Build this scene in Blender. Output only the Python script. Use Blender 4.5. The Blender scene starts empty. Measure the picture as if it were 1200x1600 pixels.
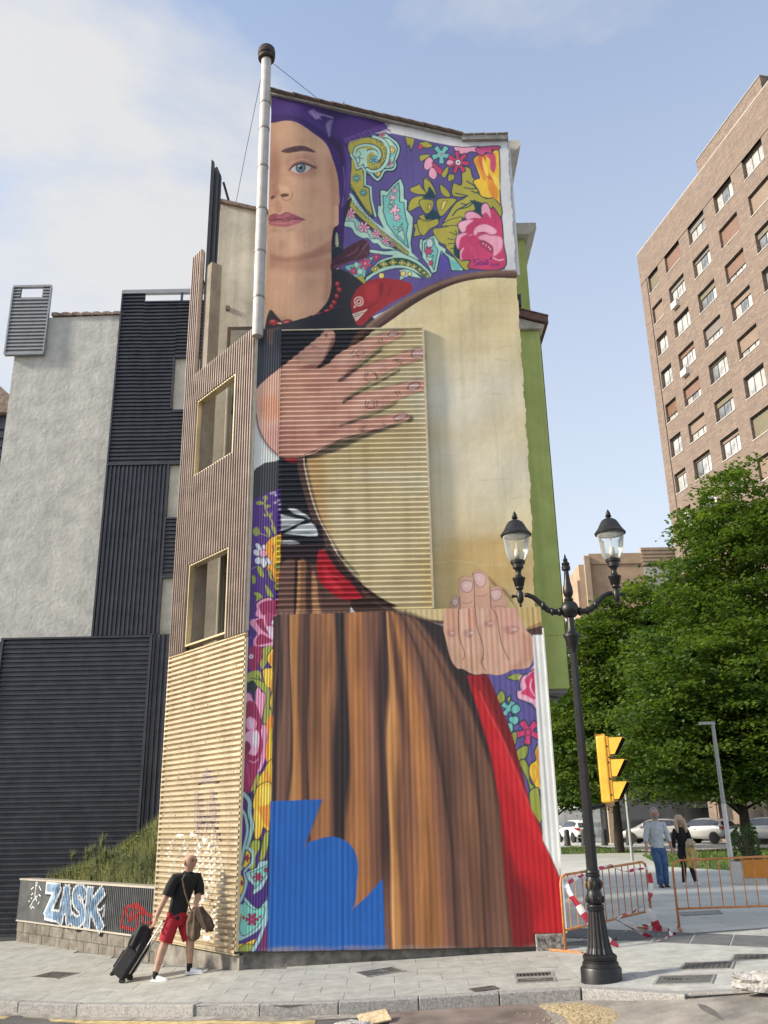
import bpy, bmesh, math, random
import numpy as np
from mathutils import Vector, Matrix
R = math.radians
scene = bpy.context.scene
col = scene.collection
# ============================ CAMERA, SKY, SUN, EXPOSURE ============================
PITCH, ROLL = R(19.1), R(1.08)
cam_d = bpy.data.cameras.new('camera'); cam = bpy.data.objects.new('camera', cam_d); col.objects.link(cam)
cam_d.sensor_fit = 'VERTICAL'; cam_d.sensor_height = 36; cam_d.sensor_width = 27; cam_d.lens = 31.5
cam_d.clip_start = 0.1; cam_d.clip_end = 3000
cam.location = (0, 0, 1.65)
cam.rotation_euler = (Matrix.Rotation(R(90)+PITCH, 3, 'X') @ Matrix.Rotation(-ROLL, 3, 'Z')).to_euler()
scene.camera = cam
SUN_EL, SUN_AZ = R(27), R(-101)           # azimuth from +Y, clockwise; the sun stands low on the left
world = bpy.data.worlds.new('World'); scene.world = world; world.use_nodes = True
nt = world.node_tree; nt.nodes.clear()
N, L = nt.nodes.new, nt.links.new
out = N('ShaderNodeOutputWorld'); bg = N('ShaderNodeBackground'); bg2 = N('ShaderNodeBackground'); mixw = N('ShaderNodeMixShader')
sky = N('ShaderNodeTexSky'); sky.sky_type = 'NISHITA'; sky.sun_disc = False
sky.sun_elevation = SUN_EL; sky.sun_rotation = SUN_AZ; sky.altitude = 0; sky.air_density = 1.0; sky.dust_density = 1.2; sky.ozone_density = 1.6
L(sky.outputs[0], bg.inputs[0]); bg.inputs[1].default_value = 0.115
tc = N('ShaderNodeTexCoord'); mp = N('ShaderNodeMapping'); mp.inputs['Scale'].default_value = (1, 1, 1.7); mp.inputs['Location'].default_value = (4.1, 2.0, 1.3)
L(tc.outputs['Generated'], mp.inputs[0])
n1 = N('ShaderNodeTexNoise'); n1.inputs['Scale'].default_value = 2.3; n1.inputs['Detail'].default_value = 8; n1.inputs['Roughness'].default_value = 0.55; n1.inputs['Distortion'].default_value = 0.25
L(mp.outputs[0], n1.inputs['Vector'])
cr = N('ShaderNodeValToRGB'); cr.color_ramp.elements[0].position = 0.35; cr.color_ramp.elements[1].position = 0.64
cr.color_ramp.elements[1].color = (0.85, 0.85, 0.85, 1)
L(n1.outputs[0], cr.inputs[0])
# thin haze towards the horizon all round
sep = N('ShaderNodeSeparateXYZ'); L(tc.outputs['Generated'], sep.inputs[0])
hz = N('ShaderNodeMapRange'); hz.inputs[1].default_value = 0.0; hz.inputs[2].default_value = 0.9; hz.inputs[3].default_value = 0.86; hz.inputs[4].default_value = 0.08
L(sep.outputs[2], hz.inputs[0])
mx = N('ShaderNodeMath'); mx.operation = 'MAXIMUM'; L(cr.outputs[0], mx.inputs[0]); L(hz.outputs[0], mx.inputs[1])
bg2.inputs[0].default_value = (0.92, 0.89, 0.84, 1); bg2.inputs[1].default_value = 0.335
L(mx.outputs[0], mixw.inputs[0]); L(bg.outputs[0], mixw.inputs[1]); L(bg2.outputs[0], mixw.inputs[2]); L(mixw.outputs[0], out.inputs[0])
sd = bpy.data.lights.new('sun', 'SUN'); sd.energy = 2.1; sd.angle = R(6); sd.color = (1.0, 0.89, 0.73)
sun = bpy.data.objects.new('sun', sd); col.objects.link(sun)
sv = Vector((math.sin(SUN_AZ)*math.cos(SUN_EL), math.cos(SUN_AZ)*math.cos(SUN_EL), math.sin(SUN_EL)))
sun.rotation_euler = sv.to_track_quat('Z', 'Y').to_euler(); sun.location = (-30, -10, 30)
vs = scene.view_settings; vs.view_transform = 'Standard'; vs.look = 'None'; vs.exposure = 1.5; vs.gamma = 1.0; vs.use_curve_mapping = False
scene.cycles.max_bounces = 6
# ============================ HELPERS ============================
def lin(c): return tuple(((v/255)/12.92 if v/255 <= 0.04045 else ((v/255+0.055)/1.055)**2.4) for v in c)
def mat(name, c, rough=0.6, metal=0.0, var=0.15, vs=3.0, bump=0.0, bs=30.0, c2=None, spec=0.5, coat=0.0, detail=6, space='Object', stain=0.0, streak=0.0):
    m = bpy.data.materials.new(name); m.use_nodes = True
    t = m.node_tree; p = t.nodes['Principled BSDF']
    p.inputs['Roughness'].default_value = rough; p.inputs['Metallic'].default_value = metal
    p.inputs['Specular IOR Level'].default_value = spec; p.inputs['Coat Weight'].default_value = coat
    co = t.nodes.new('ShaderNodeTexCoord'); v = co.outputs[space]
    n = t.nodes.new('ShaderNodeTexNoise'); n.inputs['Scale'].default_value = vs; n.inputs['Detail'].default_value = detail; n.inputs['Roughness'].default_value = 0.62
    t.links.new(v, n.inputs['Vector'])
    a = t.nodes.new('ShaderNodeMix'); a.data_type = 'RGBA'
    lo = tuple(max(x*(1-var), 0) for x in c[:3]); hi = tuple(min(x*(1+var), 1) for x in (c2 or c)[:3])
    a.inputs[6].default_value = lo+(1,); a.inputs[7].default_value = hi+(1,)
    r = t.nodes.new('ShaderNodeMapRange'); r.inputs[1].default_value = 0.32; r.inputs[2].default_value = 0.68
    t.links.new(n.outputs[0], r.inputs[0]); t.links.new(r.outputs[0], a.inputs[0])
    last = a.outputs[2]
    if stain > 0:
        n3 = t.nodes.new('ShaderNodeTexNoise'); n3.inputs['Scale'].default_value = vs*0.3; n3.inputs['Detail'].default_value = 8; n3.inputs['Roughness'].default_value = 0.7
        t.links.new(v, n3.inputs['Vector'])
        r3 = t.nodes.new('ShaderNodeMapRange'); r3.inputs[1].default_value = 0.5; r3.inputs[2].default_value = 0.72; r3.inputs[4].default_value = stain
        t.links.new(n3.outputs[0], r3.inputs[0])
        b3 = t.nodes.new('ShaderNodeMix'); b3.data_type = 'RGBA'; b3.inputs[7].default_value = tuple(x*0.35 for x in c[:3])+(1,)
        t.links.new(r3.outputs[0], b3.inputs[0]); t.links.new(last, b3.inputs[6]); last = b3.outputs[2]
    if streak > 0:      # rain marks: noise drawn out downwards
        mp_ = t.nodes.new('ShaderNodeMapping'); mp_.inputs['Scale'].default_value = (5, 5, .22); t.links.new(v, mp_.inputs[0])
        n4 = t.nodes.new('ShaderNodeTexNoise'); n4.inputs['Scale'].default_value = 1.3; n4.inputs['Detail'].default_value = 7; n4.inputs['Roughness'].default_value = .65; t.links.new(mp_.outputs[0], n4.inputs['Vector'])
        r4 = t.nodes.new('ShaderNodeMapRange'); r4.inputs[1].default_value = .45; r4.inputs[2].default_value = .75; r4.inputs[4].default_value = streak; t.links.new(n4.outputs[0], r4.inputs[0])
        b4 = t.nodes.new('ShaderNodeMix'); b4.data_type = 'RGBA'; b4.inputs[7].default_value = tuple(x*0.3 for x in c[:3])+(1,); t.links.new(r4.outputs[0], b4.inputs[0]); t.links.new(last, b4.inputs[6]); last = b4.outputs[2]
    t.links.new(last, p.inputs['Base Color'])
    if bump > 0:
        n2 = t.nodes.new('ShaderNodeTexNoise'); n2.inputs['Scale'].default_value = bs; n2.inputs['Detail'].default_value = 5
        t.links.new(v, n2.inputs['Vector'])
        b = t.nodes.new('ShaderNodeBump'); b.inputs['Strength'].default_value = bump; b.inputs['Distance'].default_value = 0.02
        t.links.new(n2.outputs[0], b.inputs['Height']); t.links.new(b.outputs[0], p.inputs['Normal'])
    return m
def glass_mat(name, c=(0.9, 0.95, 0.95), alpha=0.2, rough=0.05):
    m = bpy.data.materials.new(name); m.use_nodes = True; t = m.node_tree; p = t.nodes['Principled BSDF']
    tr = t.nodes.new('ShaderNodeBsdfTransparent'); mx = t.nodes.new('ShaderNodeMixShader'); fr = t.nodes.new('ShaderNodeFresnel'); ad = t.nodes.new('ShaderNodeMath'); ad.operation = 'ADD'; ad.inputs[1].default_value = alpha; ad.use_clamp = True
    p.inputs['Base Color'].default_value = c+(1,); p.inputs['Roughness'].default_value = rough
    tr.inputs[0].default_value = c+(1,)
    t.links.new(fr.outputs[0], ad.inputs[0]); t.links.new(ad.outputs[0], mx.inputs[0]); t.links.new(tr.outputs[0], mx.inputs[1]); t.links.new(p.outputs[0], mx.inputs[2])
    t.links.new(mx.outputs[0], t.nodes['Material Output'].inputs[0])
    return m
def tag(o, label=None, cat=None, group=None, kind=None):
    if label: o['label'] = label
    if cat: o['category'] = cat
    if group: o['group'] = group
    if kind: o['kind'] = kind
    return o
def empty(name, loc=(0, 0, 0), rz=0.0):
    o = bpy.data.objects.new(name, None); o.empty_display_size = 0.2; o.location = loc; o.rotation_euler = (0, 0, rz); col.objects.link(o); return o
class MB:
    def __init__(s): s.v = []; s.f = []
    def add(s, vv, ff):
        k = len(s.v); s.v += [tuple(p) for p in vv]; s.f += [tuple(i+k for i in q) for q in ff]; return s
    def box(s, a, b, M=None):
        (x0, y0, z0), (x1, y1, z1) = a, b
        vv = [(x0, y0, z0), (x1, y0, z0), (x1, y1, z0), (x0, y1, z0), (x0, y0, z1), (x1, y0, z1), (x1, y1, z1), (x0, y1, z1)]
        if M: vv = [M @ Vector(p) for p in vv]
        return s.add(vv, [(0, 3, 2, 1), (4, 5, 6, 7), (0, 1, 5, 4), (1, 2, 6, 5), (2, 3, 7, 6), (3, 0, 4, 7)])
    def prism(s, poly, y0, y1):       # polygon in x,z pushed along y
        n = len(poly); vv = [(x, y0, z) for x, z in poly]+[(x, y1, z) for x, z in poly]
        ar = sum(poly[i][0]*poly[(i+1) % n][1]-poly[(i+1) % n][0]*poly[i][1] for i in range(n))
        o = list(range(n)) if ar > 0 else list(range(n))[::-1]
        ff = [tuple(o), tuple(i+n for i in o[::-1])]
        ff += [(o[(i+1) % n], o[i], o[i]+n, o[(i+1) % n]+n) for i in range(n)]
        return s.add(vv, ff)
    def slab(s, quad, zt, th):        # horizontal polygon with top heights
        n = len(quad); vv = [(x, y, zt(x, y)) for x, y in quad]+[(x, y, zt(x, y)-th) for x, y in quad]
        return s.add(vv, [tuple(range(n)), tuple(range(2*n-1, n-1, -1))]+[((i+1) % n, i, i+n, (i+1) % n+n) for i in range(n)])
    def lathe(s, prof, seg=20, c=(0, 0, 0), axis='Z'):
        vv = []; ff = []; n = len(prof)
        for h, r in prof:
            for k in range(seg):
                a = 2*math.pi*k/seg; x, y, z = r*math.cos(a), r*math.sin(a), h
                if axis == 'X': x, y, z = h, r*math.cos(a), r*math.sin(a)
                if axis == 'Y': x, y, z = r*math.sin(a), h, r*math.cos(a)
                vv.append((c[0]+x, c[1]+y, c[2]+z))
        for i in range(n-1):
            for k in range(seg): ff.append((i*seg+k, i*seg+(k+1) % seg, (i+1)*seg+(k+1) % seg, (i+1)*seg+k))
        ff.append(tuple(range(seg))[::-1]); ff.append(tuple((n-1)*seg+k for k in range(seg)))
        return s.add(vv, ff)
    def tube(s, pts, r, seg=8):       # r: number or list
        P = [Vector(p) for p in pts]; n = len(P); rr = r if isinstance(r, (list, tuple)) else [r]*n
        vv = []; ff = []; up = None
        for i in range(n):
            d = (P[min(i+1, n-1)]-P[max(i-1, 0)]).normalized()
            if up is None: up = d.orthogonal().normalized()
            up = (up-d*up.dot(d)).normalized(); w = d.cross(up)
            for k in range(seg):
                a = 2*math.pi*k/seg; vv.append(P[i]+(up*math.cos(a)+w*math.sin(a))*rr[i])
        for i in range(n-1):
            for k in range(seg): ff.append((i*seg+k, i*seg+(k+1) % seg, (i+1)*seg+(k+1) % seg, (i+1)*seg+k))
        ff.append(tuple(range(seg))[::-1]); ff.append(tuple((n-1)*seg+k for k in range(seg)))
        return s.add(vv, ff)
    def ball(s, c, rx, ry=None, rz=None, seg=12, ring=8):
        ry = ry or rx; rz = rz or rx; vv = []; ff = []
        for i in range(ring+1):
            t = math.pi*i/ring
            for k in range(seg):
                a = 2*math.pi*k/seg; vv.append((c[0]+rx*math.sin(t)*math.cos(a), c[1]+ry*math.sin(t)*math.sin(a), c[2]+rz*math.cos(t)))
        for i in range(ring):
            for k in range(seg): ff.append((i*seg+k, (i+1)*seg+k, (i+1)*seg+(k+1) % seg, i*seg+(k+1) % seg))
        return s.add(vv, ff)
    def mesh(s, name, m, smooth=False):
        me = bpy.data.meshes.new(name); me.from_pydata(s.v, [], s.f); me.update()
        if m: me.materials.append(m)
        if smooth:
            me.polygons.foreach_set('use_smooth', [True]*len(me.polygons))
            if smooth is not True: me.set_sharp_from_angle(angle=R(smooth))
        return me
    def build(s, name, m, parent=None, smooth=False):
        o = bpy.data.objects.new(name, s.mesh(name, m, smooth)); col.objects.link(o)
        if parent: o.parent = parent
        return o
def inst(name, me, parent, loc=(0, 0, 0), rot=(0, 0, 0), sc=(1, 1, 1)):
    o = bpy.data.objects.new(name, me); o.location = loc; o.rotation_euler = rot; o.scale = sc; col.objects.link(o)
    if parent: o.parent = parent
    return o
def copy_tree(o, parent=None):
    c = o.copy(); col.objects.link(c); c.parent = parent
    for ch in list(o.children): copy_tree(ch, c)
    return c
def bevel(o, w=0.01, seg=2):
    m = o.modifiers.new('bevel', 'BEVEL'); m.width = w; m.segments = seg; m.limit_method = 'ANGLE'; m.angle_limit = R(40); return o
def corr(w, h, along, pitch, dep, prof='trap', rg=0.4):
    """ridged metal sheet, front to -y, lower left corner at the origin; ridges run along 'x' or 'z'"""
    Lr = h if along == 'x' else w; n = max(int(round(Lr/pitch)), 1); p = Lr/n
    wave = ((0.0, 0), (0.1, 1), (0.1+rg, 1), (0.2+rg, 0)) if prof == 'trap' else tuple((k/8, 0.5-0.5*math.cos(2*math.pi*k/8)) for k in range(8))
    P = [(i*p+a*p, -b*dep) for i in range(n) for a, b in wave]+[(Lr, 0)]
    b = MB(); vv = []; 
    for q, y in P: vv += ([(0, y, q), (w, y, q)] if along == 'x' else [(q, y, 0), (q, y, h)])
    ff = [((2*i, 2*i+1, 2*i+3, 2*i+2) if along == 'x' else (2*i, 2*i+2, 2*i+3, 2*i+1)) for i in range(len(P)-1)]
    b.add(vv, ff)
    # back sheet so the panel has thickness
    k = len(b.v); b.v += [(0, 0.02, 0), (w, 0.02, 0), (w, 0.02, h), (0, 0.02, h)]; b.f.append((k, k+3, k+2, k+1))
    return b
def grid_mesh(name, X, Y, Z, mask, m, parent, colors=None, smooth=False):
    """dense sheet from 2D arrays (rows, cols); mask says which cells are there"""
    nr, nc = X.shape
    co = np.stack([X, Y, Z], -1).reshape(-1, 3).astype(np.float32)
    idx = np.arange(nr*nc).reshape(nr, nc)
    q = np.stack([idx[:-1, :-1], idx[:-1, 1:], idx[1:, 1:], idx[1:, :-1]], -1).reshape(-1, 4)
    if mask is not None: q = q[mask.ravel()]
    used = np.unique(q); rem = np.full(nr*nc, -1); rem[used] = np.arange(len(used)); q = rem[q]; co = co[used]
    me = bpy.data.meshes.new(name); me.vertices.add(len(co)); me.vertices.foreach_set('co', co.ravel())
    me.loops.add(q.size); me.loops.foreach_set('vertex_index', q.ravel().astype(np.int32))
    me.polygons.add(len(q)); me.polygons.foreach_set('loop_start', np.arange(0, q.size, 4, dtype=np.int32))
    me.update(calc_edges=True)
    if smooth: me.polygons.foreach_set('use_smooth', np.ones(len(q), bool))
    if colors is not None:
        c4 = np.ones((len(co), 4), np.float32); c4[:, :3] = colors[used]
        at = me.color_attributes.new('paint', 'FLOAT_COLOR', 'POINT'); at.data.foreach_set('color', c4.ravel())
    me.materials.append(m)
    o = bpy.data.objects.new(name, me); col.objects.link(o)
    if parent: o.parent = parent
    return o
def strand(pts, n=6):
    P = smooth_curve(np.array(pts, float), False) if False else np.array(pts, float)
    return P
# ============================ MURAL PAINT ============================
# The painted picture, as brush strokes in wall coordinates (5 mm units from the wall's lower left corner; each point is a step from the one before).
# F fill, S brush stroke, B soft dab, C masking tape.  Colours are paint colours (sRGB).
WU0, WV0, WW, WH_, PPM = -2.26, -0.16, 4.92, 16.04, 200
def srgb(c): 
    c = np.asarray(c, float)/255.0
    return np.where(c <= 0.04045, c/12.92, ((c+0.055)/1.055)**2.4)
def smooth_curve(P, closed):
    n = len(P)
    if n < 3: return P
    idx = np.arange(n)
    if closed: p0, p1, p2, p3 = P[idx-1], P, P[(idx+1) % n], P[(idx+2) % n]
    else:
        k = np.arange(n-1)
        p0, p1, p2, p3 = P[np.maximum(k-1, 0)], P[k], P[k+1], P[np.minimum(k+2, n-1)]
    out = []
    for t in np.arange(0, 1, 0.2):
        out.append(0.5*((2*p1)+(-p0+p2)*t+(2*p0-5*p1+4*p2-p3)*t*t+(-p0+3*p1-3*p2+p3)*t**3))
    Q = np.stack(out, 1).reshape(-1, P.shape[1])
    return Q if closed else np.vstack([Q, P[-1:]])
def box_blur(m, r):
    r = int(round(r))
    if r < 1: return m
    for _ in range(2):
        for ax in (0, 1):
            pad = [(0, 0), (0, 0)]; pad[ax] = (r+1, r)
            c = np.cumsum(np.pad(m, pad), axis=ax)
            n = m.shape[ax]
            m = (np.take(c, np.arange(n)+2*r+1, axis=ax)-np.take(c, np.arange(n), axis=ax))/(2*r+1)
    return m
class Canvas:
    def __init__(self):
        self.W, self.H = int(WW*PPM), int(WH_*PPM)
        self.img = np.ones((self.H, self.W, 3), np.float32)*0.6
        self.clip = None
    def poly(self, P, x0, y0, w, h):
        # even-odd fill of one polygon inside a window
        a, b = P, np.roll(P, -1, 0)
        d = np.zeros((h, w+1), np.int32)
        for (ax, ay), (bx, by) in zip(a-(x0, y0), b-(x0, y0)):
            if ay > by: ax, ay, bx, by = bx, by, ax, ay
            r0, r1 = max(int(math.ceil(ay-0.5)), 0), min(int(math.ceil(by-0.5)), h)
            if r1 <= r0: continue
            r = np.arange(r0, r1)
            xs = ax+(r+0.5-ay)*(bx-ax)/(by-ay)
            np.add.at(d, (r, np.clip(np.ceil(xs-0.5), 0, w).astype(int)), 1)
        return (np.cumsum(d, 1)[:, :w] % 2).astype(np.float32)
    def lay(self, m, x0, y0, col, alpha):
        h, w = m.shape
        if self.clip is not None: m = m*self.clip[y0:y0+h, x0:x0+w]
        m = (m*alpha)[..., None]
        v = self.img[y0:y0+h, x0:x0+w]
        v += (np.array(col, np.float32)-v)*m
    def window(self, P, pad):
        x0 = max(int(P[:, 0].min()-pad), 0); x1 = min(int(P[:, 0].max()+pad)+2, self.W)
        y0 = max(int(P[:, 1].min()-pad), 0); y1 = min(int(P[:, 1].max()+pad)+2, self.H)
        return x0, y0, x1-x0, y1-y0
    def run(self, ops):
        for line in ops.strip().splitlines():
            head, nums = line.split('|'); k = head[0]; par = [float(v) for v in head[1:].split()]
            if k == 'R': self.scatter(int(par[0])); continue
            self.stroke([k, nums, TINTS[int(par[0])]]+par[1:])
        # soften to the brush's own edge
        im = self.img
        im[:-1, :-1] = (im[:-1, :-1]+im[1:, :-1]+im[:-1, 1:]+im[1:, 1:])*0.25
    def stroke(self, op):
            U = 0.005*PPM
            k, nums = op[0], op[1]
            P = np.array([float(v) for v in nums.split()]).reshape(-1, 2).cumsum(0)*U
            if k == 'C':
                if len(P) == 0: self.clip = None; return
                if op[3]: P = smooth_curve(P, True)
                self.clip = self.poly(P, 0, 0, self.W, self.H); return
            col = srgb(op[2]); alpha = op[3]
            if k == 'B':
                rx, ry = op[4]*U, op[5]*U
                cx, cy = P[0]
                x0, y0, w, h = self.window(np.array([[cx-2*rx, cy-2*ry], [cx+2*rx, cy+2*ry]]), 1)
                if w <= 0 or h <= 0: return
                X, Y = np.meshgrid(np.arange(w)+x0, np.arange(h)+y0)
                self.lay(np.exp(-(((X-cx)/rx)**2+((Y-cy)/ry)**2)).astype(np.float32), x0, y0, col, alpha); return
            blur, sm = op[4]*U, op[5]
            if k == 'F':
                if sm: P = smooth_curve(P, True)
                x0, y0, w, h = self.window(P, blur*2+2)
                if w <= 0 or h <= 0: return
                m = self.poly(P, x0, y0, w, h)
            else:
                r = max(op[6]*U*0.5, 0.7)
                if op[7]: P = smooth_curve(P, True) if sm else P; P = np.vstack([P, P[:1]])
                elif sm: P = smooth_curve(P, False)
                x0, y0, w, h = self.window(P, r+blur*2+2)
                if w <= 0 or h <= 0: return
                m = np.zeros((h, w), np.float32)
                for (ax, ay), (bx, by) in zip(P[:-1], P[1:]):
                    sx0, sx1 = int(max(min(ax, bx)-r-1-x0, 0)), int(min(max(ax, bx)+r+2-x0, w))
                    sy0, sy1 = int(max(min(ay, by)-r-1-y0, 0)), int(min(max(ay, by)+r+2-y0, h))
                    if sx1 <= sx0 or sy1 <= sy0: continue
                    X, Y = np.meshgrid(np.arange(sx0, sx1)+x0+0.5, np.arange(sy0, sy1)+y0+0.5)
                    dx, dy = bx-ax, by-ay; L = dx*dx+dy*dy+1e-9
                    t = np.clip(((X-ax)*dx+(Y-ay)*dy)/L, 0, 1)
                    dist = np.hypot(X-ax-t*dx, Y-ay-t*dy)
                    sub = m[sy0:sy1, sx0:sx1]
                    np.maximum(sub, np.clip(r-dist+0.5, 0, 1), out=sub)
            if blur >= 1: m = box_blur(m, blur)
            self.lay(m, x0, y0, col, alpha)
    def scatter(self, kind):
        """loose brushwork: blotches on the drum skin, streaks on the skirt, grime along the bottom edge (metres)"""
        rr = random.Random(kind+9); to = lambda u, v: '%f %f' % ((u-WU0)/.005, (v-WV0)/.005)
        step = lambda *q: ' '.join('%f %f' % (a/.005, b/.005) for a, b in q)
        if kind == 0:
            cols = [(200, 176, 120), (218, 206, 176), (192, 168, 116), (210, 196, 156), (224, 214, 188), (202, 182, 130), (186, 162, 114)]
            for k in range(170): self.stroke(['B', to(rr.uniform(-1.3, 2.5), rr.uniform(4.9, 11.2)), rr.choice(cols), rr.uniform(.12, .34), rr.uniform(44, 130), rr.uniform(18, 55)])
            for k in range(26): self.stroke(['B', to(rr.uniform(.95, 2.4), rr.uniform(7, 9.6)), (214, 212, 198), .24, rr.uniform(50, 130), rr.uniform(45, 110)])
            for k in range(18): self.stroke(['B', to(rr.uniform(.75, 2.5), rr.uniform(4.95, 6.2)), (184, 148, 84), .3, rr.uniform(50, 110), rr.uniform(18, 40)])
        if kind == 1:
            for k in range(150): self.stroke(['S', to(rr.uniform(-.5, 2.2), rr.uniform(5.1, 11.2))+' '+step((rr.uniform(.1, .55), rr.uniform(-.06, .06))), rr.choice([(168, 142, 92), (226, 218, 196), (184, 162, 112)]), rr.uniform(.15, .4), 2.0, 1, rr.uniform(1.2, 4), 0])
        if kind == 2:
            # the skirt: long pleats fanning from the waist; colour runs across the folds, the folds run down the cloth
            stops = [(0, 40, 26, 26), (.015, 60, 40, 36), (.03, 118, 84, 70), (.06, 112, 78, 64), (.07, 62, 40, 35), (.08, 186, 132, 76), (.11, 168, 114, 66), (.125, 98, 64, 47), (.15, 82, 52, 40), (.16, 50, 31, 28), (.17, 138, 92, 62),
                     (.21, 150, 100, 64), (.25, 170, 116, 70), (.27, 120, 80, 58), (.285, 44, 28, 27), (.325, 36, 24, 25), (.34, 150, 98, 60), (.37, 176, 118, 68), (.41, 160, 104, 62), (.44, 120, 80, 62), (.475, 104, 68, 54), (.49, 58, 37, 34), (.515, 54, 35, 32),
                     (.53, 196, 142, 88), (.555, 176, 122, 70), (.575, 118, 78, 58), (.61, 128, 84, 60), (.64, 172, 116, 68), (.69, 166, 110, 64), (.72, 130, 86, 64), (.755, 104, 70, 56), (.77, 62, 42, 37), (.79, 112, 76, 58), (.83, 124, 86, 66), (.87, 134, 92, 66), (.90, 84, 56, 46), (.93, 110, 76, 60), (.96, 120, 82, 62), (.985, 60, 40, 36), (1.0, 40, 27, 28), (1.3, 34, 24, 27)]
            y1 = int((5.0-WV0)*PPM); V, Uu = np.mgrid[0:y1, 0:self.W]; v = V/PPM+WV0; u = Uu/PPM+WU0
            uR = np.interp(v, [-.1, 1.2, 2.4, 3.3, 4.2, 4.7, 4.95], [1.82, 1.78, 1.66, 1.42, .98, .62, .40])
            a = np.where(u < 0, (u+1.81)/3.47, .522+.478*u/uR); a = a+.010*np.sin(v*1.1+a*23)+.006*np.sin(v*2.3+a*51)
            st = np.array(stops); img = np.stack([np.interp(a, st[:, 0], st[:, k]) for k in (1, 2, 3)], -1)
            # half pleats that begin or die out part of the way down
            for c_, w_, lo, hi, d_ in ((.20, .02, 2.2, 5, -40), (.31, .03, -1, 1.6, 40), (.39, .018, 3.6, 5, -60), (.45, .02, 1.5, 4.2, 36), (.505, .03, -1, 1.3, 60), (.60, .03, 2.6, 5, -46), (.67, .02, -1, 2.4, -30), (.80, .03, 1.0, 3.4, -36), (.245, .012, 3.4, 5, -50), (.56, .014, .4, 2.6, -44), (.74, .02, 2.8, 4.6, 34), (.86, .02, -1, 1.8, -34)):
                img += (d_*np.exp(-((a-c_)/w_)**2)*np.clip((v-lo)/.9, 0, 1)*np.clip((hi-v)/.9, 0, 1))[..., None]*np.array([1.0, .72, .5])
            rs_ = np.random.RandomState(3); fine = np.interp(a.ravel()*400, np.arange(600), rs_.normal(size=600)).reshape(a.shape)
            img *= (1+.035*fine+.03*np.sin(v*.9+a*9))[..., None]
            m = ((a > 0) & (a < 1.3)).astype(np.float32)*self.clip[:y1]; c = srgb(np.clip(img, 14, 235)).astype(np.float32)
            t = self.img[:y1]; t += (c-t)*m[..., None]
        if kind in (4, 5):      # brush dabs over the flesh tones
            lo, hi = ((11.0, 15.3) if kind == 4 else (7.9, 10.3))
            for k in range(170): self.stroke(['B', to(rr.uniform(-2.2, -.6 if kind == 4 else .8), rr.uniform(lo, hi)), rr.choice([(186, 138, 112), (222, 182, 158), (208, 152, 132), (196, 152, 128), (176, 128, 106)]), rr.uniform(.07, .2), rr.uniform(5, 26), rr.uniform(4, 20)])
        if kind == 3:
            for k in range(40): self.stroke(['B', to(rr.uniform(-1.8, 2.4), rr.uniform(-.13, -.06)), (150, 140, 130), .25, rr.uniform(10, 45), 5])
    def sample(self, u, v):
        x = np.clip((u-WU0)*PPM-0.5, 0, self.W-1.01); y = np.clip((v-WV0)*PPM-0.5, 0, self.H-1.01)
        xi, yi = x.astype(int), y.astype(int); fx, fy = (x-xi)[:, None], (y-yi)[:, None]
        I = self.img
        return (I[yi, xi]*(1-fx)+I[yi, xi+1]*fx)*(1-fy)+(I[yi+1, xi]*(1-fx)+I[yi+1, xi+1]*fx)*fy
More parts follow.
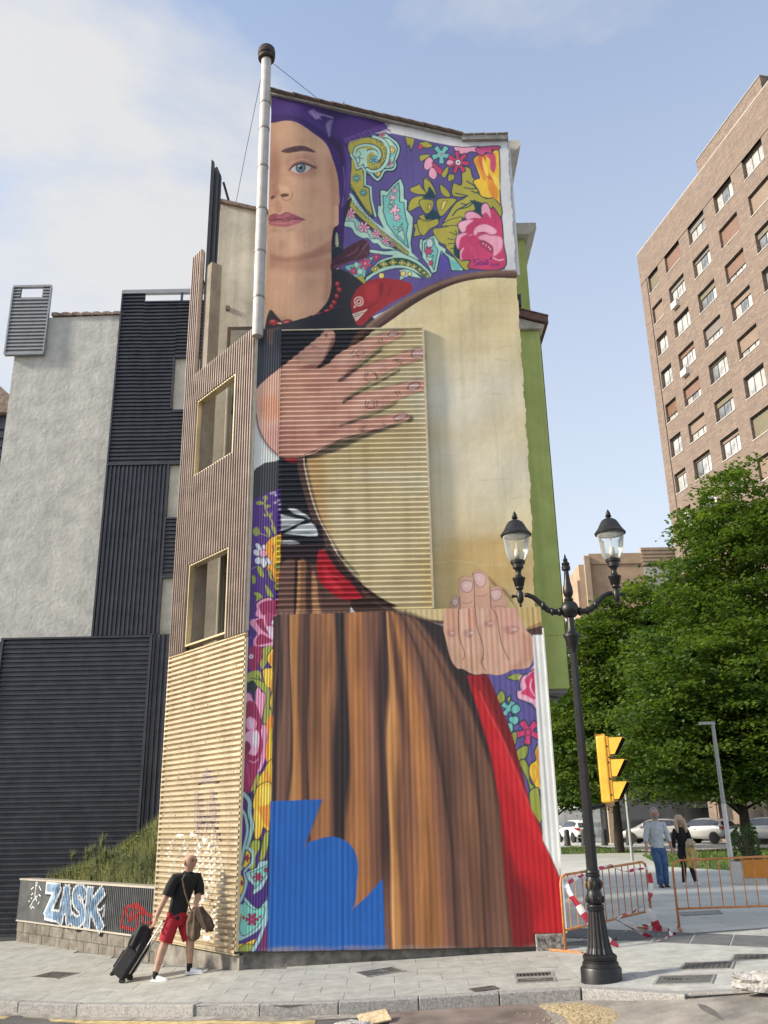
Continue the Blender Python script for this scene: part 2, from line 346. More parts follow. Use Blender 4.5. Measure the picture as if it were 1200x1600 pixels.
TINTS = [(205, 207, 212), (87, 77, 140), (22, 52, 74), (166, 205, 192), (112, 186, 180), (228, 188, 58), (235, 220, 150), (226, 160, 186), (192, 62, 106), (166, 160, 66), (90, 120, 190), (120, 200, 190), (228, 178, 196), (150, 190, 160), (200, 190, 110), (150, 190, 180), (214, 120, 160), (40, 74, 66), (170, 166, 80), (225, 215, 140), (30, 50, 50), (226, 120, 160), (220, 205, 120), (86, 76, 160), (190, 205, 215), (14, 62, 78), (226, 208, 96), (220, 142, 52), (200, 100, 60), (192, 74, 110), (238, 205, 90), (200, 80, 130), (235, 225, 230), (232, 176, 196), (232, 172, 194), (228, 160, 186), (180, 50, 92), (60, 30, 60), (226, 170, 190), (90, 30, 60), (198, 84, 126), (214, 120, 156), (70, 30, 120), (204, 160, 132), (206, 164, 134), (212, 170, 138), (214, 160, 134), (170, 120, 96), (160, 112, 92), (178, 130, 104), (206, 160, 128), (172, 124, 104), (96, 64, 66), (76, 50, 56), (150, 104, 90), (108, 70, 64), (200, 190, 186), (64, 88, 104), (112, 134, 148), (20, 26, 34), (230, 235, 240), (70, 46, 50), (188, 130, 120), (222, 178, 156), (60, 42, 46), (168, 116, 98), (96, 60, 56), (96, 58, 54), (160, 108, 92), (216, 176, 150), (222, 182, 156), (182, 130, 110), (150, 76, 92), (178, 100, 110), (96, 44, 62), (206, 140, 144), (190, 112, 122), (172, 122, 102), (216, 176, 146), (182, 130, 114), (158, 108, 88), (172, 122, 100), (210, 166, 136), (172, 120, 98), (176, 124, 104), (214, 168, 138), (150, 100, 84), (38, 30, 58), (58, 30, 92), (70, 34, 52), (40, 18, 34), (140, 90, 110), (150, 100, 118), (120, 70, 92), (96, 50, 70), (150, 170, 120), (28, 40, 50), (70, 90, 96), (190, 200, 160), (34, 37, 46), (50, 56, 68), (64, 68, 76), (196, 180, 160), (150, 40, 52), (60, 14, 26), (226, 120, 120), (226, 210, 170), (90, 70, 50), (58, 34, 104), (74, 46, 126), (42, 22, 84), (66, 34, 112), (38, 22, 78), (44, 26, 66), (84, 58, 136), (126, 104, 168), (36, 20, 70), (110, 90, 150), (132, 112, 170), (170, 155, 196), (150, 135, 180), (140, 124, 178), (24, 14, 50), (120, 96, 164), (88, 62, 140), (84, 50, 130), (60, 38, 32), (150, 34, 44), (120, 22, 34), (176, 50, 58), (110, 20, 34), (206, 190, 176), (70, 30, 40), (222, 190, 180), (96, 70, 58), (58, 34, 30), (212, 198, 158), (126, 100, 78), (128, 104, 90), (66, 44, 40), (214, 206, 180), (196, 166, 104), (196, 150, 92), (150, 118, 80), (140, 106, 70), (204, 184, 136), (196, 170, 112), (150, 116, 74), (74, 48, 42), (26, 31, 40), (96, 72, 66), (48, 30, 30), (240, 232, 210), (40, 34, 44), (206, 212, 216), (22, 27, 36), (120, 126, 132), (140, 146, 152), (196, 202, 206), (40, 46, 58), (206, 210, 208), (84, 66, 60), (40, 44, 52), (74, 34, 124), (168, 166, 90), (150, 160, 70), (214, 212, 226), (226, 156, 44), (40, 20, 50), (236, 196, 60), (214, 218, 230), (50, 40, 70), (226, 160, 190), (226, 150, 44), (40, 24, 40), (40, 30, 70), (150, 150, 170), (30, 20, 60), (224, 150, 184), (50, 20, 60), (150, 34, 84), (168, 60, 110), (220, 214, 226), (216, 196, 214), (40, 16, 50), (226, 206, 220), (20, 20, 30), (30, 26, 40), (236, 206, 80), (26, 36, 48), (40, 20, 46), (222, 196, 214), (220, 168, 196), (218, 208, 220), (130, 30, 76), (190, 80, 130), (30, 36, 50), (238, 212, 90), (238, 206, 80), (152, 190, 196), (80, 20, 40), (64, 34, 116), (120, 186, 180), (118, 190, 180), (60, 16, 40), (190, 70, 130), (170, 170, 80), (110, 40, 90), (196, 204, 214), (44, 26, 36), (74, 44, 46), (60, 34, 40), (218, 172, 154), (216, 168, 144), (216, 150, 112), (196, 142, 128), (224, 176, 156), (150, 96, 88), (126, 76, 74), (166, 112, 104), (232, 192, 176), (218, 170, 152), (190, 132, 120), (178, 120, 112), (176, 124, 114), (214, 150, 128), (58, 36, 44), (214, 184, 178), (120, 84, 84), (226, 200, 208), (40, 22, 30), (70, 40, 50), (106, 68, 48), (48, 28, 26), (104, 72, 62), (46, 32, 40), (120, 89, 79), (143, 105, 76), (188, 142, 100), (69, 47, 44), (184, 138, 100), (94, 69, 59), (52, 34, 36), (176, 26, 44), (214, 50, 66), (232, 110, 110), (44, 30, 34), (60, 40, 36), (236, 226, 200), (34, 24, 26), (110, 86, 66), (92, 84, 150), (96, 74, 50), (206, 164, 142), (198, 140, 112), (190, 150, 122), (212, 170, 146), (214, 160, 146), (206, 140, 118), (206, 150, 132), (182, 130, 108), (224, 190, 170), (168, 118, 112), (110, 68, 74), (236, 214, 206), (66, 42, 46), (150, 104, 96), (212, 178, 172), (140, 104, 102), (228, 204, 200), (150, 16, 26), (192, 22, 34), (110, 10, 20), (110, 8, 18), (210, 36, 46), (226, 90, 90), (140, 10, 22), (20, 92, 176), (16, 84, 166), (96, 70, 54), (232, 176, 200), (206, 56, 106), (236, 190, 208), (206, 62, 116), (226, 228, 226), (90, 60, 60)]
PAINT = """
F 0 1 0 0|-147 3277 1422 -34 -288 -3270 -1008 17
F 1 1 0 0|327 2988 185 -4 279 -80 145 0 -7 -569 -220 -57 -433 -210 -1 626
F 2 1 0 1|481 2988 25 -16 32 -33 10 -35 -11 -43 -6 -16 2 -23 -14 -27 -32 -3 -16 -30 -20 -17 -18 14 -13 16 -12 8 -12 46 1 86 39 54
F 3 1 0 1|484 2982 19 -16 30 -30 9 -32 -9 -39 -9 -19 3 -22 -13 -22 -31 -3 -15 -30 -16 -17 -16 13 -12 17 -14 16 -8 39 4 78 33 46
F 2 1 0 1|490 2964 32 -28 13 -28 -9 -39 -6 -23 1 -20 -12 -17 -31 -5 -15 -29 -11 -13 -13 12 -12 23 -15 39 4 79 35 42
F 3 1 0 1|493 2958 25 -26 13 -25 -9 -36 -7 -25 2 -18 -11 -13 -32 -5 -16 -29 -6 -12 -8 13 -11 19 -12 35 1 78 33 35
F 4 1 0 1|492 2913 32 -13 -4 -27 -13 -11 -12 12
F 5 1 0 1|524 2900 -3 -10 -7 -6 -9 0 -7 7 -2 10 2 10 8 6 8 0 7 -7
S 2 1 0 1 3.18 1|524 2900 -3 -10 -7 -6 -9 0 -7 7 -2 10 2 10 8 6 8 0 7 -7
F 6 1 0 1|516 2900 -1 -4 -4 -3 -3 0 -4 3 -1 5 2 4 3 3 4 0 3 -3
S 2 1 0 1 2.12 1|516 2900 -1 -4 -4 -3 -3 0 -4 3 -1 5 2 4 3 3 4 0 3 -3
F 7 1 0 1|512 2836 -1 -5 -9 1 3 -10 -3 -3 -5 0 -2 10 -6 -6 -4 3 -1 5 7 6 -7 5 1 6 4 3 6 -7 3 10 4 0 4 -4 -4 -9 9 1
S 2 1 0 1 2.8 1|512 2836 -1 -5 -9 1 3 -10 -3 -3 -5 0 -2 10 -6 -6 -4 3 -1 5 7 6 -7 5 1 6 4 3 6 -7 3 10 4 0 4 -4 -4 -9 9 1
F 8 1 0 1|504 2836 -2 -6 -5 -2 -5 3 -2 6 2 5 5 3 5 -3
S 2 1 0 1 1.96 1|504 2836 -2 -6 -5 -2 -5 3 -2 6 2 5 5 3 5 -3
F 5 1 0 1|449 2791 10 6 7 -8 -8 -15 -6 -4
S 2 1 0 1 2.78 1|449 2791 10 6 7 -8 -8 -15 -6 -4
F 7 1 0 1|485 2976 -1 -4 -7 1 3 -9 -4 -3 -4 1 -1 8 -6 -5 -3 2 -1 5 6 5 -6 4 1 5 4 3 5 -6 2 9 4 0 3 -3 -3 -9 7 1
S 2 1 0 1 2.14 1|485 2976 -1 -4 -7 1 3 -9 -4 -3 -4 1 -1 8 -6 -5 -3 2 -1 5 6 5 -6 4 1 5 4 3 5 -6 2 9 4 0 3 -3 -3 -9 7 1
F 8 1 0 1|478 2976 -2 -4 -3 -2 -4 2 -1 5 1 4 4 2 3 -2
S 2 1 0 1 1.5 1|478 2976 -2 -4 -3 -2 -4 2 -1 5 1 4 4 2 3 -2
F 2 1 0 1|330 2934 35 25 42 11 38 -3 35 -20 25 -42 -3 -43 -11 -35 -26 -30 -32 -7 -25 16 -12 39 7 38 25 16 22 -9 10 -27 -7 -24 -10 5 -15 19 -48 -49 25 -16 -2 -69 23 -4 5 -80 9 -67 -34 20 -43 79 -25 61 7 127
F 9 1 0 1|331 2930 34 23 42 11 35 -3 33 -18 19 -38 -3 -43 -10 -31 -19 -27 -29 -7 -22 12 -9 35 7 35 19 12 -32 -46 -20 -43 19 0 0 -80 21 -7 3 -51 13 -74 -29 26 -34 68 -28 62 7 119
S 2 1 0 1 21.8 0|427 2813 -22 8 -6 39 16 33 26 1 12 -20 3 -27
S 3 1 0 1 14.06 0|449 2801 -28 0 -17 36 2 39 16 19 19 -1 12 -20 1 -23
S 2 1 0 1 21.13 0|439 2969 35 -20 20 -36 1 -39 -10 -39 -23 -29 -29 -9 -22 12
S 3 1 0 1 12.68 0|439 2969 35 -18 21 -38 0 -40 -9 -38 -24 -31 -29 -8 -22 11
F 9 1 0 1|410 2848 5 31 20 10 9 -14 -4 -31 10 -8 16 11 13 19 5 31 -11 28 -22 16 29 -8 7 -44 -9 -42 -22 -35 -26 -3 -15 12
S 2 1 0 1 16.27 0|360 2877 9 35 28 15 32 -1 25 -16 12 -28 -7 -27
S 3 1 0 1 10.61 0|360 2877 9 35 28 14 32 -2 24 -16 11 -28 -7 -23
F 3 1 0 1|364 2869 13 31 20 11 15 -8 -13 -35 -3 -31 -16 -8
S 2 1 0 1 2.82 0|380 2896 7 -12 -7 -16 16 -8
F 3 1 0 1|366 2861 11 7 6 -15 -5 -16 -9 8
S 2 1 0 1 3.16 1|366 2861 11 7 6 -15 -5 -16 -9 8
F 9 1 0 1|463 2945 -1 -4 -3 -2 -3 0 -3 2 -1 4 1 4 3 3 3 0 3 -3
S 2 1 0 1 2.49 1|463 2945 -1 -4 -3 -2 -3 0 -3 2 -1 4 1 4 3 3 3 0 3 -3
F 9 1 0 1|479 2930 -1 -4 -3 -3 -3 0 -3 3 -1 4 1 4 3 2 3 0 3 -2
S 2 1 0 1 2.49 1|479 2930 -1 -4 -3 -3 -3 0 -3 3 -1 4 1 4 3 2 3 0 3 -2
F 9 1 0 1|490 2907 -1 -4 -3 -2 -4 0 -2 2 -1 4 1 4 3 2 3 0 3 -2
S 2 1 0 1 2.48 1|490 2907 -1 -4 -3 -2 -4 0 -2 2 -1 4 1 4 3 2 3 0 3 -2
F 9 1 0 1|492 2883 -1 -4 -2 -2 -4 0 -2 3 -1 4 1 3 2 3 4 0 2 -3
S 2 1 0 1 2.47 1|492 2883 -1 -4 -2 -2 -4 0 -2 3 -1 4 1 3 2 3 4 0 2 -3
F 9 1 0 1|486 2856 -1 -4 -2 -2 -4 0 -2 2 -1 4 1 4 3 3 3 0 3 -3
S 2 1 0 1 2.46 1|486 2856 -1 -4 -2 -2 -4 0 -2 2 -1 4 1 4 3 3 3 0 3 -3
F 9 1 0 1|473 2835 -1 -4 -2 -2 -4 0 -2 2 -1 4 1 4 2 2 4 0 2 -2
S 2 1 0 1 2.45 1|473 2835 -1 -4 -2 -2 -4 0 -2 2 -1 4 1 4 2 2 4 0 2 -2
F 9 1 0 1|449 2814 -1 -4 -3 -2 -3 0 -3 3 -1 4 1 3 3 3 3 0 3 -3
S 2 1 0 1 2.45 1|449 2814 -1 -4 -3 -2 -3 0 -3 3 -1 4 1 3 3 3 3 0 3 -3
F 4 1 0 1|455 2846 -3 -5 -10 5 1 -13 -5 -2 -6 2 1 13 -9 -5 -4 5 1 7 10 3 -7 10 3 6 6 2 5 -11 5 11 6 -2 3 -6 -7 -10 10 -3
S 2 1 0 1 2.46 1|455 2846 -3 -5 -10 5 1 -13 -5 -2 -6 2 1 13 -9 -5 -4 5 1 7 10 3 -7 10 3 6 6 2 5 -11 5 11 6 -2 3 -6 -7 -10 10 -3
F 10 1 0 1|444 2853 -2 -5 -4 -3 -5 3 -2 6 2 5 5 2 4 -2
S 2 1 0 1 1.72 1|444 2853 -2 -5 -4 -3 -5 3 -2 6 2 5 5 2 4 -2
F 9 1 0 0|348 2865 16 -16 5 -46 23 11 6 -35 0 -57 20 -5 2 -56 13 -75 -30 34 -34 64 -28 62 7 69
S 2 1 0 0 3.81 1|348 2865 16 -16 5 -46 23 11 6 -35 0 -57 20 -5 2 -56 13 -75 -30 34 -34 64 -28 62 7 69
S 3 1 0 0 7.63 0|348 2879 16 -30 8 -35 19 11 12 -27 0 -65 21 -12 3 -60 14 -75
S 2 1 0 0 2.78 0|353 2883 16 -30 6 -33 18 11 15 -33 -1 -65 22 -8 2 -65 15 -74
F 4 1 0 1|384 2758 -3 -3 -7 5 1 -11 -3 -2 -4 1 -1 11 -6 -7 -4 3 -1 5 7 5 -8 4 0 5 3 3 8 -4 -2 10 4 2 4 -1 0 -11 7 7 4 -3 1 -4 -8 -6 8 -4
S 2 1 0 1 2.78 1|384 2758 -3 -3 -7 5 1 -11 -3 -2 -4 1 -1 11 -6 -7 -4 3 -1 5 7 5 -8 4 0 5 3 3 8 -4 -2 10 4 2 4 -1 0 -11 7 7 4 -3 1 -4 -8 -6 8 -4
F 11 1 0 1|375 2766 -1 -5 -4 -2 -4 2 -2 5 2 5 4 2 4 -2
S 2 1 0 1 1.94 1|375 2766 -1 -5 -4 -2 -4 2 -2 5 2 5 4 2 4 -2
F 4 1 0 1|410 2691 -2 -3 -8 2 3 -9 -3 -2 -3 0 -2 9 -5 -7 -4 1 -1 4 5 7 -8 1 0 5 2 4 7 -3 -2 9 2 3 4 -1 2 -9 5 8 4 -2 1 -4 -5 -7 7 -1
S 2 1 0 1 2.75 1|410 2691 -2 -3 -8 2 3 -9 -3 -2 -3 0 -2 9 -5 -7 -4 1 -1 4 5 7 -8 1 0 5 2 4 7 -3 -2 9 2 3 4 -1 2 -9 5 8 4 -2 1 -4 -5 -7 7 -1
F 11 1 0 1|401 2695 -2 -4 -3 -2 -4 2 -1 4 1 5 4 1 3 -2
S 2 1 0 1 1.93 1|401 2695 -2 -4 -3 -2 -4 2 -1 4 1 5 4 1 3 -2
F 3 1 0 0|543 2764 12 -38 0 -61 12 -6 -3 -46 24 -38 -3 -44 -10 -73 8 -72 22 -57 -32 22 -59 87 -41 84 -24 67 1 49 12 -5 -2 72 16 3 12 -7 26 33
S 2 1 0 0 4.74 1|543 2764 12 -38 0 -61 12 -6 -3 -46 24 -38 -3 -44 -10 -73 8 -72 22 -57 -32 22 -59 87 -41 84 -24 67 1 49 12 -5 -2 72 16 3 12 -7 26 33
F 4 1 0 0|535 2743 3 -47 -2 -45 18 -5 1 -41 8 -52 4 -7 -9 -48 8 -61 -42 44 -39 67 -15 63 4 11 -3 60 17 -4 16 30
S 2 1 0 0 3.73 1|535 2743 3 -47 -2 -45 18 -5 1 -41 8 -52 4 -7 -9 -48 8 -61 -42 44 -39 67 -15 63 4 11 -3 60 17 -4 16 30
F 12 1 0 1|508 2714 4 3 5 -7 2 9 4 -1 3 -3 -3 -8 7 0 1 -5 -2 -4 -7 1 2 -8 -3 -3 -4 1 -1 9 -6 -5 -3 3 -1 5 7 3 -6 6
S 2 1 0 1 2.41 1|508 2714 4 3 5 -7 2 9 4 -1 3 -3 -3 -8 7 0 1 -5 -2 -4 -7 1 2 -8 -3 -3 -4 1 -1 9 -6 -5 -3 3 -1 5 7 3 -6 6
F 12 1 0 1|498 2665 0 5 7 3 -6 7 3 5 4 2 5 -8 3 9 4 -1 3 -4 -4 -8 8 -1 0 -6 -2 -4 -8 2 2 -9 -4 -2 -5 1 0 9 -7 -4
S 2 1 0 1 2.4 1|498 2665 0 5 7 3 -6 7 3 5 4 2 5 -8 3 9 4 -1 3 -4 -4 -8 8 -1 0 -6 -2 -4 -8 2 2 -9 -4 -2 -5 1 0 9 -7 -4
F 3 1 0 1|504 2636 -3 1 1 8 -6 -3 -2 3 0 4 6 2 -4 6 2 3 3 1 3 -6 4 6 3 -1 2 -3 -4 -6 6 -2 0 -4 -2 -3 -6 3 1 -8
S 2 1 0 1 2.39 1|504 2636 -3 1 1 8 -6 -3 -2 3 0 4 6 2 -4 6 2 3 3 1 3 -6 4 6 3 -1 2 -3 -4 -6 6 -2 0 -4 -2 -3 -6 3 1 -8
F 12 1 0 1|524 2637 5 -5 -6 -13 12 -1 1 -8 -3 -7 -12 3 3 -14 -5 -4 -7 1 -1 15 -10 -8 -6 5 0 8 11 6 -10 9 3 8 6 3 8 -11 4 14
S 2 1 0 1 2.38 1|524 2637 5 -5 -6 -13 12 -1 1 -8 -3 -7 -12 3 3 -14 -5 -4 -7 1 -1 15 -10 -8 -6 5 0 8 11 6 -10 9 3 8 6 3 8 -11 4 14
F 3 1 0 1|505 2637 2 -3 -4 -4 5 -2 0 -3 -2 -3 -5 3 0 -6 -2 -1 -3 1 1 6 -5 -2 -2 3 1 4 5 1 -3 5 2 2 2 1 3 -5 3 5
S 2 1 0 1 2.38 1|505 2637 2 -3 -4 -4 5 -2 0 -3 -2 -3 -5 3 0 -6 -2 -1 -3 1 1 6 -5 -2 -2 3 1 4 5 1 -3 5 2 2 2 1 3 -5 3 5
F 12 1 0 1|513 2565 -2 5 7 6 -7 5 1 5 3 4 7 -6 2 10 5 0 4 -3 -3 -10 8 2 2 -6 -1 -5 -9 0 4 -9 -4 -4 -5 0 -2 10 -6 -7
S 2 1 0 1 2.37 1|513 2565 -2 5 7 6 -7 5 1 5 3 4 7 -6 2 10 5 0 4 -3 -3 -10 8 2 2 -6 -1 -5 -9 0 4 -9 -4 -4 -5 0 -2 10 -6 -7
F 3 1 0 1|536 2536 3 -2 0 -7 5 3 2 -4 0 -4 -6 -1 4 -6 -2 -3 -4 -1 -3 6 -3 -6 -3 1 -2 4 4 5 -6 2 0 4 3 3 5 -3 0 8
S 2 1 0 1 2.35 1|536 2536 3 -2 0 -7 5 3 2 -4 0 -4 -6 -1 4 -6 -2 -3 -4 -1 -3 6 -3 -6 -3 1 -2 4 4 5 -6 2 0 4 3 3 5 -3 0 8
F 3 1 0 1|510 2538 18 -10 16 22 -7 -22 -21 -7
S 2 1 0 1 2.69 1|510 2538 18 -10 16 22 -7 -22 -21 -7
F 3 1 0 1|524 2499 22 18 5 -51 -15 18
S 2 1 0 1 2.67 1|524 2499 22 18 5 -51 -15 18
F 2 1 0 1|319 2655 16 34 25 -19 43 -76 42 -53 52 -37 48 -52 59 -70 2 -18 -33 12 -35 40 -66 66 -70 64 -43 45 -28 34
F 3 1 0 1|347 2692 34 -60 49 -65 55 -52 54 -56 62 -73 -27 11 -42 37 -66 63 -67 64 -43 49 -34 60
S 2 1 0 1 20.86 0|333 2681 17 -45 31 -42 49 -52 42 -45 48 -45 36 -38
S 9 1 0 1 14.81 0|333 2681 17 -45 31 -42 49 -52 42 -45 48 -45 36 -38
F 13 1 0 1|340 2678 -1 -4 -3 -2 -3 0 -3 2 -1 4 2 4 2 2 3 0 3 -3
S 2 1 0 1 2.06 1|340 2678 -1 -4 -3 -2 -3 0 -3 2 -1 4 2 4 2 2 3 0 3 -3
F 14 1 0 1|350 2665 -1 -4 -3 -2 -3 0 -3 2 -1 4 1 4 3 2 3 0 3 -2
S 2 1 0 1 2.05 1|350 2665 -1 -4 -3 -2 -3 0 -3 2 -1 4 1 4 3 2 3 0 3 -2
F 13 1 0 1|359 2652 -1 -3 -3 -3 -3 0 -2 3 -1 3 1 4 2 2 4 0 2 -2
S 2 1 0 1 2.05 1|359 2652 -1 -3 -3 -3 -3 0 -2 3 -1 3 1 4 2 2 4 0 2 -2
F 14 1 0 1|368 2640 -1 -4 -2 -2 -3 0 -3 2 -1 4 1 3 3 2 3 0 3 -2
S 2 1 0 1 2.05 1|368 2640 -1 -4 -2 -2 -3 0 -3 2 -1 4 1 3 3 2 3 0 3 -2
F 13 1 0 1|378 2627 -1 -3 -3 -3 -3 1 -2 2 -1 3 1 4 2 2 4 0 2 -2
S 2 1 0 1 2.04 1|378 2627 -1 -3 -3 -3 -3 1 -2 2 -1 3 1 4 2 2 4 0 2 -2
F 14 1 0 1|387 2615 -1 -4 -2 -2 -3 0 -3 2 0 4 1 3 2 2 3 0 2 -2
S 2 1 0 1 2.04 1|387 2615 -1 -4 -2 -2 -3 0 -3 2 0 4 1 3 2 2 3 0 2 -2
F 13 1 0 1|397 2602 -1 -3 -3 -2 -3 0 -2 2 -1 4 1 3 2 2 3 0 3 -2
S 2 1 0 1 2.04 1|397 2602 -1 -3 -3 -2 -3 0 -2 2 -1 4 1 3 2 2 3 0 3 -2
F 14 1 0 1|406 2590 -1 -3 -2 -2 -3 0 -3 2 0 3 1 4 2 2 3 0 2 -2
S 2 1 0 1 2.03 1|406 2590 -1 -3 -2 -2 -3 0 -3 2 0 3 1 4 2 2 3 0 2 -2
F 13 1 0 1|415 2578 -1 -3 -2 -2 -3 0 -2 2 -1 4 1 3 2 2 3 0 3 -2
S 2 1 0 1 2.03 1|415 2578 -1 -3 -2 -2 -3 0 -2 2 -1 4 1 3 2 2 3 0 3 -2
F 14 1 0 1|425 2567 -1 -4 -3 -2 -2 1 -3 2 0 3 1 3 2 2 3 0 2 -2
S 2 1 0 1 2.03 1|425 2567 -1 -4 -3 -2 -2 1 -3 2 0 3 1 3 2 2 3 0 2 -2
F 13 1 0 1|434 2555 -1 -3 -2 -2 -3 0 -2 2 -1 3 1 3 2 2 3 0 2 -2
S 2 1 0 1 2.02 1|434 2555 -1 -3 -2 -2 -3 0 -2 2 -1 3 1 3 2 2 3 0 2 -2
F 14 1 0 1|443 2544 -1 -3 -2 -2 -3 0 -2 2 0 3 0 3 3 2 2 0 2 -2
S 2 1 0 1 2.02 1|443 2544 -1 -3 -2 -2 -3 0 -2 2 0 3 0 3 3 2 2 0 2 -2
F 13 1 0 1|453 2532 -1 -3 -2 -1 -3 0 -2 2 -1 3 1 2 2 2 3 0 2 -2
S 2 1 0 1 2.02 1|453 2532 -1 -3 -2 -1 -3 0 -2 2 -1 3 1 2 2 2 3 0 2 -2
F 14 1 0 1|462 2521 -1 -3 -2 -1 -3 0 -2 2 -1 2 1 3 2 2 3 0 2 -2
S 2 1 0 1 2.01 1|462 2521 -1 -3 -2 -1 -3 0 -2 2 -1 2 1 3 2 2 3 0 2 -2
F 13 1 0 1|471 2510 -1 -2 -2 -2 -2 0 -2 2 -1 3 1 2 2 2 2 0 2 -2
S 2 1 0 1 2.01 1|471 2510 -1 -2 -2 -2 -2 0 -2 2 -1 3 1 2 2 2 2 0 2 -2
F 14 1 0 1|480 2500 -1 -3 -2 -2 -2 0 -2 2 -1 3 1 3 2 1 3 0 2 -1
S 2 1 0 1 2.01 1|480 2500 -1 -3 -2 -2 -2 0 -2 2 -1 3 1 3 2 1 3 0 2 -1
F 13 1 0 1|489 2489 0 -2 -2 -2 -3 0 -2 2 0 2 0 3 2 2 3 0 2 -2
S 2 1 0 1 2 1|489 2489 0 -2 -2 -2 -3 0 -2 2 0 2 0 3 2 2 3 0 2 -2
F 14 1 0 1|499 2479 -1 -3 -2 -1 -3 0 -1 1 -1 3 1 3 2 1 2 0 2 -1
S 2 1 0 1 2 1|499 2479 -1 -3 -2 -1 -3 0 -1 1 -1 3 1 3 2 1 2 0 2 -1
F 13 1 0 1|508 2469 -1 -3 -2 -1 -2 0 -2 1 -1 3 1 2 2 2 2 0 2 -2
S 2 1 0 1 2 1|508 2469 -1 -3 -2 -1 -2 0 -2 1 -1 3 1 2 2 2 2 0 2 -2
F 14 1 0 1|517 2459 -1 -3 -2 -1 -2 0 -2 1 0 3 0 2 2 2 2 0 2 -2
S 2 1 0 1 1.99 1|517 2459 -1 -3 -2 -1 -2 0 -2 1 0 3 0 2 2 2 2 0 2 -2
F 13 1 0 1|526 2449 -1 -3 -2 -1 -2 0 -2 1 0 3 1 2 1 2 3 0 1 -2
S 2 1 0 1 1.99 1|526 2449 -1 -3 -2 -1 -2 0 -2 1 0 3 1 2 1 2 3 0 1 -2
F 14 1 0 1|535 2439 -1 -3 -1 -1 -3 0 -1 1 -1 3 1 2 2 2 2 0 2 -2
S 2 1 0 1 1.99 1|535 2439 -1 -3 -1 -1 -3 0 -1 1 -1 3 1 2 2 2 2 0 2 -2
F 13 1 0 1|544 2429 0 -3 -2 -1 -2 0 -2 2 -1 2 1 2 2 2 2 0 2 -2
S 2 1 0 1 1.99 1|544 2429 0 -3 -2 -1 -2 0 -2 2 -1 2 1 2 2 2 2 0 2 -2
F 14 1 0 1|553 2419 0 -2 -2 -2 -2 0 -2 2 0 2 0 3 2 1 2 0 2 -2
S 2 1 0 1 1.98 1|553 2419 0 -2 -2 -2 -2 0 -2 2 0 2 0 3 2 1 2 0 2 -2
F 3 1 0 1|319 2659 -6 -107 33 -20 16 -29 30 -19 19 0 18 -23 18 -4 18 -22 30 -4 31 -8 -54 52 -70 64 -46 49
S 2 1 0 1 4.01 1|319 2659 -6 -107 33 -20 16 -29 30 -19 19 0 18 -23 18 -4 18 -22 30 -4 31 -8 -54 52 -70 64 -46 49
F 15 1 0 1|322 2644 -3 -74 37 -8 12 -37 40 -16 15 -26 30 -4 18 -26 28 -11 15 -8 -48 45 -64 60 -43 45
S 2 1 0 1 3.35 1|322 2644 -3 -74 37 -8 12 -37 40 -16 15 -26 30 -4 18 -26 28 -11 15 -8 -48 45 -64 60 -43 45
F 7 1 0 1|339 2573 -5 4 3 14 -11 -6 -3 6 0 7 12 3 -10 10 2 6 5 3 9 -10 2 14 5 1 5 -4 -3 -14 11 5 4 -5 0 -7 -12 -3 9 -10 -2 -6 -5 -3 -8 10 -2 -14
S 2 1 0 1 2.37 1|339 2573 -5 4 3 14 -11 -6 -3 6 0 7 12 3 -10 10 2 6 5 3 9 -10 2 14 5 1 5 -4 -3 -14 11 5 4 -5 0 -7 -12 -3 9 -10 -2 -6 -5 -3 -8 10 -2 -14
F 16 1 0 1|350 2599 -2 -6 -4 -2 -5 2 -2 6 2 6 5 2 4 -3
S 2 1 0 1 1.66 1|350 2599 -2 -6 -4 -2 -5 2 -2 6 2 6 5 2 4 -3
F 7 1 0 1|384 2513 -4 5 8 12 -13 0 -1 6 2 7 12 -2 -6 12 3 6 6 0 5 -13 6 13 6 -2 3 -5 -7 -12 12 0 2 -6 -2 -7 -12 2 6 -12 -4 -5 -6 -1 -5 13 -5 -13
S 2 1 0 1 2.35 1|384 2513 -4 5 8 12 -13 0 -1 6 2 7 12 -2 -6 12 3 6 6 0 5 -13 6 13 6 -2 3 -5 -7 -12 12 0 2 -6 -2 -7 -12 2 6 -12 -4 -5 -6 -1 -5 13 -5 -13
F 16 1 0 1|402 2535 -2 -6 -4 -2 -5 3 -2 5 2 6 5 2 5 -2
S 2 1 0 1 1.65 1|402 2535 -2 -6 -4 -2 -5 3 -2 5 2 6 5 2 5 -2
F 7 1 0 1|461 2503 -1 -5 -10 2 5 -11 -4 -4 -4 0 -4 11 -5 -11 -5 2 -3 4 6 10 -10 0 -1 5 2 5 10 -1 -5 10 3 4 5 1 4 -11 5 10 4 -1 3 -5 -6 -9 10 0
S 2 1 0 1 2.34 1|461 2503 -1 -5 -10 2 5 -11 -4 -4 -4 0 -4 11 -5 -11 -5 2 -3 4 6 10 -10 0 -1 5 2 5 10 -1 -5 10 3 4 5 1 4 -11 5 10 4 -1 3 -5 -6 -9 10 0
F 16 1 0 1|449 2505 -2 -5 -4 -2 -4 2 -1 5 1 4 4 2 4 -2
S 2 1 0 1 1.64 1|449 2505 -2 -5 -4 -2 -4 2 -1 5 1 4 4 2 4 -2
F 7 1 0 1|471 2453 -3 3 4 10 -9 -2 -2 5 1 5 9 0 -6 9 2 4 5 2 5 -9 3 10 4 0 4 -4 -4 -10 9 2 2 -4 -1 -5 -10 -1 7 -8 -3 -5 -4 -1 -5 9 -3 -11
S 2 1 0 1 2.33 1|471 2453 -3 3 4 10 -9 -2 -2 5 1 5 9 0 -6 9 2 4 5 2 5 -9 3 10 4 0 4 -4 -4 -10 9 2 2 -4 -1 -5 -10 -1 7 -8 -3 -5 -4 -1 -5 9 -3 -11
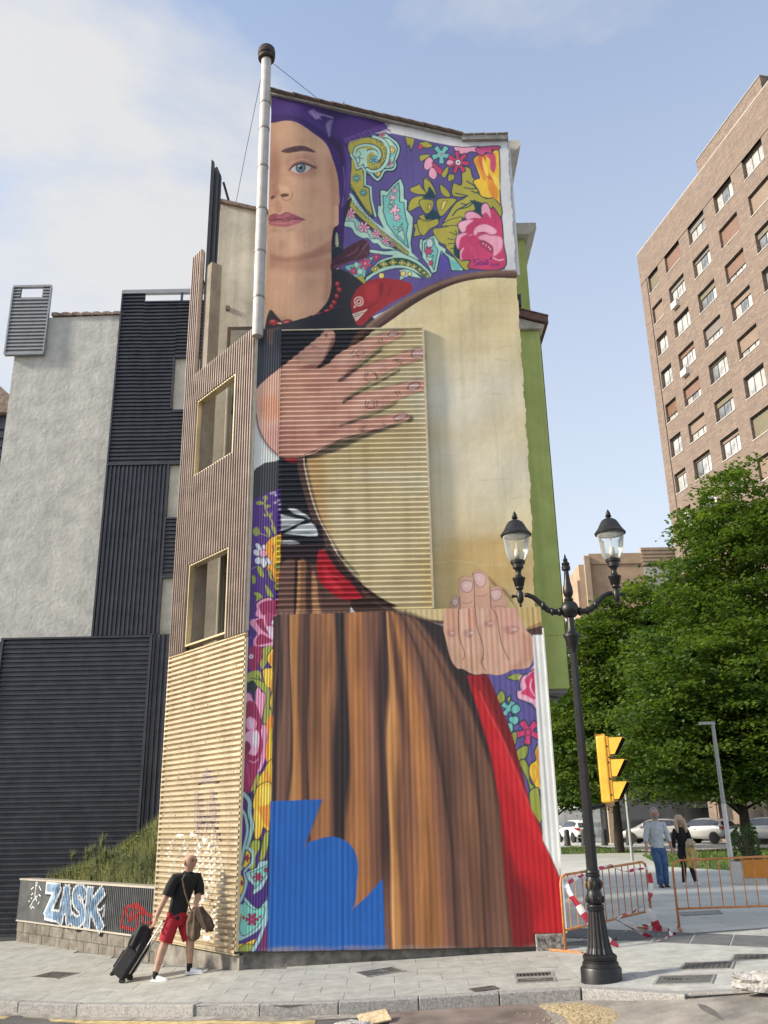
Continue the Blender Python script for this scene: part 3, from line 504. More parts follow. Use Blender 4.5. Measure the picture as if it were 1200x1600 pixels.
F 16 1 0 1|483 2471 -2 -4 -3 -2 -4 2 -1 4 1 5 4 1 4 -2
S 2 1 0 1 1.63 1|483 2471 -2 -4 -3 -2 -4 2 -1 4 1 5 4 1 4 -2
F 7 1 0 1|498 2462 3 2 3 -6 2 7 3 0 2 -2 -2 -7 5 2 2 -3 -1 -3 -6 -1 5 -5 -2 -3 -3 -1 -3 5 -2 -7 -3 0 -2 2 2 7 -5 -2 -2 3 1 3 6 1 -5 5
S 2 1 0 1 2.32 1|498 2462 3 2 3 -6 2 7 3 0 2 -2 -2 -7 5 2 2 -3 -1 -3 -6 -1 5 -5 -2 -3 -3 -1 -3 5 -2 -7 -3 0 -2 2 2 7 -5 -2 -2 3 1 3 6 1 -5 5
F 16 1 0 1|508 2452 -1 -2 -2 -1 -2 1 -1 3 1 2 2 1 2 -1
S 2 1 0 1 1.63 1|508 2452 -1 -2 -2 -1 -2 1 -1 3 1 2 2 1 2 -1
F 3 1 0 1|419 2433 52 -9 49 3 33 -19 39 -22 29 -29 29 -40 -19 -17 -59 37 -42 11 -49 -9 -45 -20 -40 -31 22 52 40 45 46 17 -33 5 -52 11
S 2 1 0 1 3.94 1|419 2433 52 -9 49 3 33 -19 39 -22 29 -29 29 -40 -19 -17 -59 37 -42 11 -49 -9 -45 -20 -40 -31 22 52 40 45 46 17 -33 5 -52 11
F 17 1 0 1|405 2312 37 52 46 24 49 6 48 -19 42 -39 17 -29 -24 1 -39 36 -45 15 -48 -3 -43 -16
F 18 1 0 0|420 2345 18 17 17 -17 -18 -17
F 19 1 0 1|443 2345 -1 -4 -3 -2 -3 0 -3 2 -1 4 1 4 3 2 4 0 2 -2
S 20 1 0 1 2.94 1|443 2345 -1 -4 -3 -2 -3 0 -3 2 -1 4 1 4 3 2 4 0 2 -2
F 18 1 0 0|453 2366 17 15 16 -16 -16 -15
F 19 1 0 1|475 2365 -1 -3 -3 -3 -3 0 -3 3 -1 4 1 4 3 2 4 0 2 -3
S 20 1 0 1 2.95 1|475 2365 -1 -3 -3 -3 -3 0 -3 3 -1 4 1 4 3 2 4 0 2 -3
F 18 1 0 0|489 2373 16 15 15 -15 -15 -15
F 19 1 0 1|510 2373 -1 -4 -3 -2 -3 0 -3 2 -1 4 2 4 2 2 4 0 2 -2
S 20 1 0 1 2.96 1|510 2373 -1 -4 -3 -2 -3 0 -3 2 -1 4 2 4 2 2 4 0 2 -2
F 18 1 0 0|524 2371 15 14 14 -14 -15 -14
F 19 1 0 1|543 2371 -1 -4 -2 -2 -4 0 -2 3 -1 3 1 4 3 2 3 0 2 -2
S 20 1 0 1 2.95 1|543 2371 -1 -4 -2 -2 -4 0 -2 3 -1 3 1 4 3 2 3 0 2 -2
F 18 1 0 0|549 2364 14 12 13 -13 -14 -12
F 19 1 0 1|567 2363 -1 -3 -2 -2 -3 0 -3 2 -1 4 1 3 3 2 3 0 2 -2
S 20 1 0 1 2.95 1|567 2363 -1 -3 -2 -2 -3 0 -3 2 -1 4 1 3 3 2 3 0 2 -2
F 18 1 0 0|572 2354 13 11 12 -12 -13 -11
F 19 1 0 1|590 2353 -1 -3 -3 -2 -3 0 -2 2 -1 4 1 3 2 2 3 0 3 -2
S 20 1 0 1 2.95 1|590 2353 -1 -3 -3 -2 -3 0 -2 2 -1 4 1 3 2 2 3 0 3 -2
F 18 1 0 0|595 2340 11 10 11 -11 -11 -10
F 19 1 0 1|611 2339 -1 -3 -3 -2 -3 0 -2 2 -1 4 1 3 3 2 3 0 2 -2
S 20 1 0 1 2.94 1|611 2339 -1 -3 -3 -2 -3 0 -2 2 -1 4 1 3 3 2 3 0 2 -2
F 18 1 0 0|611 2325 11 9 10 -10 -11 -9
F 19 1 0 1|626 2324 -1 -3 -2 -2 -3 0 -2 2 -1 3 1 4 2 1 3 0 2 -2
S 20 1 0 1 2.93 1|626 2324 -1 -3 -2 -2 -3 0 -2 2 -1 3 1 4 2 1 3 0 2 -2
F 18 1 0 0|625 2311 10 9 9 -10 -10 -8
F 19 1 0 1|639 2311 -1 -3 -2 -2 -3 0 -2 2 -1 3 1 3 3 1 2 0 2 -1
S 20 1 0 1 2.93 1|639 2311 -1 -3 -2 -2 -3 0 -2 2 -1 3 1 3 3 1 2 0 2 -1
F 4 1 0 1|321 2360 40 13 39 17 34 14 -13 -28 -18 -36 -10 -45 -27 11 -27 29
S 2 1 0 1 3.27 1|321 2360 40 13 39 17 34 14 -13 -28 -18 -36 -10 -45 -27 11 -27 29
F 8 1 0 1|344 2356 4 2 6 -10 3 11 4 -1 4 -3 -5 -10 10 2 2 -5 -1 -5 -10 -1 6 -8 -2 -5 -5 -1 -5 9 -3 -10 -5 0 -3 4 4 10 -9 -2 -2 5 1 5 10 0 -6 9
S 2 1 0 1 2.29 1|344 2356 4 2 6 -10 3 11 4 -1 4 -3 -5 -10 10 2 2 -5 -1 -5 -10 -1 6 -8 -2 -5 -5 -1 -5 9 -3 -10 -5 0 -3 4 4 10 -9 -2 -2 5 1 5 10 0 -6 9
F 21 1 0 1|359 2340 -2 -4 -3 -1 -3 1 -1 4 1 3 3 2 4 -2
S 2 1 0 1 1.6 1|359 2340 -2 -4 -3 -1 -3 1 -1 4 1 3 3 2 4 -2
F 8 1 0 1|395 2399 6 -2 1 -15 10 10 6 -4 2 -7 -11 -9 12 -5 0 -7 -4 -5 -12 6 3 -15 -6 -3 -6 1 -1 16 -10 -11 -5 4 -2 7 11 9 -13 5 0 7 4 6 12 -7 -2 15
S 2 1 0 1 2.3 1|395 2399 6 -2 1 -15 10 10 6 -4 2 -7 -11 -9 12 -5 0 -7 -4 -5 -12 6 3 -15 -6 -3 -6 1 -1 16 -10 -11 -5 4 -2 7 11 9 -13 5 0 7 4 6 12 -7 -2 15
F 21 1 0 1|405 2371 -2 -5 -4 -2 -5 2 -1 5 1 5 5 2 4 -2
S 2 1 0 1 1.61 1|405 2371 -2 -5 -4 -2 -5 2 -1 5 1 5 5 2 4 -2
F 8 1 0 1|457 2397 -1 -4 -9 1 4 -9 -2 -3 -5 -1 -3 9 -4 -8 -4 1 -3 4 6 8 -9 0 -1 4 1 5 9 -1 -4 8 2 4 5 0 3 -9 4 9 4 -1 3 -4 -6 -8 9 0
S 2 1 0 1 2.31 1|457 2397 -1 -4 -9 1 4 -9 -2 -3 -5 -1 -3 9 -4 -8 -4 1 -3 4 6 8 -9 0 -1 4 1 5 9 -1 -4 8 2 4 5 0 3 -9 4 9 4 -1 3 -4 -6 -8 9 0
F 21 1 0 1|445 2398 -1 -3 -3 -1 -2 1 -1 3 1 4 3 1 2 -2
S 2 1 0 1 1.61 1|445 2398 -1 -3 -3 -1 -2 1 -1 3 1 4 3 1 2 -2
F 3 1 0 1|375 2366 -2 -7 -5 -4 -6 0 -5 4 -2 7 2 7 5 5 6 0 6 -5
S 2 1 0 1 2.3 1|375 2366 -2 -7 -5 -4 -6 0 -5 4 -2 7 2 7 5 5 6 0 6 -5
F 3 1 0 1|390 2335 -2 -7 -6 -5 -7 0 -6 5 -2 8 2 8 6 5 7 -1 6 -5
S 2 1 0 1 2.29 1|390 2335 -2 -7 -6 -5 -7 0 -6 5 -2 8 2 8 6 5 7 -1 6 -5
F 9 1 0 1|360 2299 24 21 15 -29 -3 -14
S 2 1 0 1 2.6 1|360 2299 24 21 15 -29 -3 -14
F 22 1 0 1|471 2316 -2 -7 -6 -5 -7 0 -5 5 -2 8 2 7 6 4 6 0 6 -4
S 2 1 0 1 2.93 1|471 2316 -2 -7 -6 -5 -7 0 -5 5 -2 8 2 7 6 4 6 0 6 -4
F 3 1 0 1|527 2338 5 -14 -3 -29 30 14 42 -8 15 -7 -32 35 -33 14
S 2 1 0 1 3.26 1|527 2338 5 -14 -3 -29 30 14 42 -8 15 -7 -32 35 -33 14
F 22 1 0 1|552 2323 -2 -7 -5 -5 -7 0 -5 5 -2 8 2 7 5 4 7 0 6 -4
S 2 1 0 1 2.93 1|552 2323 -2 -7 -5 -5 -7 0 -5 5 -2 8 2 7 5 4 7 0 6 -4
F 22 1 0 1|575 2321 -2 -6 -4 -3 -5 0 -3 4 -2 5 2 6 4 3 5 0 4 -4
S 2 1 0 1 2.93 1|575 2321 -2 -6 -4 -3 -5 0 -3 4 -2 5 2 6 4 3 5 0 4 -4
F 3 1 0 0|610 2479 21 -8 50 32 4 -54 21 -15 -30 -64 -17 -49 -17 35 -26 44 -10 43
S 2 1 0 0 4.3 1|610 2479 21 -8 50 32 4 -54 21 -15 -30 -64 -17 -49 -17 35 -26 44 -10 43
F 4 1 0 0|625 2461 37 21 4 -47 12 -15 -24 -85 -20 43 -7 50
S 2 1 0 0 3.64 1|625 2461 37 21 4 -47 12 -15 -24 -85 -20 43 -7 50
F 3 1 0 0|619 2468 18 11 41 22 6 -52 25 -19 -1 -18 30 -22 28 -43 6 -15 -46 1 -10 57 -26 30 -8 -29 -13 -63 -19 -7 -16 43 -18 29
S 2 1 0 0 4.28 1|619 2468 18 11 41 22 6 -52 25 -19 -1 -18 30 -22 28 -43 6 -15 -46 1 -10 57 -26 30 -8 -29 -13 -63 -19 -7 -16 43 -18 29
F 4 1 0 1|722 2383 27 -15 14 -25 -28 -6
F 23 1 0 1|687 2405 20 -14 13 -50 -39 -14
F 4 1 0 0|627 2457 35 26 5 -38 11 -18 -18 -92 -14 36 -20 50
S 2 1 0 0 3.31 1|627 2457 35 26 5 -38 11 -18 -18 -92 -14 36 -20 50
F 24 1 0 1|660 2456 -3 -12 -6 -8 -8 0 -6 8 -3 13 3 13 7 7 8 0 6 -8
S 2 1 0 1 2.99 1|660 2456 -3 -12 -6 -8 -8 0 -6 8 -3 13 3 13 7 7 8 0 6 -8
F 8 1 0 1|659 2422 -2 -5 -9 1 4 -9 -3 -4 -4 -1 -4 10 -4 -10 -5 1 -2 4 5 9 -9 0 -1 5 1 5 10 -1 -5 9 3 4 4 1 4 -10 4 10 5 -1 2 -4 -5 -9 9 0
S 2 1 0 1 2.31 1|659 2422 -2 -5 -9 1 4 -9 -3 -4 -4 -1 -4 10 -4 -10 -5 1 -2 4 5 9 -9 0 -1 5 1 5 10 -1 -5 9 3 4 4 1 4 -10 4 10 5 -1 2 -4 -5 -9 9 0
F 3 1 0 1|632 2399 15 -7 12 10 -10 -32 -9 4
S 2 1 0 1 2.96 1|632 2399 15 -7 12 10 -10 -32 -9 4
F 8 1 0 1|657 2367 -2 -7 -4 -5 -5 1 -4 4 -1 7 2 7 4 4 5 0 3 -4
S 2 1 0 1 2.3 1|657 2367 -2 -7 -4 -5 -5 1 -4 4 -1 7 2 7 4 4 5 0 3 -4
F 9 1 0 1|750 2735 31 -7 6 77 32 -1 10 -46 30 -24 -14 -45 29 -31 32 5 24 -33 2 -48 -20 -22 -22 45 -36 23 -46 -43 -38 -22 -72 -35 24 59 33 55 38 25 -49 9
S 2 1 0 1 4.79 1|750 2735 31 -7 6 77 32 -1 10 -46 30 -24 -14 -45 29 -31 32 5 24 -33 2 -48 -20 -22 -22 45 -36 23 -46 -43 -38 -22 -72 -35 24 59 33 55 38 25 -49 9
S 25 1 0 1 5.45 0|777 2638 21 -5 32 18 -26 -29 -41 -10
S 25 1 0 1 5.48 0|757 2687 15 -4 31 -10 -22 -5
S 25 1 0 1 5.5 0|793 2713 24 -7 25 -2 2 -19 -24 10
S 25 1 0 1 5.52 0|803 2743 25 -20 11 -15
S 25 1 0 1 5.43 0|740 2583 20 25 38 22
F 25 1 0 1|811 2652 37 -9 12 -15 -9 -59 -13 0 -10 45 -5 19
F 9 1 0 1|579 2714 29 14 7 8 11 -23 15 -20 -3 -11 -37 5 -19 11
S 2 1 0 1 3.79 1|579 2714 29 14 7 8 11 -23 15 -20 -3 -11 -37 5 -19 11
F 9 1 0 1|570 2605 5 45 22 22 41 3 -8 -34 -25 -18
S 2 1 0 1 3.75 1|570 2605 5 45 22 22 41 3 -8 -34 -25 -18
F 9 1 0 1|638 2766 24 -20 14 -42 2 -27 -27 27 -15 27
S 2 1 0 1 3.79 1|638 2766 24 -20 14 -42 2 -27 -27 27 -15 27
F 9 1 0 1|637 2758 25 -20 17 -46 -3 -30 -32 24 -11 34
S 2 1 0 1 3.79 1|637 2758 25 -20 17 -46 -3 -30 -32 24 -11 34
F 25 1 0 1|645 2693 10 27 18 -31 3 -23 -32 -3 -19 4
F 9 1 0 1|698 2730 28 -27 10 -31 -23 1 -15 23
S 2 1 0 1 3.78 1|698 2730 28 -27 10 -31 -23 1 -15 23
F 9 1 0 1|681 2655 25 10 53 -6 -30 -43 -33 -36 -14 30
S 2 1 0 1 3.75 1|681 2655 25 10 53 -6 -30 -43 -33 -36 -14 30
F 9 1 0 1|615 2656 50 -1 -1 -37 -23 -26 -21 27
S 2 1 0 1 3.75 1|615 2656 50 -1 -1 -37 -23 -26 -21 27
F 25 1 0 1|641 2589 29 21 23 -34 -16 -18 -43 8
F 26 1 0 1|698 2617 7 30 16 7 -7 -19 -10 -26
S 2 1 0 1 2.73 1|698 2617 7 30 16 7 -7 -19 -10 -26
F 26 1 0 1|645 2611 4 22 9 7 -4 -22
S 2 1 0 1 2.72 1|645 2611 4 22 9 7 -4 -22
F 9 1 0 0|585 2487 8 36 -6 19 32 21 -12 19 22 10 8 -26 34 3 11 -33 -37 -10 -22 -29
S 2 1 0 0 3.7 1|585 2487 8 36 -6 19 32 21 -12 19 22 10 8 -26 34 3 11 -33 -37 -10 -22 -29
F 9 1 0 1|695 2539 29 22 28 10 25 3 -8 -29 -13 -11 -34 1
S 2 1 0 1 3.7 1|695 2539 29 22 28 10 25 3 -8 -29 -13 -11 -34 1
F 9 1 0 1|660 2518 38 10 58 6 1 -58 -18 -50 11 -36 48 -16 -2 -32 -24 -3 -40 65 -23 30 -2 14 -24 15
S 2 1 0 1 3.64 1|660 2518 38 10 58 6 1 -58 -18 -50 11 -36 48 -16 -2 -32 -24 -3 -40 65 -23 30 -2 14 -24 15
S 25 1 0 1 4.01 0|727 2506 24 -15
S 25 1 0 1 4 0|717 2477 21 -6
S 25 1 0 1 3.99 0|719 2453 22 2
S 25 1 0 1 3.97 0|727 2430 13 3
S 25 1 0 1 4.01 0|749 2512 5 -22
F 25 1 0 1|754 2476 -14 -29 -2 -43 18 -14 4 28 -11 29
F 9 1 0 1|603 2567 37 -8 41 10 2 -26 -32 -21 -25 -29 -18 19
S 2 1 0 1 3.7 1|603 2567 37 -8 41 10 2 -26 -32 -21 -25 -29 -18 19
F 5 1 0 1|834 2846 26 23 42 3 36 19 -8 -219 0 -45 -25 34 -18 -3 -31 12 -11 30 -17 38 14 15 12 4 -10 46
S 2 1 0 1 4.5 1|834 2846 26 23 42 3 36 19 -8 -219 0 -45 -25 34 -18 -3 -31 12 -11 30 -17 38 14 15 12 4 -10 46
F 27 1 1.39 1|850 2854 19 -51 10 -54 -12 0 -16 54 -15 31
F 28 1 1.39 1|854 2865 32 -1 -6 -46 16 -47 20 -42 -27 19 -26 55
F 29 1 1.4 1|886 2868 32 7 6 -50 -12 -46 -14 23 2 39
F 27 1 1.38 1|885 2749 25 -16 13 -46 -9 -34 -26 35
F 30 1 1.4 1|872 2857 11 -39 7 -47 -10 -3 -10 50
F 30 1 1.38 1|905 2767 24 -19 1 -50 -20 35
F 7 1 0 1|760 2910 38 -4 64 2 -8 -31 -25 8 -32 -13 -28 11
S 2 1 0 1 4.24 1|760 2910 38 -4 64 2 -8 -31 -25 8 -32 -13 -28 11
F 31 1 0 1|853 2904 86 6 -3 -19 -24 0 -1 -19 -25 8 -13 -15 -22 12
S 2 1 0 1 4.23 1|853 2904 86 6 -3 -19 -24 0 -1 -19 -25 8 -13 -15 -22 12
F 4 1 0 1|744 2860 -8 -12 -19 10 1 -25 -11 -5 -11 5 2 26 -20 -10 -7 11 1 15 21 6 -13 20 6 12 12 4 10 -23 12 22 11 -4 7 -12 -15 -20 21 -6
S 2 1 0 1 4.23 1|744 2860 -8 -12 -19 10 1 -25 -11 -5 -11 5 2 26 -20 -10 -7 11 1 15 21 6 -13 20 6 12 12 4 10 -23 12 22 11 -4 7 -12 -15 -20 21 -6
F 7 1 0 1|717 2874 -1 -3 -3 -3 -3 0 -3 3 0 3 1 4 2 2 4 0 2 -2
S 2 1 0 1 2.11 1|717 2874 -1 -3 -3 -3 -3 0 -3 3 0 3 1 4 2 2 4 0 2 -2
F 7 1 0 1|644 2851 19 11 12 -20 -4 -27 -23 -15 -12 16
S 2 1 0 1 3.5 1|644 2851 19 11 12 -20 -4 -27 -23 -15 -12 16
F 7 1 0 1|661 2808 19 -1 8 -31 -13 -23 -21 20
S 2 1 0 1 3.48 1|661 2808 19 -1 8 -31 -13 -23 -21 20
F 8 1 0 1|672 2838 21 -20 18 -23 -10 -23 -15 20 -12 23
S 2 1 0 1 3.49 1|672 2838 21 -20 18 -23 -10 -23 -15 20 -12 23
F 8 1 0 1|817 2828 -5 -11 -24 5 13 -24 -6 -10 -10 -2 -11 25 -8 -27 -9 -1 -8 8 10 27 -22 -11 -7 9 1 13 23 8 -20 14 2 12 9 7 19 -17 -3 29 9 6 9 -3 1 -30 17 22 9 -5 3 -11 -18 -20 24 -2
S 2 1 0 1 4.2 1|817 2828 -5 -11 -24 5 13 -24 -6 -10 -10 -2 -11 25 -8 -27 -9 -1 -8 8 10 27 -22 -11 -7 9 1 13 23 8 -20 14 2 12 9 7 19 -17 -3 29 9 6 9 -3 1 -30 17 22 9 -5 3 -11 -18 -20 24 -2
F 7 1 0 1|727 2837 12 11 18 -12 -13 -15 -16 4
S 2 1 0 1 3.15 1|727 2837 12 11 18 -12 -13 -15 -16 4
F 32 1 0 1|784 2833 -2 -8 -6 -5 -7 0 -6 6 -2 8 3 8 6 5 7 0 5 -5
S 2 1 0 1 3.85 1|784 2833 -2 -8 -6 -5 -7 0 -6 6 -2 8 3 8 6 5 7 0 5 -5
F 2 1 0 1|777 2833 -1 -2 -2 -2 -3 0 -2 2 0 3 1 3 2 1 2 0 2 -2
F 9 1 0 1|704 2776 17 30 13 8 -4 -31 -14 -23
S 2 1 0 1 3.48 1|704 2776 17 30 13 8 -4 -31 -14 -23
F 9 1 0 1|732 2775 22 0 0 -20 -23 -11
S 2 1 0 1 3.47 1|732 2775 22 0 0 -20 -23 -11
F 9 1 0 0|634 2937 38 -5 5 -20 -25 -7 -19 5
S 2 1 0 0 3.55 1|634 2937 38 -5 5 -20 -25 -7 -19 5
F 9 1 0 1|622 2871 29 7 12 -8 -19 -16 -20 -11
S 2 1 0 1 3.52 1|622 2871 29 7 12 -8 -19 -16 -20 -11
F 9 1 0 0|564 2966 41 -12 -7 -28 -10 -31 -6 31 -7 -11
S 2 1 0 0 3.2 1|564 2966 41 -12 -7 -28 -10 -31 -6 31 -7 -11
F 9 1 0 0|617 2934 36 7 25 -25 -20 -7 -25 4
S 2 1 0 0 3.19 1|617 2934 36 7 25 -25 -20 -7 -25 4
F 8 1 0 1|635 2913 -2 -7 -5 -4 -7 0 -5 4 -1 8 2 7 5 5 6 0 5 -5
S 2 1 0 1 2.48 1|635 2913 -2 -7 -5 -4 -7 0 -5 4 -1 8 2 7 5 5 6 0 5 -5
F 8 1 0 1|790 2589 19 12 30 -10 15 -18 1 52 18 14 14 -23 6 -7 7 9 19 -36 11 -30 0 -94 -4 -118 -130 2 2 36 -36 1 -2 39 -14 29 2 29 22 25 -12 33 8 18 26 11
S 2 1 0 1 4.69 1|790 2589 19 12 30 -10 15 -18 1 52 18 14 14 -23 6 -7 7 9 19 -36 11 -30 0 -94 -4 -118 -130 2 2 36 -36 1 -2 39 -14 29 2 29 22 25 -12 33 8 18 26 11
F 7 1 1.01 1|791 2587 18 11 24 -8 18 -21 -31 1 -25 -7
F 7 1 1.02 1|855 2584 1 37 17 14 11 -19 4 -48 -17 26
F 33 1 1.01 1|766 2549 29 10 24 0 -26 -26 -7 -21 -13 -7 -12 26
F 7 1 1.33 1|748 2458 6 29 19 12 19 -2 -26 -21 -11 -47
F 7 1 0.99 1|762 2382 0 36 17 18 -13 -32 2 -22
F 34 1 1.34 1|820 2511 16 21 32 7 35 -23 2 -22 -21 1 -24 11 -25 -6 -13 -11
F 35 1 1.66 1|834 2481 31 14 30 -8 24 -7 8 -22 -8 -36 -29 -28 -1 43 -20 18 -24 15
F 36 1 0.66 1|839 2460 18 6 26 -26 2 -28 -24 15
S 2 1 0 1 2.65 1|839 2460 18 5 26 -25 3 -32 -25 19 -17 18
S 37 1 0 1 2.34 0|832 2500 21 3 30 -15 25 10
F 38 1 0 1|856 2452 -1 -3 -2 -2 -3 0 -2 2 0 3 1 3 2 2 3 0 2 -2
S 39 1 0 1 1.99 1|856 2452 -1 -3 -2 -2 -3 0 -2 2 0 3 1 3 2 2 3 0 2 -2
F 38 1 0 1|867 2444 -1 -2 -3 -2 -2 0 -2 2 -1 3 1 3 2 1 3 0 2 -2
S 39 1 0 1 1.99 1|867 2444 -1 -2 -3 -2 -2 0 -2 2 -1 3 1 3 2 1 3 0 2 -2
F 38 1 0 1|877 2435 -1 -3 -2 -1 -3 0 -2 1 -1 3 1 3 2 2 3 0 2 -2
S 39 1 0 1 1.99 1|877 2435 -1 -3 -2 -1 -3 0 -2 1 -1 3 1 3 2 2 3 0 2 -2
F 38 1 0 1|882 2426 -1 -3 -2 -2 -2 0 -3 2 0 3 1 3 2 2 3 0 2 -2
S 39 1 0 1 1.98 1|882 2426 -1 -3 -2 -2 -2 0 -3 2 0 3 1 3 2 2 3 0 2 -2
S 33 1 0 1 5.26 0|886 2387 21 -12 19 4
S 40 0.5 1.65 1 9.9 0|789 2453 23 -36 16 -50
S 41 1 1 1 6.68 0|800 2489 13 6
S 42 1 0 1 3.61 0|833 2381 -17 0 -2 -9 14 -7 -4 -9 -10 0
S 42 1 0 1 3.61 0|839 2373 -7 -10 6 -7 6 10 -5 7
S 42 1 0 1 3.61 0|849 2370 -1 -15 10 14
S 42 1 0 1 3.61 0|851 2377 15 1
S 42 1 0 1 3.61 0|863 2371 -5 -12 7 0 2 10 -4 2
S 42 1 0 1 2.96 0|873 2382 8 8 -4 -12
S 42 1 0 1 2.63 0|879 2390 4 -3
S 42 1 0 1 2.62 0|876 2361 5 0 -6 -10 6 0
S 42 1 0 1 2.62 0|885 2361 -1 -10 5 0 1 9
S 42 1 0 1 2.62 0|896 2361 -1 -11
S 42 1 0 1 2.62 0|905 2361 -4 -5 3 -5 3 5 -2 5
F 43 1 0 0|0 3072 180 -5 114 -189 9 -334 -10 -313 -17 -140 -130 -26 -121 2
C 0 0|-1 3084 324 -8 6 -795 -53 -219 -251 5
F 44 1 15.7 1|19 3048 90 -3 81 -49 48 -70 0 -58 -104 72 -97 -33
F 45 1 22.59 1|137 2780 74 9 46 -79 0 -138 -63 -57 -41 98
F 46 0.7 15.13 1|197 2767 69 -35 5 -100 -55 18
F 47 0.55 10.23 1|23 2907 33 -23 11 -92 2 -78 -36 -32
F 48 0.4 12.84 1|25 3012 26 -105 15 -81 -11 -112 -27 -32
F 49 0.6 10.12 1|257 2879 37 -92 9 -134 -9 -98 -23 99 -14 134
F 50 0.8 7.61 1|67 2792 18 34 11 -90 19 -40 -23 -16 -23 34
F 51 0.6 9.25 1|89 2860 32 28 70 -7 24 -58 -14 -45 -74 -4 -33 35
R 4|
F 52 1 1.3 1|69 2903 19 14 42 12 37 -3 38 -26 -5 -6 -42 9 -37 -5 -28 -4
F 53 0.7 1.56 1|88 2902 42 17 37 1 -32 -16
F 54 0.7 2.57 1|97 2803 20 45 28 11 37 -13 33 -23 -23 -11 -47 18 -28 -10
S 55 1 1.03 1 6.17 0|104 2814 18 22 28 10 28 -11 28 -16
F 56 1 0 1|108 2814 19 17 23 9 25 -10 12 -9 -14 -17 -27 -9 -24 5
F 57 1 0 1|168 2821 -4 -14 -10 -9 -12 0 -11 9 -4 15 4 15 10 9 13 -1 10 -9
F 58 1 0 1|162 2821 -3 -10 -7 -6 -8 1 -8 6 -2 10 2 10 7 6 9 0 7 -7
F 59 1 0 1|156 2821 -2 -5 -4 -4 -5 1 -4 3 -1 6 1 5 4 4 5 0 4 -4
F 60 1 0 1|145 2830 -1 -2 -1 -1 -2 0 -2 1 -1 2 1 3 1 1 2 0 2 -1
S 61 1 0.51 1 4.62 0|105 2813 19 22 26 10 29 -12 29 -17
S 62 1 0.77 1 3.58 0|108 2812 24 -17 23 -2 28 16
S 63 0.7 1.29 1 4.12 0|108 2842 27 17 33 -1 33 -23
S 64 0.8 0.26 1 2.06 0|118 2831 -9 9
S 64 0.8 0.26 1 2.06 0|128 2833 -7 9
S 64 0.8 0.26 1 2.06 0|139 2835 -6 10
S 64 0.8 0.26 1 2.06 0|149 2837 -4 10
S 64 0.8 0.26 1 2.06 0|159 2834 -1 10
S 64 0.8 0.26 1 2.06 0|169 2832 1 9
S 64 0.8 0.26 1 2.06 0|180 2829 2 9
F 65 0.6 4.04 1|32 2693 23 21 13 22 -4 -39 -18 -16
F 66 1 1.26 1|32 2687 14 6 0 -12 -13 -6
F 67 1 1.01 1|69 2695 18 6 16 -4 -4 -10 -21 -4
S 68 0.7 1.51 1 6.05 0|108 2719 9 -23 -6 -22 -19 -8 -18 15
F 69 0.7 5.07 1|59 2736 13 11 15 -28 -18 -11
F 70 0.5 4.05 1|82 2736 28 -12 0 -22 -23 3
F 71 0.7 4.5 1|51 2667 19 -8 5 -44 -23 0
F 72 1 0.99 1|30 2599 22 8 19 -6 22 12 28 -10 32 -17 15 -9 -29 -2 -45 1 -63 -4
F 73 1 1.24 1|31 2572 54 1 54 2 23 0 -27 -19 -45 -12 -41 6 -18 3
S 74 1 0.5 1 3.97 0|31 2572 31 6 32 -6 32 9 41 -5
S 75 0.7 1.49 1 4.95 0|44 2562 37 -2 36 4
F 76 0.6 1.99 1|53 2600 18 -5 27 11 18 -8 -22 -10 -32 -3
F 77 0.6 3.45 1|45 2534 50 -6 36 12 -36 -26 -45 1
C 0 0|
C 0 0|30 2610 273 -6 4 -60 -31 -26 -5 -282 -82 -138 -147 -7
F 78 0.7 9.79 1|50 2523 63 4 23 -38 -8 -43 -58 -4 -28 38
F 79 0.4 5.86 1|69 2480 22 4 7 -26 -19 -21 -14 16
F 80 0.75 5.82 1|34 2425 63 -17 62 11 49 20 59 36 9 -42 -45 -26 -89 -24 -107 13
F 81 0.6 9.64 1|35 2401 107 -18 116 24 9 -47 -124 -19 -107 18
F 82 0.8 14.17 1|36 2344 85 -33 75 -43 53 9 -8 -71 -61 -49 -113 -7 -28 51
F 83 0.6 5.72 1|249 2370 22 10 -2 -144 -28 -40
R 4|
F 84 0.5 5.59 1|40 2176 40 -26 44 -11 -31 -15 -52 7
C 0 0|
F 85 1 0.99 1|280 2637 23 -12 5 -54 -10 -27 -13 -5 -5 43
S 86 1 0.74 1 2.98 0|306 2614 3 -43 -11 -28
F 87 1 0 1|271 2480 9 54 23 15 9 22 5 65 32 32 -28 -119 -5 -107 0 -42 -40 -51 -6 52
F 88 1 1.96 1|294 2544 22 16 0 -91 -9 -42 -22 16
F 89 1 0 1|271 2380 49 57 45 31 28 12 20 -16 4 -40 -7 -21 -32 -15 -49 -9 -36 -25 -22 -15
S 90 1 0 1 3.87 0|276 2370 44 20 45 35 23 32
S 91 1 0.24 1 2.91 0|329 2405 32 20 13 21
S 92 1 0.24 1 2.43 0|388 2430 22 34
S 93 1 0.24 1 2.42 0|360 2394 32 31 18 -16
F 94 1 1.44 1|276 2365 53 14 45 12 -45 -17 -44 -20
F 95 1 0.49 1|287 2507 7 0 4 -48 -4 -11 -9 3
F 96 1 0 1|317 2432 -5 -14 -11 -8 -15 0 -11 9 -5 14 5 13 11 9 15 -1 11 -9
S 97 1 0.49 1 2.92 0|276 2443 18 8 17 -9
F 98 1 0 0|291 2512 5 -64 -6 0
F 99 1 0 1|271 2339 22 10 36 -12 70 -63 -18 -40 -23 -110 -39 -49 -60 1 -18 -19 -198 4 -3 115 40 -41 44 -26 61 18 34 35 39 54 13 71
F 99 1 0 0|42 2091 -2 79 40 -45 27 -26 39 -10 113 -3 34 -98 -249 5
F 100 0.7 6.98 1|189 2117 87 68 44 -11 -44 -68 -52 -24
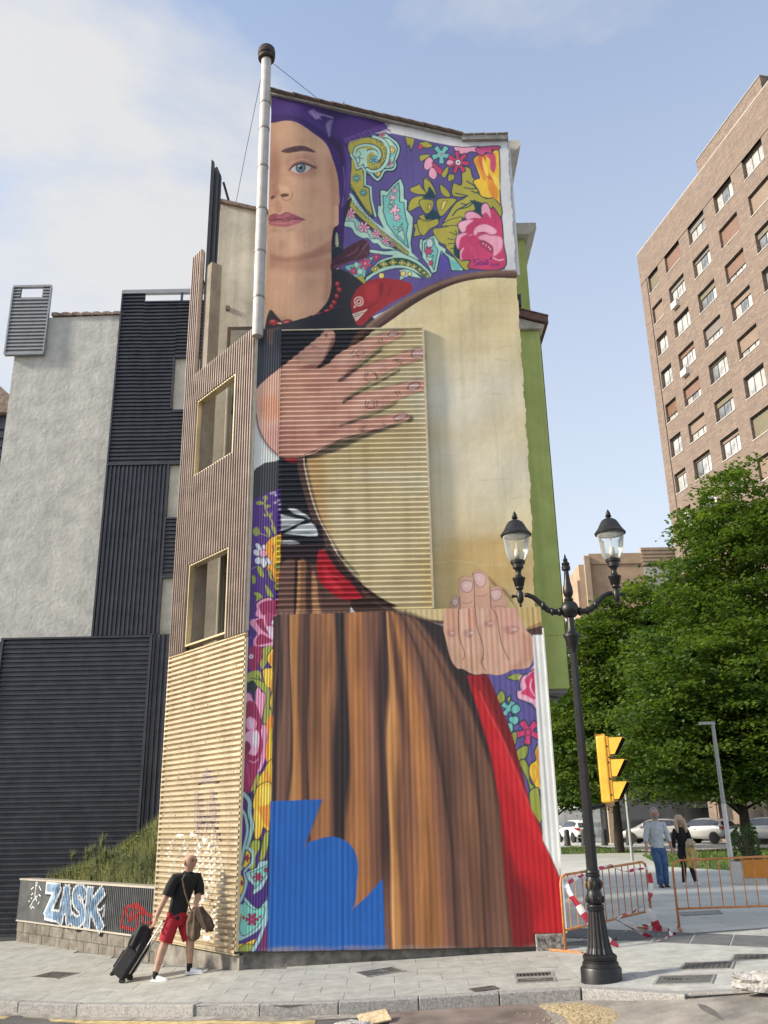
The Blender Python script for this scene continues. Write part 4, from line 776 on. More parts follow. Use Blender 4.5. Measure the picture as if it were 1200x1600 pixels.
F 101 0.8 2.31 1|59 2095 26 10 39 -16 36 -40 -57 11
F 102 1 0 0|118 2094 41 7 -26 -22
F 103 1 0 1|73 2122 -4 -8 -8 -5 -11 1 -9 5 -3 8 3 8 9 5 10 0 9 -5
S 104 1 0 1 3.25 1|73 2122 -4 -8 -8 -5 -11 1 -9 5 -3 8 3 8 9 5 10 0 9 -5
B 105 0.8 6.96 4.17|51 2127
F 103 1 0 1|132 2118 -4 -10 -12 -5 -14 0 -11 6 -4 10 4 9 11 5 14 0 11 -6
S 104 1 0 1 3.25 1|132 2118 -4 -10 -12 -5 -14 0 -11 6 -4 10 4 9 11 5 14 0 11 -6
B 105 0.8 9.04 4.77|103 2123
F 103 1 0 1|177 2124 -2 -9 -7 -6 -10 -3 -9 4 -5 7 2 9 7 6 10 3 9 -4
S 104 1 0 1 3.25 1|177 2124 -2 -9 -7 -6 -10 -3 -9 4 -5 7 2 9 7 6 10 3 9 -4
B 105 0.8 6.61 4.17|156 2125
F 103 1 0 1|213 2143 -1 -9 -6 -7 -10 -4 -10 1 -6 6 1 8 7 8 10 4 10 -1
S 104 1 0 1 3.26 1|213 2143 -1 -9 -6 -7 -10 -4 -10 1 -6 6 1 8 7 8 10 4 10 -1
B 105 0.8 6.96 3.89|192 2140
F 103 1 0 1|241 2160 0 -8 -6 -7 -10 -4 -9 0 -5 4 1 8 6 7 9 4 9 0
S 104 1 0 1 3.27 1|241 2160 0 -8 -6 -7 -10 -4 -9 0 -5 4 1 8 6 7 9 4 9 0
B 105 0.8 6.63 3.3|222 2156
F 103 1 0 1|268 2175 0 -7 -5 -7 -8 -5 -8 -1 -5 4 0 7 5 7 8 5 8 0
S 104 1 0 1 3.27 1|268 2175 0 -7 -5 -7 -8 -5 -8 -1 -5 4 0 7 5 7 8 5 8 0
B 105 0.8 5.94 3.01|251 2170
F 103 1 0 1|282 2185 -2 -7 -5 -5 -7 0 -5 5 -2 8 2 7 5 5 7 0 5 -5
S 104 1 0 1 3.28 1|282 2185 -2 -7 -5 -5 -7 0 -5 5 -2 8 2 7 5 5 7 0 5 -5
B 105 0.8 4.2 3.92|269 2190
F 103 1 0 1|292 2202 -3 -6 -6 -3 -7 2 -5 5 -1 7 3 6 6 3 7 -2 5 -5
S 104 1 0 1 3.29 1|292 2202 -3 -6 -6 -3 -7 2 -5 5 -1 7 3 6 6 3 7 -2 5 -5
B 105 0.8 4.56 3.33|278 2208
F 103 1 0 1|300 2227 -3 -7 -5 -3 -6 1 -4 6 -1 8 3 7 6 4 6 -2 4 -6
S 104 1 0 1 3.3 1|300 2227 -3 -7 -5 -3 -6 1 -4 6 -1 8 3 7 6 4 6 -2 4 -6
B 105 0.8 3.86 3.96|288 2234
F 103 1 0 1|311 2257 -2 -7 -6 -4 -8 1 -5 5 -1 8 2 7 7 3 7 -1 5 -5
S 104 1 0 1 3.32 1|311 2257 -2 -7 -6 -4 -8 1 -5 5 -1 8 2 7 7 3 7 -1 5 -5
B 105 0.8 4.58 3.67|297 2262
F 103 1 0 1|303 2278 -4 -7 -7 -2 -6 4 -3 6 1 9 4 6 7 2 6 -3 3 -7
S 104 1 0 1 3.33 1|303 2278 -4 -7 -7 -2 -6 4 -3 6 1 9 4 6 7 2 6 -3 3 -7
B 105 0.8 4.24 4|291 2287
F 106 1 0 1|79 2119 -1 -3 -2 -1 -2 0 -2 1 -1 3 1 3 2 1 2 0 2 -2
S 107 1 0 1 1.86 1|79 2119 -1 -3 -2 -1 -2 0 -2 1 -1 3 1 3 2 1 2 0 2 -2
F 106 1 0 1|86 2119 -1 -3 -2 -2 -2 1 -2 1 -1 3 1 2 2 2 2 0 2 -2
S 107 1 0 1 1.86 1|86 2119 -1 -3 -2 -2 -2 1 -2 1 -1 3 1 2 2 2 2 0 2 -2
F 106 1 0 1|140 2116 -1 -3 -2 -1 -2 0 -2 2 -1 2 1 3 1 1 3 0 2 -1
S 107 1 0 1 1.86 1|140 2116 -1 -3 -2 -1 -2 0 -2 2 -1 2 1 3 1 1 3 0 2 -1
F 106 1 0 1|147 2116 -1 -3 -2 -1 -2 0 -2 1 -1 3 0 3 2 1 3 0 2 -1
S 107 1 0 1 1.86 1|147 2116 -1 -3 -2 -1 -2 0 -2 1 -1 3 0 3 2 1 3 0 2 -1
F 106 1 0 1|181 2129 -1 -3 -2 -2 -2 0 -2 2 -1 3 1 2 2 2 2 0 2 -2
S 107 1 0 1 1.86 1|181 2129 -1 -3 -2 -2 -2 0 -2 2 -1 3 1 2 2 2 2 0 2 -2
F 106 1 0 1|188 2128 -1 -2 -2 -2 -2 0 -2 2 -1 3 1 2 2 2 2 0 2 -2
S 107 1 0 1 1.86 1|188 2128 -1 -2 -2 -2 -2 0 -2 2 -1 3 1 2 2 2 2 0 2 -2
F 108 1 0 1|-4 3192 87 -14 125 -49 134 -45 127 -38 17 -15 6 -24 -76 -33 -75 -33 4 -87 2 -91 -10 -88 -20 -55 -1 -76 -16 1 -2 86 5 33 -9 112 -19 80 -28 81 -57 59 -57 46 -48 13 -85 0
F 109 0.8 10.64 1|26 3161 106 -21 58 -61 47 -72 -47 13 -86 55 -76 8
F 110 0.8 5.28 1|28 3077 86 -14 76 -49 57 -60 9 18 -76 72 -76 37
F 111 0.8 10.52 1|275 3065 190 -28 -11 -41 -132 -43 -37 18
F 112 0.7 5.32 1|218 3120 57 -16 67 -28 -57 -23 -38 25
F 113 0.9 5.2 1|256 2948 38 -47 23 -69 5 68 -28 53 -28 13
F 114 0.8 3.59 1|317 2924 24 -47 1 -113 -12 -78 -6 78 5 79
S 115 0.8 0.51 1 3.03 0|317 2821 4 -85 -4 -61 -7 -44
S 116 0.8 1.02 1 4.1 0|294 2936 14 -81 9 -91 0 -83
S 117 0.7 0.51 1 2.53 0|338 2849 2 -85 -12 -89 -11 -38
F 118 0.9 1.33 1|175 3097 19 12 24 -16 57 -22 -5 -7 -38 13 -23 -19 -15 15
S 119 0.7 0.27 1 1.6 0|185 3100 14 -33
S 119 0.7 0.27 1 1.6 0|189 3098 14 -32
S 119 0.7 0.27 1 1.6 0|193 3095 15 -31
S 119 0.7 0.27 1 1.59 0|197 3093 15 -30
S 119 0.7 0.27 1 1.59 0|202 3090 14 -28
S 119 0.7 0.27 1 1.59 0|206 3088 15 -27
S 119 0.7 0.27 1 1.59 0|210 3085 15 -26
S 119 0.7 0.27 1 1.59 0|215 3083 14 -25
F 120 0.5 2.11 1|247 3036 28 23 -5 -29 -7 -59 -7 12
S 121 0.8 0.53 1 2.1 0|256 3036 5 -65
S 122 1 0.27 1 3.2 0|106 3108 8 -15
S 123 0.9 0.26 1 2.09 0|318 2961 12 -24
S 124 0.9 0.26 1 2.09 0|321 2964 12 -25
S 124 0.9 0.26 1 2.09 0|325 2960 18 -29
S 123 0.9 0.26 1 2.09 0|328 2966 16 -24
S 124 0.9 0.26 1 2.09 0|332 2968 12 -23
S 124 0.9 0.26 1 2.09 0|335 2965 19 -29
S 123 0.9 0.26 1 2.09 0|339 2967 13 -24
S 124 0.9 0.26 1 2.09 0|342 2970 18 -30
S 124 0.9 0.26 1 2.09 0|346 2970 12 -27
S 123 0.9 0.26 1 2.09 0|350 2973 15 -23
S 124 0.9 0.26 1 2.09 0|353 2976 12 -30
S 124 0.9 0.26 1 2.09 0|357 2974 16 -24
S 123 0.9 0.26 1 2.09 0|360 2976 17 -30
S 124 0.9 0.26 1 2.09 0|364 2978 16 -26
S 124 0.9 0.26 1 2.09 0|367 2981 16 -23
S 123 0.9 0.26 1 2.1 0|371 2985 19 -22
S 124 0.9 0.26 1 2.1 0|375 2988 17 -24
S 124 0.9 0.26 1 2.1 0|378 2986 16 -24
S 123 0.9 0.26 1 2.1 0|382 2985 13 -26
S 124 0.9 0.26 1 2.1 0|385 2992 17 -24
S 124 0.9 0.26 1 2.1 0|389 2992 18 -24
S 123 0.9 0.26 1 2.1 0|392 2992 20 -22
S 124 0.9 0.26 1 2.1 0|396 2997 13 -28
S 124 0.9 0.26 1 2.1 0|400 2995 13 -24
S 123 0.9 0.26 1 2.1 0|403 3000 16 -22
S 124 0.9 0.26 1 2.1 0|407 2998 19 -31
S 124 0.9 0.26 1 2.1 0|410 2999 20 -22
S 123 0.9 0.26 1 2.1 0|414 3004 20 -29
S 124 0.9 0.26 1 2.1 0|418 3004 19 -27
S 124 0.9 0.26 1 2.1 0|421 3003 14 -23
S 123 0.9 0.26 1 2.1 0|425 3007 12 -25
S 124 0.9 0.26 1 2.1 0|428 3005 14 -21
S 124 0.9 0.26 1 2.1 0|432 3013 12 -28
S 123 0.9 0.26 1 2.1 0|435 3013 14 -23
S 124 0.9 0.26 1 2.1 0|439 3010 15 -23
S 124 0.9 0.26 1 2.11 0|443 3018 11 -23
S 123 0.9 0.26 1 2.1 0|446 3015 13 -22
S 124 0.9 0.26 1 2.1 0|450 3018 13 -31
S 124 0.9 0.26 1 2.11 0|453 3022 16 -28
S 123 0.9 0.26 1 2.11 0|457 3022 20 -26
S 124 0.9 0.26 1 2.11 0|461 3025 15 -22
S 124 0.9 0.26 1 2.11 0|464 3025 13 -30
S 123 0.9 0.26 1 2.11 0|468 3024 15 -22
S 124 0.9 0.26 1 2.11 0|471 3029 14 -23
S 124 0.9 0.26 1 2.11 0|475 3031 19 -23
S 123 0.9 0.26 1 2.11 0|479 3034 19 -27
S 125 0.9 0.26 1 2.64 0|464 3022 48 26
S 125 0.9 0.26 1 2.64 0|464 3022 31 21
S 125 0.9 0.26 1 2.64 0|464 3022 45 15
S 125 0.9 0.26 1 2.64 0|464 3022 38 10
S 125 0.9 0.26 1 2.64 0|464 3022 42 5
S 125 0.9 0.26 1 2.64 0|464 3022 40 -1
S 125 0.9 0.26 1 2.64 0|464 3022 33 -6
S 125 0.9 0.26 1 2.64 0|464 3022 22 -11
S 125 0.9 0.26 1 2.63 0|464 3022 25 -16
S 125 0.9 0.26 1 2.63 0|464 3022 44 -22
S 125 0.9 0.26 1 2.63 0|464 3022 44 -27
S 125 0.9 0.26 1 2.63 0|464 3022 45 -32
S 125 0.9 0.26 1 2.63 0|464 3022 28 -37
S 125 0.9 0.26 1 2.63 0|464 3022 37 -43
F 99 1 0 0|79 2113 292 89 71 -84 -73 -158 -139 -101 -145 3
F 126 1 0 0|320 1165 127 -91 84 -45 125 -24 -1 -32 -294 27 -63 99
F 127 1 0 1|344 2184 2 30 18 40 31 30 40 18 53 1 79 -22 -1 -41 -80 -49 -66 -49 -36 -39 -26 16
F 128 0.9 1.89 1|452 2283 14 0 -6 -51 -7 -10
F 128 0.8 1.89 1|496 2272 9 10 -18 -51 -9 -10
F 129 0.7 5.67 1|399 2264 36 20 8 -52 -36 -29
F 130 0.5 2.34 1|350 2154 57 29 44 29 -44 -44 -44 -24
F 131 1 0 0|348 2153 59 21 -44 -53
S 132 1 0.23 1 2.33 0|356 2150 38 10
S 132 1 0.23 1 2.33 0|356 2141 24 8
F 133 1 0 1|391 2206 -3 -13 -9 -7 -12 0 -9 8 -3 12 3 13 10 7 11 0 9 -8
F 127 1 0 1|387 2206 -3 -10 -7 -5 -8 0 -7 6 -3 9 3 10 7 6 9 -1 7 -6
S 133 1 0 1 4.7 0|366 2199 1 12 9 4
S 133 1 0 1 4.7 0|380 2212 -1 -13 -8 -3
F 133 1 0 1|362 2183 -1 -3 -3 -2 -2 0 -2 2 -1 3 1 3 2 2 3 -1 2 -1
F 134 1 0 1|164 1571 -3 -105 23 -94 45 -105 48 -79 53 -68 64 -56 62 -40 73 -34 105 -16 313 -28 113 1366 -93 16 -111 0 -102 -15 -93 -34 -98 -57 -97 -74 -84 -66 -47 -69 -59 -155 -67 -200
F 135 1 0 1|178 1571 -1 -106 23 -89 44 -102 48 -78 53 -67 61 -54 61 -38 73 -30 95 -10 335 -23 101 1318 -106 11 -110 2 -97 -12 -88 -34 -96 -56 -94 -72 -82 -66 -47 -65 -66 -155 -63 -197
F 136 1 0 1|187 1571 -1 -106 20 -82 45 -100 47 -78 54 -68 61 -54 61 -38 71 -27 90 -12 336 -24 99 1299 -105 13 -106 3 -97 -15 -83 -34 -93 -56 -95 -72 -81 -63 -47 -65 -68 -155 -64 -199
S 137 0.5 3.36 1 11.21 0|164 1571 2 -105 23 -95 44 -104 48 -79 53 -68
S 138 0.9 2.58 1 12.88 0|406 2100 65 56 92 61 102 53 98 37 97 15 107 3
S 139 1 1.29 1 7.71 0|398 2060 82 68 94 75 95 53 88 32 102 14 106 -2 105 -14
C 0 0|185 1571 1 -106 20 -82 45 -100 47 -78 54 -68 61 -54 61 -38 71 -27 90 -12 336 -24 99 1299 -105 13 -106 3 -97 -15 -83 -34 -93 -56 -95 -72 -81 -63 -47 -65 -68 -155 -64 -199
R 0|
F 140 0.5 34.49 1|658 1600 159 21 152 -76 -12 -166 -155 -20 -149 97
F 141 0.55 17.35 1|613 1203 183 42 147 -70 0 -175 -337 23
R 1|
F 142 0.6 13.65 1|187 1571 -3 -129 60 -164 33 -23 -22 162 -12 153
B 143 0.3 17.68 23.55|277 1440
B 144 0.3 21.93 20.88|331 1369
C 0 0|
F 145 1 0 1|606 1021 367 -11 -2 -32 -27 -13 -141 20 -169 -1 -104 19 -56 32 133 -7
F 146 1 0 1|891 1016 81 3 -4 -53 -30 -7 -24 -9 -12 24
F 147 0.8 0.91 1|910 955 28 11 32 11 -2 -18 -54 -12
F 148 1 0 0|909 948 60 15 -2 -34 -41 -3
F 149 1 0 0|81 1603 103 -6 -6 -36 7 -79 15 -78 23 -49 10 -25 -131 3 -17 123
F 127 1 1.05 1|110 1581 41 -3 -3 -22 -20 1 -17 7
F 150 1 0 1|153 1580 25 -1 2 -40 9 -57 20 -78 17 -50 27 -55 32 -55 29 -52 -80 -15 -4 68 -13 68 -21 63 -24 85 -17 72
S 151 0.55 1.35 1 10.15 0|183 1576 4 -44 12 -61 19 -71 21 -67 30 -58 36 -59 57 -74
S 152 1 0.34 1 3.06 0|176 1572 3 -36 12 -58 18 -71 21 -60 31 -62 32 -62
F 153 1 0 0|87 1333 146 -3 10 -38 10 -48 -155 -30
F 154 1 0 1|101 1364 20 20 19 2 27 -13 30 -21 3 -14 20 -25 3 -31 -55 1 -67 12 -1 55
F 155 1 0 1|99 1378 22 6 26 -18 40 -14 16 -14 -16 -10 -26 -7 -26 -16 -34 -10 0 10 34 13 32 17 13 7 -39 11 -41 11
F 155 1 0 1|101 1295 41 -4 52 -8 29 -1 7 -20 -62 -3 -32 11 -34 -2
F 156 0.8 1.68 1|100 1326 41 6 26 3 -32 -13 -34 -8
F 157 0.8 1.34 1|148 1294 39 6 30 -7 -29 -5
F 158 1 0.67 1|102 1268 34 2 29 -10 -36 -2 -27 1
F 159 1 0 0|-9 2103 94 -2 4 -186 -69 -58 -21 -18
F 160 1 0 0|2 1739 90 -2 3 -150 -5 -17 -82 -29
F 161 1 1.17 1|36 2083 44 18 5 -13 -27 -15 0 -47 -15 -2
F 162 1 0 0|-9 1534 26 5 23 16 42 6 15 9 3 -164 -99 -2
F 160 1 0 1|-6 1660 44 -16 46 -63 3 -16 -47 -10 -28 -18 -14 -5
F 163 1 0 0|-15 1408 27 12 31 19 15 6 40 14 6 -279 -6 -291 8 -901 -113 2 8 901
S 164 1 0 1 4.74 0|46 1421 -2 -21 8 -28 17 -32 14 -45
F 165 1 0 1|53 1424 -1 -5 -4 -3 -5 1 -4 3 -1 5 1 5 4 3 5 0 4 -4
F 165 1 0 1|14 1411 17 2 13 -10 -16 -4 -12 2
S 163 1 0 1 1.02 1|14 1411 17 2 13 -10 -16 -4 -12 2
F 165 1 0 1|49 1400 17 -4 -15 -10
S 163 1 0 1 1.02 1|49 1400 17 -4 -15 -10
F 165 1 0 1|39 1369 16 -8 -9 -6
S 163 1 0 1 1.01 1|39 1369 16 -8 -9 -6
F 165 1 0 1|59 1361 11 14 -1 -21 -9 -3
S 163 1 0 1 1.01 1|59 1361 11 14 -1 -21 -9 -3
F 165 1 0 1|43 1320 17 -4 8 -20 -4 -14 -10 14
S 163 1 0 1 1 1|43 1320 17 -4 8 -20 -4 -14 -10 14
F 165 1 0 1|29 1303 -2 -9 -6 -6 -6 0 -6 6 -3 10 2 9 6 6 6 0 6 -6
F 165 1 0 1|66 1327 17 -11 3 -28 -13 14
S 163 1 0 1 1.01 1|66 1327 17 -11 3 -28 -13 14
S 164 1 0 1 2.67 0|27 1296 24 -7 9 -7
B 166 0.95 4.31 3.53|65 1440
B 166 0.95 4.31 3.54|75 1443
B 166 0.95 4.31 3.53|80 1434
B 166 0.95 4.3 3.51|79 1406
B 166 0.95 4.29 3.5|94 1401
B 166 0.95 4.28 3.49|94 1383
B 166 0.95 4.3 3.51|90 1413
F 167 1 0 1|51 1255 19 27 13 0 10 10 10 -7 3 -158 -19 -7 -14 40 -16 7 5 47
S 168 1 0 1 1.98 1|51 1255 19 27 13 0 10 10 10 -7 3 -158 -19 -7 -14 40 -16 7 5 47
F 169 1 0.99 1|74 1278 27 3 2 -111 -17 10 -8 68
F 170 1 0 1|15 1260 13 0 11 -21 -6 -10 -14 18
S 171 1 0 1 1.99 1|15 1260 13 0 11 -21 -6 -10 -14 18
F 170 1 0 1|38 1253 10 3 2 -17 -8 -3
S 171 1 0 1 1.99 1|38 1253 10 3 2 -17 -8 -3
F 170 1 0 1|10 1237 13 3 10 -14 -7 -10 -14 7
S 171 1 0 1 1.99 1|10 1237 13 3 10 -14 -7 -10 -14 7
F 170 1 0 1|17 1209 16 4 4 -21 -13 -4 -8 8
S 171 1 0 1 1.98 1|17 1209 16 4 4 -21 -13 -4 -8 8
F 170 1 0 1|36 1206 10 6 10 -17 -3 -16 -9 -4 -7 14
S 171 1 0 1 1.97 1|36 1206 10 6 10 -17 -3 -16 -9 -4 -7 14
F 170 1 0 1|53 1209 9 0 9 -14 -2 -10 -9 4
S 171 1 0 1 1.98 1|53 1209 9 0 9 -14 -2 -10 -9 4
F 172 1 0 1|55 1225 -2 -8 -6 -5 -8 0 -6 5 -3 8 2 9 6 5 8 0 6 -6
S 171 1 0 1 1.98 1|55 1225 -2 -8 -6 -5 -8 0 -6 5 -3 8 2 9 6 5 8 0 6 -6
F 173 1 0.66 1|53 1259 31 0 -3 -20 -9 -31 -16 11
S 174 1 0 1 2.98 0|73 1252 6 -13 -3 -14
F 165 1 0 1|24 1183 16 -7 9 -31 -11 -1 -12 18
S 175 1 0 1 1.96 1|24 1183 16 -7 9 -31 -11 -1 -12 18
F 165 1 0 1|63 1172 13 -17 -3 -7 9 -20 -12 7 -8 17
S 175 1 0 1 1.96 1|63 1172 13 -17 -3 -7 9 -20 -12 7 -8 17
F 165 1 0 1|52 1119 16 -17 13 -23 -6 -6 -16 10
S 175 1 0 1 1.94 1|52 1119 16 -17 13 -23 -6 -6 -16 10
F 165 1 0 1|14 1090 19 0 13 -17 -15 -9 -10 -5 3 15
S 175 1 0 1 1.94 1|14 1090 19 0 13 -17 -15 -9 -10 -5 3 15
F 165 1 0 1|7 1150 12 -4 2 -20 -11 -6
S 175 1 0 1 1.96 1|7 1150 12 -4 2 -20 -11 -6
F 165 1 0 1|82 1185 16 4 4 -15 -16 -3
S 175 1 0 1 1.97 1|82 1185 16 4 4 -15 -16 -3
F 165 1 0 1|84 1118 19 5 0 -25 -16 1
S 175 1 0 1 1.95 1|84 1118 19 5 0 -25 -16 1
S 176 1 0 1 1.97 0|7 1173 14 6 6 2
S 177 1 0 1 2.58 0|34 1073 13 -10
F 178 1 0 1|26 1054 17 13 29 6 10 -10 18 16 7 -7 -1 -110 -15 -31 -6 -28 -9 9 -50 -2 -6 22 11 22 -23 29 2 16 26 6 -13 10 5 19
S 179 1 0.32 1 2.58 0|26 1054 17 13 29 6 10 -10 18 14
F 180 1 0 1|34 1047 22 15 29 1 19 -1 -1 -48 -23 0 -23 1 -12 0
F 180 1 0.63 1|26 996 22 6 7 -26 20 -32 -29 20 -13 16
F 180 1 0.63 1|28 935 15 16 32 -17 4 -9 -32 -9 -18 0
F 181 1 1.27 1|57 1021 26 -7 -6 -32 -15 -6
F 182 1 0 1|94 988 -1 -5 -5 -4 -6 0 -5 4 -2 5 2 6 5 4 6 -1 4 -3
S 168 1 0 1 2.54 1|94 988 -1 -5 -5 -4 -6 0 -5 4 -2 5 2 6 5 4 6 -1 4 -3
F 183 1 0.95 1|62 976 28 -13 1 -32 -19 13
F 180 1 0 1|13 907 31 3 10 -19 -5 -22 -44 1
F 165 1 0 1|54 906 22 6 6 -22 -18 -21 -12 6
F 27 1 0 1|70 884 25 9 1 -37 -28 6
F 180 1 0 1|7 904 15 9 23 -6 8 -16 -5 -13 5 -15 -13 -9 -9 -22 -15 0 -10 19
S 184 1 0.16 1 2.49 0|45 907 8 -16 -5 -13 6 -17 -17 -7 -6 -22
F 185 1 0 1|22 878 -2 -5 -4 -3 -5 0 -4 3 -2 5 2 5 4 3 5 0 4 -3
S 168 1 0 1 1.87 1|22 878 -2 -5 -4 -3 -5 0 -4 3 -2 5 2 5 4 3 5 0 4 -3
F 186 1 0 1|16 878 0 -2 -2 -1 -1 0 -2 1 0 2 0 1 2 1 1 0 2 -1
F 165 1 0 1|51 903 25 9 6 -19 -15 -9 -3 -25 -14 -24 -7 22 9 18
F 5 1 0 1|89 892 -19 -5 -7 -18 11 -19 6 -10 -27 -5 4 -37 9 -19 16 -9 -5 -43 12 -12
S 187 1 0 1 2.47 1|89 892 -19 -5 -7 -18 11 -19 6 -10 -27 -5 4 -37 9 -19 16 -9 -5 -43 12 -12
F 27 0.9 1.25 1|92 890 -14 -6 -3 -25 15 -22 3 0
F 27 0.9 1.23 1|93 812 -18 -18 10 -37 6 19
F 188 0.7 1.54 1|59 831 15 0 2 -46 -13 0
F 165 1 0 1|3 823 37 9 10 -25 13 -25 13 -12 1 -25 0 -36 13 -3 -24 -39 -9 7 1 84 -29 25 -25 13
F 189 1 0 1|4 792 16 9 12 -12 4 -12 -8 -37 -7 19 -19 12
S 189 1 0 1 3.08 0|16 808 22 -4 16 -9
S 189 1 0 1 2.47 0|31 817 19 -16
F 178 1 0 1|2 759 16 -6 11 -22 2 37 11 13 9 -17 10 0 2 -30 -12 -66 12 -6 8 -24 -3 -36 -2 -46 -17 -43 -6 0 11 55 -21 88 -29 61
S 190 1 0.15 1 2.41 0|18 753 11 -22 2 37 11 12 9 -17 10 -1 2 -28 -11 -66 13 -8 8 -28 -6 -53 8 -26 -17 -29 -15 -11
F 180 1 0 1|3 729 19 5 15 -15 17 -54 -2 -27 7 -41 -8 -44 -8 -34 -16 -54 -27 -6 2 109 1 89
F 178 1 0.6 1|5 680 15 6 16 -15 -3 -24 -12 -5 -15 12
F 191 1 0.9 1|11 680 12 -3 4 -21 -9 -6
F 192 1 0.6 1|3 633 21 11 19 -3 4 -32 -6 -35 -14 -6 -22 18
F 193 1 1.19 1|27 638 13 0 3 -23 -8 -21 -10 15
F 194 1 0.3 1|3 609 10 0 8 -15 -7 -20 -12 0
S 178 1 0.15 1 2.66 0|18 551 15 -5 12 10
S 195 0.5 1.47 1 6.45 0|12 539 8 -57
F 27 1 0 1|66 667 24 18 7 -176 -15 15 -16 49 7 53
F 5 1 1.19 1|79 638 12 5 2 -105 -15 6
F 5 1 0 1|93 549 -18 -5 -8 -17 -12 -17 -11 -29 10 -28 41 -7
S 187 1 0 1 2.34 1|93 549 -18 -5 -8 -17 -12 -17 -11 -29 10 -28 41 -7
F 27 0.8 1.17 1|70 532 19 -46 -6 -22 -16 40
F 165 1 0 1|43 510 9 -6 -11 -28 4 -23 -18 6 5 23
F 196 1 0 1|-1 460 22 -7 13 13 -6 -26 -27 -3
F 180 1 0 1|0 479 20 -7 -3 -13 -16 -2
F 5 1 0 1|47 475 43 2 0 -132 -23 10 -6 -22 -16 -15 -11 31 2 53 -4 22
S 187 1 0 1 2.58 1|47 475 43 2 0 -132 -23 10 -6 -22 -16 -15 -11 31 2 53 -4 22
F 27 1 1.29 1|59 414 26 6 -3 -25 6 -44 -22 19 -17 44
F 197 0.8 1.96 1|54 468 30 3 1 -41 -23 -6
F 198 0.8 1.61 1|39 402 17 -13 -2 -50 -13 -6
F 196 1 0 1|24 358 13 0 8 -40 23 6 -6 -28 -26 -18
F 165 1 0 1|29 309 26 9 3 -22 -12 -24 -2 -31 -16 -5
S 196 1 0 1 2.53 1|29 309 26 9 3 -22 -12 -24 -2 -31 -16 -5
F 165 1 0 1|62 296 5 31 10 18 12 -13 -5 -24 -12 -43 -16 -6
S 196 1 0 1 2.54 1|62 296 5 31 10 18 12 -13 -5 -24 -12 -43 -16 -6
S 196 1 0 1 16.64 0|4 453 17 -22 2 -35 9 -35 -7 -37 -9 -33 -8 -43 -10 -12
S 199 1 0 1 10.88 0|4 453 17 -22 2 -35 9 -35 -7 -37 -9 -33 -8 -43 -10 -12
S 196 1 0 1 12.79 0|2 403 9 -16 7 -41 -9 -49 -8 -43
S 199 1 0 1 7.67 0|2 403 9 -16 7 -41 -9 -49 -8 -43
F 5 1 0 1|16 291 13 -13 -2 -24 -19 -15 5 30
S 196 1 0 1 2.84 1|16 291 13 -13 -2 -24 -19 -15 5 30
F 180 1 0 1|29 267 -1 -2 -6 0 2 -5 -2 -2 -3 0 -2 6 -4 -4 -3 2 -1 3 5 3 -5 3 1 2 2 2 5 -3 1 5 3 0 3 -2 -2 -5 6 0
S 200 1 0 1 0.95 1|29 267 -1 -2 -6 0 2 -5 -2 -2 -3 0 -2 6 -4 -4 -3 2 -1 3 5 3 -5 3 1 2 2 2 5 -3 1 5 3 0 3 -2 -2 -5 6 0
S 199 1 0 1 8.15 0|16 297 20 -13 -1 -30 -20 -21 4 -33 -9 -36 -9 -18
S 196 1 0.16 1 1.89 0|19 292 12 -14 -1 -24 -19 -20
F 5 1 0 1|-1 221 13 -15 -2 -30 -12 -12
S 196 1 0 1 2.49 1|-1 221 13 -15 -2 -30 -12 -12
F 180 1 0 1|12 198 -1 -2 -4 0 2 -3 -2 -2 -2 1 -1 3 -4 -2 -2 1 0 2 3 2 -4 2 1 3 2 1 3 -3 1 4 3 0 2 -1 -2 -4 4 0
S 200 1 0 1 0.94 1|12 198 -1 -2 -4 0 2 -3 -2 -2 -2 1 -1 3 -4 -2 -2 1 0 2 3 2 -4 2 1 3 2 1 3 -3 1 4 3 0 2 -1 -2 -4 4 0
F 201 1 0 1|46 160 19 21 16 17 6 -18 -12 -35 -22 -14 -23 15 -7 18
F 199 1 0 0|15 227 35 14 6 18 34 3 0 -37 -22 -44 -29 -18 3 27 -20 18
S 196 1 0 0 2.82 1|15 227 35 14 6 18 34 3 0 -37 -22 -44 -29 -18 3 27 -20 18
F 202 1 0 0|28 226 26 9 32 15 -3 -25 -22 -29 -16 -15 2 15
S 196 1 0 0 2.19 1|28 226 26 9 32 15 -3 -25 -22 -29 -16 -15 2 15
F 180 1 0 1|69 214 -1 -4 -8 1 4 -6 -2 -3 -4 -1 -4 7 -3 -7 -4 1 -2 3 4 6 -8 0 -2 3 2 4 8 -1 -5 6 2 3 4 1 4 -7 3 6 4 0 3 -3 -4 -6 8 0
S 200 1 0 1 1.25 1|69 214 -1 -4 -8 1 4 -6 -2 -3 -4 -1 -4 7 -3 -7 -4 1 -2 3 4 6 -8 0 -2 3 2 4 8 -1 -5 6 2 3 4 1 4 -7 3 6 4 0 3 -3 -4 -6 8 0
F 180 1 0 1|86 233 -1 -2 -4 0 2 -3 -2 -2 -3 0 -1 4 -3 -2 -2 1 -1 2 4 2 -4 2 1 3 2 1 3 -3 1 4 2 0 2 -1 -1 -4 4 0
S 200 1 0 1 0.94 1|86 233 -1 -2 -4 0 2 -3 -2 -2 -3 0 -1 4 -3 -2 -2 1 -1 2 4 2 -4 2 1 3 2 1 3 -3 1 4 2 0 2 -1 -1 -4 4 0
F 199 1 0 1|15 161 25 -24 20 -7 31 29 -5 -50 -18 -34 -35 -23 -31 -11 -4 26 4 73 13 -3
S 196 1 0 1 2.76 1|15 161 25 -24 20 -7 31 29 -5 -50 -18 -34 -35 -23 -31 -11 -4 26 4 73 13 -3
F 203 1 0 1|17 146 27 -21 32 5 -9 -38 -28 -26 -28 -8 -5 53
